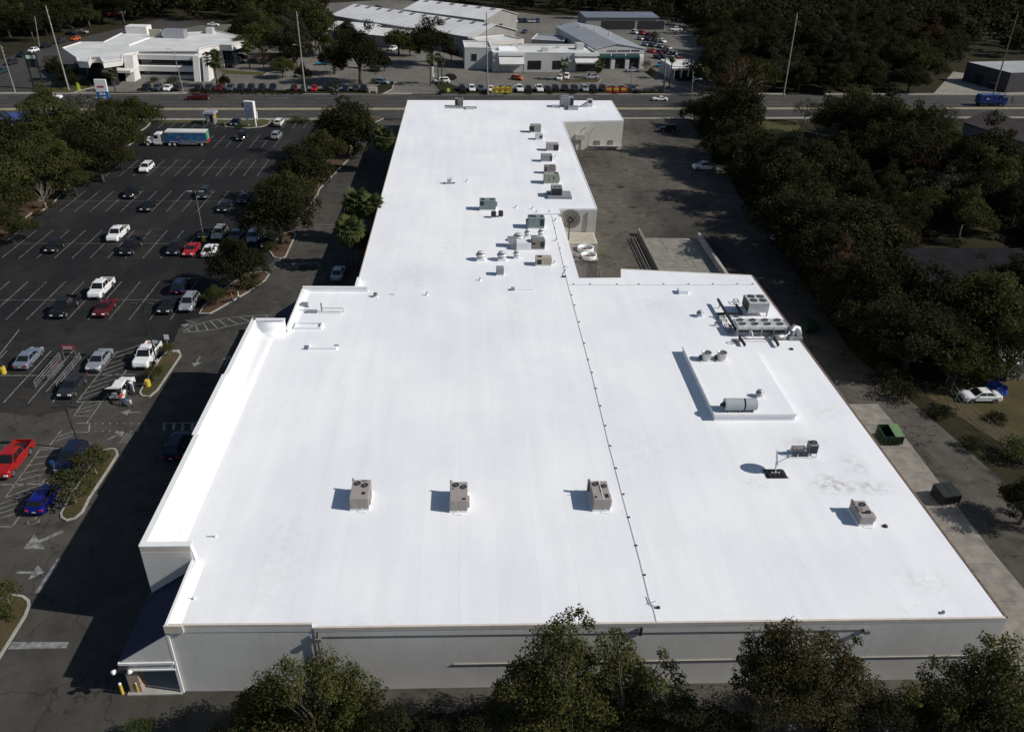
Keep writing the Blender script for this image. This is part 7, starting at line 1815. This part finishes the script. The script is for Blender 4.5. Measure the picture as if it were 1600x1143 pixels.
# right hand wood
tree('thin0',1158,118,46,'tall russet crowned tree before the road, left of the tall pole','woodland edge trees','rustleaf',sz=None)
tree('tall0',1158,165,40,'dark tree below the russet crowned one','woodland edge trees','oakdark')
tree('oak1',1087,170,27,'bushy green tree at the corner of the yard and the road','woodland edge trees','oakdark')
tree('dense1',1128,205,34,'dark tree over the black off-roader','woodland edge trees'); tree('dense2',1150,240,36,'dark tree beside the white pickup','woodland edge trees')
tree('dense0',1222,243,20,'dark round tree standing in the lawn','woodland edge trees'); tree('oak2',1338,172,58,'wide grey green oak beyond the lawn','woodland edge trees'); tree('thin1',1262,166,24,'sparse twiggy tree at the lawn top','woodland edge trees')
tree('oak0',1392,192,58,'grey green crown left of the refuse truck','woodland edge trees'); tree('thin1',1450,245,50,'dark red tinted crown in the middle of the wood','woodland edge trees','redleaf'); tree('oak3',1555,278,58,'crown at the right edge below the brown roof','woodland edge trees')
tree('oak0',1552,465,78,'great spreading oak over the charcoal roof at the right','woodland edge trees'); tree('thin0',1395,512,34,'pale twiggy tree between the alley and the great oak','woodland edge trees'); tree('oak1',1330,420,46,'oak around the short pale utility pole','woodland edge trees','oakdark')
tree('dense1',1414,402,26,'dark round tree at the left end of the charcoal roof','woodland edge trees')
tree('oak2',1505,555,46,'leafy oak crown hanging over the pale garden shed','woodland edge trees'); tree('oak3',1590,540,60,'oak cut by the right edge above the garden shed','woodland edge trees')
tree('bush0',1592,700,34,'dark bush at the right edge beside the dry yard','alley shrubs'); tree('bush1',1560,650,16,'small bush by the dull white sedan','alley shrubs',m='oakdark'); tree('bush2',1470,640,20,'bush on the wire fence by the alley','alley shrubs',m='oakdark')
tree('bush0',1520,690,22,'bush below the dry yard','alley shrubs',m='oakdark'); tree('dense2',1610,780,44,'dark tree cut by the right edge beside the near dumpster','alley shrubs')
def scatter(poly, dist, seed, avoid=()):
    xs = [q[0] for q in poly]; ys = [q[1] for q in poly]; g = random.Random(seed); out = []; cell = {}
    for _ in range(int((max(xs)-min(xs))*(max(ys)-min(ys))/(dist*dist)*14)):
        p = (g.uniform(min(xs),max(xs)), g.uniform(min(ys),max(ys)))
        if not inside(p, poly) or any(inside(p,a) for a in avoid): continue
        c = (int(p[0]//dist), int(p[1]//dist))
        if all((p[0]-q[0])**2+(p[1]-q[1])**2 > dist*dist for i in (-1,0,1) for j in (-1,0,1) for q in cell.get((c[0]+i,c[1]+j),())):
            cell.setdefault(c,[]).append(p); out.append(p)
    return out
g = random.Random(4)
KINDS = ['dense0','dense1','dense2','dense3','oak0','oak1','oak2','oak3','tall0','tall1']
def proj(p):
    d = Vector((p[0],p[1],p[2]-CAMH)); c = [sum(ROT[i][k]*d[k] for k in range(3)) for i in range(3)]
    return CU+FOC*c[0]/c[2], CV+FOC*c[1]/c[2]
LM = [((1100,255),'beside the white pickup'),((1205,210),'beside the sunny lawn'),((1210,380),'by the blue bin with white lids'),((1330,395),'near the short pale utility pole'),((1262,515),'across the alley from the elbow duct'),((1500,400),'round the charcoal roof'),
      ((1385,690),'across from the green dumpster'),((1535,615),'around the dull white sedan'),((1560,190),'below the brown roof'),((1340,190),'south of the road in mid wood'),((1440,300),'in the heart of the wood'),((1580,320),'at the far right edge'),
      ((1224,120),'behind the tall pole right of centre'),((1130,60),'behind the small showroom'),((1020,20),'behind the blue grey carport'),((1300,60),'in the upper right distance'),((1400,110),'across the road from the lawn'),((1500,80),'beside the metal shed'),((700,0),'beyond the second warehouse'),
      ((240,40),'behind the white office roof'),((430,20),'above the pale parking canopy'),((60,40),'by the side road'),((150,20),'in the upper left corner'),((320,15),'behind the upper left car park'),((520,10),'left of the long warehouse')]
def zone(x, y, grp, z=6):
    u, v = proj((x,y,z)); return min(LM[:12] if 'alley' in grp else (LM[12:19] if 'road' in grp else LM[19:]), key=lambda l: (l[0][0]-u)**2+((l[0][1]-v)*1.6)**2)[1]
TONE = {'oakdark':'dark green','greyleaf':'grey brown','rustleaf':'russet','redleaf':'dull red',None:'mid green'}
def woodtree(kind, x, y, s, m, grp, sz=None):
    size = 'small' if s < .78 else ('big' if s > 1.08 else 'medium')
    return put_tree(kind, x, y, s, f'{size} {TONE[m]} tree {zone(x,y,grp)}', grp, m=m, sz=sz)
W1P = px([(1080,192),(1128,240),(1172,310),(1222,395),(1280,470),(1335,545),(1392,600),(1440,630),(1470,610),(1500,585),(1640,585),(1720,215),(1540,205),(1290,205),(1262,255),(1140,262),(1132,192)])
AV = [px([(1405,372),(1640,370),(1640,430),(1515,440),(1508,505),(1425,505)]), px([(1372,608),(1440,572),(1640,572),(1640,760),(1550,760)]), px([(1150,285),(1152,190),(1245,186),(1300,186),(1310,250),(1262,290)]), px([(1470,150),(1640,150),(1760,268),(1500,256),(1470,215)])]
GR = 'trees of the wood right of the alley'
for i,(u,v) in enumerate(((1098,212),(1122,250),(1150,292),(1176,330),(1222,362),(1240,418),(1256,452),(1286,488),(1314,528),(1345,566))):
    q = P(u+26,v); s = g.uniform(.85,1.15)
    woodtree(g.choice(KINDS), q.x, q.y, s, 'oakdark', GR, s*g.uniform(.95,1.15))
for i,(x,y) in enumerate(scatter(W1P, 6.0, 11, AV)):
    s = g.choice((.5,.62,.75,.85,.95,1.1,1.3)); m = g.choice(['oakdark','oakdark','oakdark','oakdark',None,'greyleaf' if g.random() < .45 else 'oakdark','rustleaf' if g.random() < .15 else 'oakdark'])
    woodtree(g.choice(KINDS) if m != 'greyleaf' else g.choice(['thin0','thin1','oak1']), x, y, s, m, GR, s*g.uniform(.8,1.05))
for i,(u,v) in enumerate([(1104+k*14.5, 226+k*19.2+(k%3)*6) for k in range(21)]):
    q = P(u+8,v); s = g.uniform(.8,1.5); put_tree('bush%d'%(i%3), q.x, q.y, s, 'low dark scrub along the shady alley edge', 'scrub along the alley edge', m='oakdark')
W2P = px([(1112,146),(1116,70),(1060,22),(1100,6),(1460,30),(1500,84),(1452,130),(1440,146)])
W3P = px([(1455,30),(1100,6),(640,-8),(640,1),(860,20),(900,22),(1030,22),(1060,24),(1100,8)])
TL = px([(-40,60),(-40,2),(20,0),(130,2),(400,0),(505,8),(500,34),(400,30),(330,34),(300,33),(150,41),(130,50),(60,66)])
TL2 = px([(395,34),(500,34),(508,92),(455,100),(400,96)])
LOTAV = [px([(325,44),(325,34),(385,32),(390,46)]), px([(505,30),(505,-8),(700,-8),(700,14)]), px([(400,70),(398,58),(480,44),(490,58)])]
sp = sorted([(y,x,'trees of the wood beyond the road') for x,y in scatter(W2P, 7.6, 12)]+[(y,x,'trees of the wood beyond the road') for x,y in scatter(W3P, 10.5, 16)]
           +[(y,x,'trees behind the office') for x,y in scatter(TL, 8.4, 13, LOTAV+[SRD])]+[(y,x,'trees behind the office') for x,y in scatter(TL2, 10.5, 14, LOTAV)])
far = []
for i,(y,x,k) in enumerate(sp):
    if i < 150:
        s = g.uniform(.8,1.4); m = g.choice(['oakdark','oakdark','oakdark','oakdark',None,None,'greyleaf' if g.random() < .5 else 'oakdark','rustleaf' if g.random() < .12 else 'oakdark'])
        woodtree(g.choice(KINDS), x, y, s, m, k, s*g.uniform(.75,1.0))
    else: far.append((x,y))
BIG = [(-420,390),(-240,420),(-60,452),(0,478),(60,500),(60,420),(150,345),(260,330),(420,290),(800,300),(900,1100),(-900,1100),(-900,500)]
far += scatter(BIG, 12.5, 15, [px([(505,40),(505,-10),(720,-10),(850,24),(600,40)])])
g2 = np.random.default_rng(9); cl = []
for x,y in far:
    h = g2.uniform(6,10)
    for k in range(4): cl.append((x+g2.uniform(-4,4), y+g2.uniform(-4,4), h+g2.uniform(-3.5,2.5), g2.uniform(2.6,4.2)))
fm = leafcloud('far_woods', cl, 6.5, 1.7, M['oakdark'], 21, shell=.5)
o = bpy.data.objects.new('far_woods', fm); link(o); tag(o, 'unbroken dark wood filling the distance', 'wood', None, 'stuff')

# near trees at the foot of the picture, their lobes placed one by one
def neartree(name, label, lobes, y0, m, seed, trunk_u, per=620, leaf=.19, barkm='bark', bare=0):
    g = random.Random(seed); cl = []
    for (u,v,rp) in lobes:
        y = y0+g.uniform(-1.2,1.2); q = PY(u,v,y); r_ = rp*mpp(q); cl.append((q.x,q.y,q.z,r_))
        if r_ > 1.0:
            for k in range(3):
                a = g.uniform(0,6.28); cl.append((q.x+r_*.75*math.cos(a), q.y+r_*.6*math.sin(a)-.3, q.z+g.uniform(-.6,.3)*r_, r_*.55))
    bx = PY(trunk_u,1100,y0).x
    r = thing(name, label, 'tree', (bx,y0,0), 0, 'leafy trees along the foot of the picture')
    loc_ = [(x-bx,y-y0,z,r_) for x,y,z,r_ in cl]
    o = bpy.data.objects.new('crown', leafcloud('crown', loc_, per, leaf, M[m], seed, squash=.92, shell=.25)); link(o, r)
    zt = sum(c[2] for c in loc_)/len(loc_)*.55
    o = bpy.data.objects.new('trunk', trunkmesh('trunk', loc_, zt, .2, M[barkm], seed, 40)); link(o, r)
    if bare:
        mb = MB()
        for k in range(bare):
            c = loc_[g.randrange(len(loc_))]; a = Vector(c[:3])-Vector((0,.3,.5)); b_ = a+Vector((g.uniform(-.7,.7),-g.uniform(.3,1.2),g.uniform(.6,1.6)))
            mid = a.lerp(b_,.55)+Vector((g.uniform(-.1,.1),0,.05)); mb.tube([a,mid,b_], [.035,.022,.008], 5); mb.tube([mid,mid+Vector((g.uniform(-.5,.5),-.2,.6))], [.018,.006], 4)
        mb.build('bare_twigs', M['barkpale'], r)
neartree('near_tree','loose leafy tree in front of the pale wall at the lower left',[(450,1060,32),(410,1085,30),(500,1052,34),(545,1062,30),(580,1080,22),(385,1115,30),(430,1115,44),(500,1105,50),(560,1115,42),(460,1150,60),(540,1155,50),(520,1032,12),(448,1035,12)],35.5,'oaknear',301,490)
neartree('near_tree','tallest tree at the foot, its top overlapping the white roof edge',[(890,962,13),(905,955,10),(872,972,14),(918,972,14),(850,990,18),(880,995,26),(840,1018,24),(905,1015,26),(870,1035,34),(818,1050,26),(800,1072,24),(845,1075,40),(900,1070,40),(790,1105,34),(850,1115,55),(920,1115,50)],35.5,'oaknear',302,870)
neartree('near_tree','dark leafy tree leaning right of the tallest one at the foot',[(965,990,13),(945,1005,18),(975,1010,18),(985,1035,24),(955,1040,30),(1010,1055,20),(1035,1020,10),(1045,1040,14),(1060,1058,12),(1030,1070,18),(990,1080,36),(950,1090,36),(1060,1085,22),(1010,1115,45)],36,'oaknear',303,980)
neartree('near_tree','russet topped tree at the foot, in front of the wall light',[(1205,985,16),(1235,978,16),(1180,1005,22),(1220,1005,30),(1260,1000,22),(1290,1000,20),(1170,1030,22),(1210,1040,40),(1265,1035,36),(1310,1015,22),(1340,1000,9),(1325,1040,24),(1160,1065,22),(1220,1085,55),(1290,1080,50),(1350,1068,22),(1370,1095,28)],35.5,'rustnear',304,1240,barkm='bark',bare=26)
neartree('near_tree','dark leafy tree in the lower right corner, throwing shade on the wall',[(1545,1000,14),(1580,1010,22),(1560,1030,26),(1520,1020,14),(1490,1045,18),(1460,1035,11),(1445,1055,14),(1530,1060,36),(1590,1060,36),(1480,1080,34),(1420,1085,20),(1550,1110,50),(1450,1115,40),(1610,1100,40)],35.8,'oaknear',305,1540)
for i,(u,v,rp,m) in enumerate(((620,1120,30,'oakdark'),(680,1128,30,'oakdark'),(740,1125,28,'oakdark'),(1075,1110,26,'oakdark'),(1120,1115,26,'oakdark'),(1395,1120,34,'oakdark'),(1090,1140,40,'oakdark'),(1000,1140,40,'oakdark'),(1150,1140,40,'oakdark'),(1320,1135,44,'oakdark'),(1480,1150,50,'oakdark'),(1560,1150,50,'oakdark'),(900,1150,40,'oakdark'),(640,1150,40,'oakdark'),(340,1150,24,'oakdark'),(720,1160,44,'oakdark'))):
    q = PY(u,v,34.3); s = rp*mpp(q)/2.1
    put_tree('young%d'%(i%3), q.x, q.y, s, 'dark undergrowth bush at the foot, '+next(t for e,t in ((420,'left of the loose lower left tree'),(560,'below the loose lower left tree'),(700,'just right of the loose lower left tree'),(800,'just left of the tallest tree'),(950,'below the tallest tree'),(1045,'below the dark leaning tree'),(1135,'between the leaning and russet trees'),(1200,'at the left foot of the russet tree'),(1380,'below the russet tree'),(1420,'right of the russet tree'),(3000,'under the lower right tree')) if u < e), 'undergrowth along the foot', m=m, name='shrub', cat='shrub', z=max(0,q.z-2.9*s))
q = PY(215,1143,36.5); put_tree('young0', q.x, q.y, .55, 'small bright green bush top at the bottom edge, left', 'undergrowth along the foot', m='brightleaf', name='shrub', cat='shrub', z=max(0,q.z-1.7))
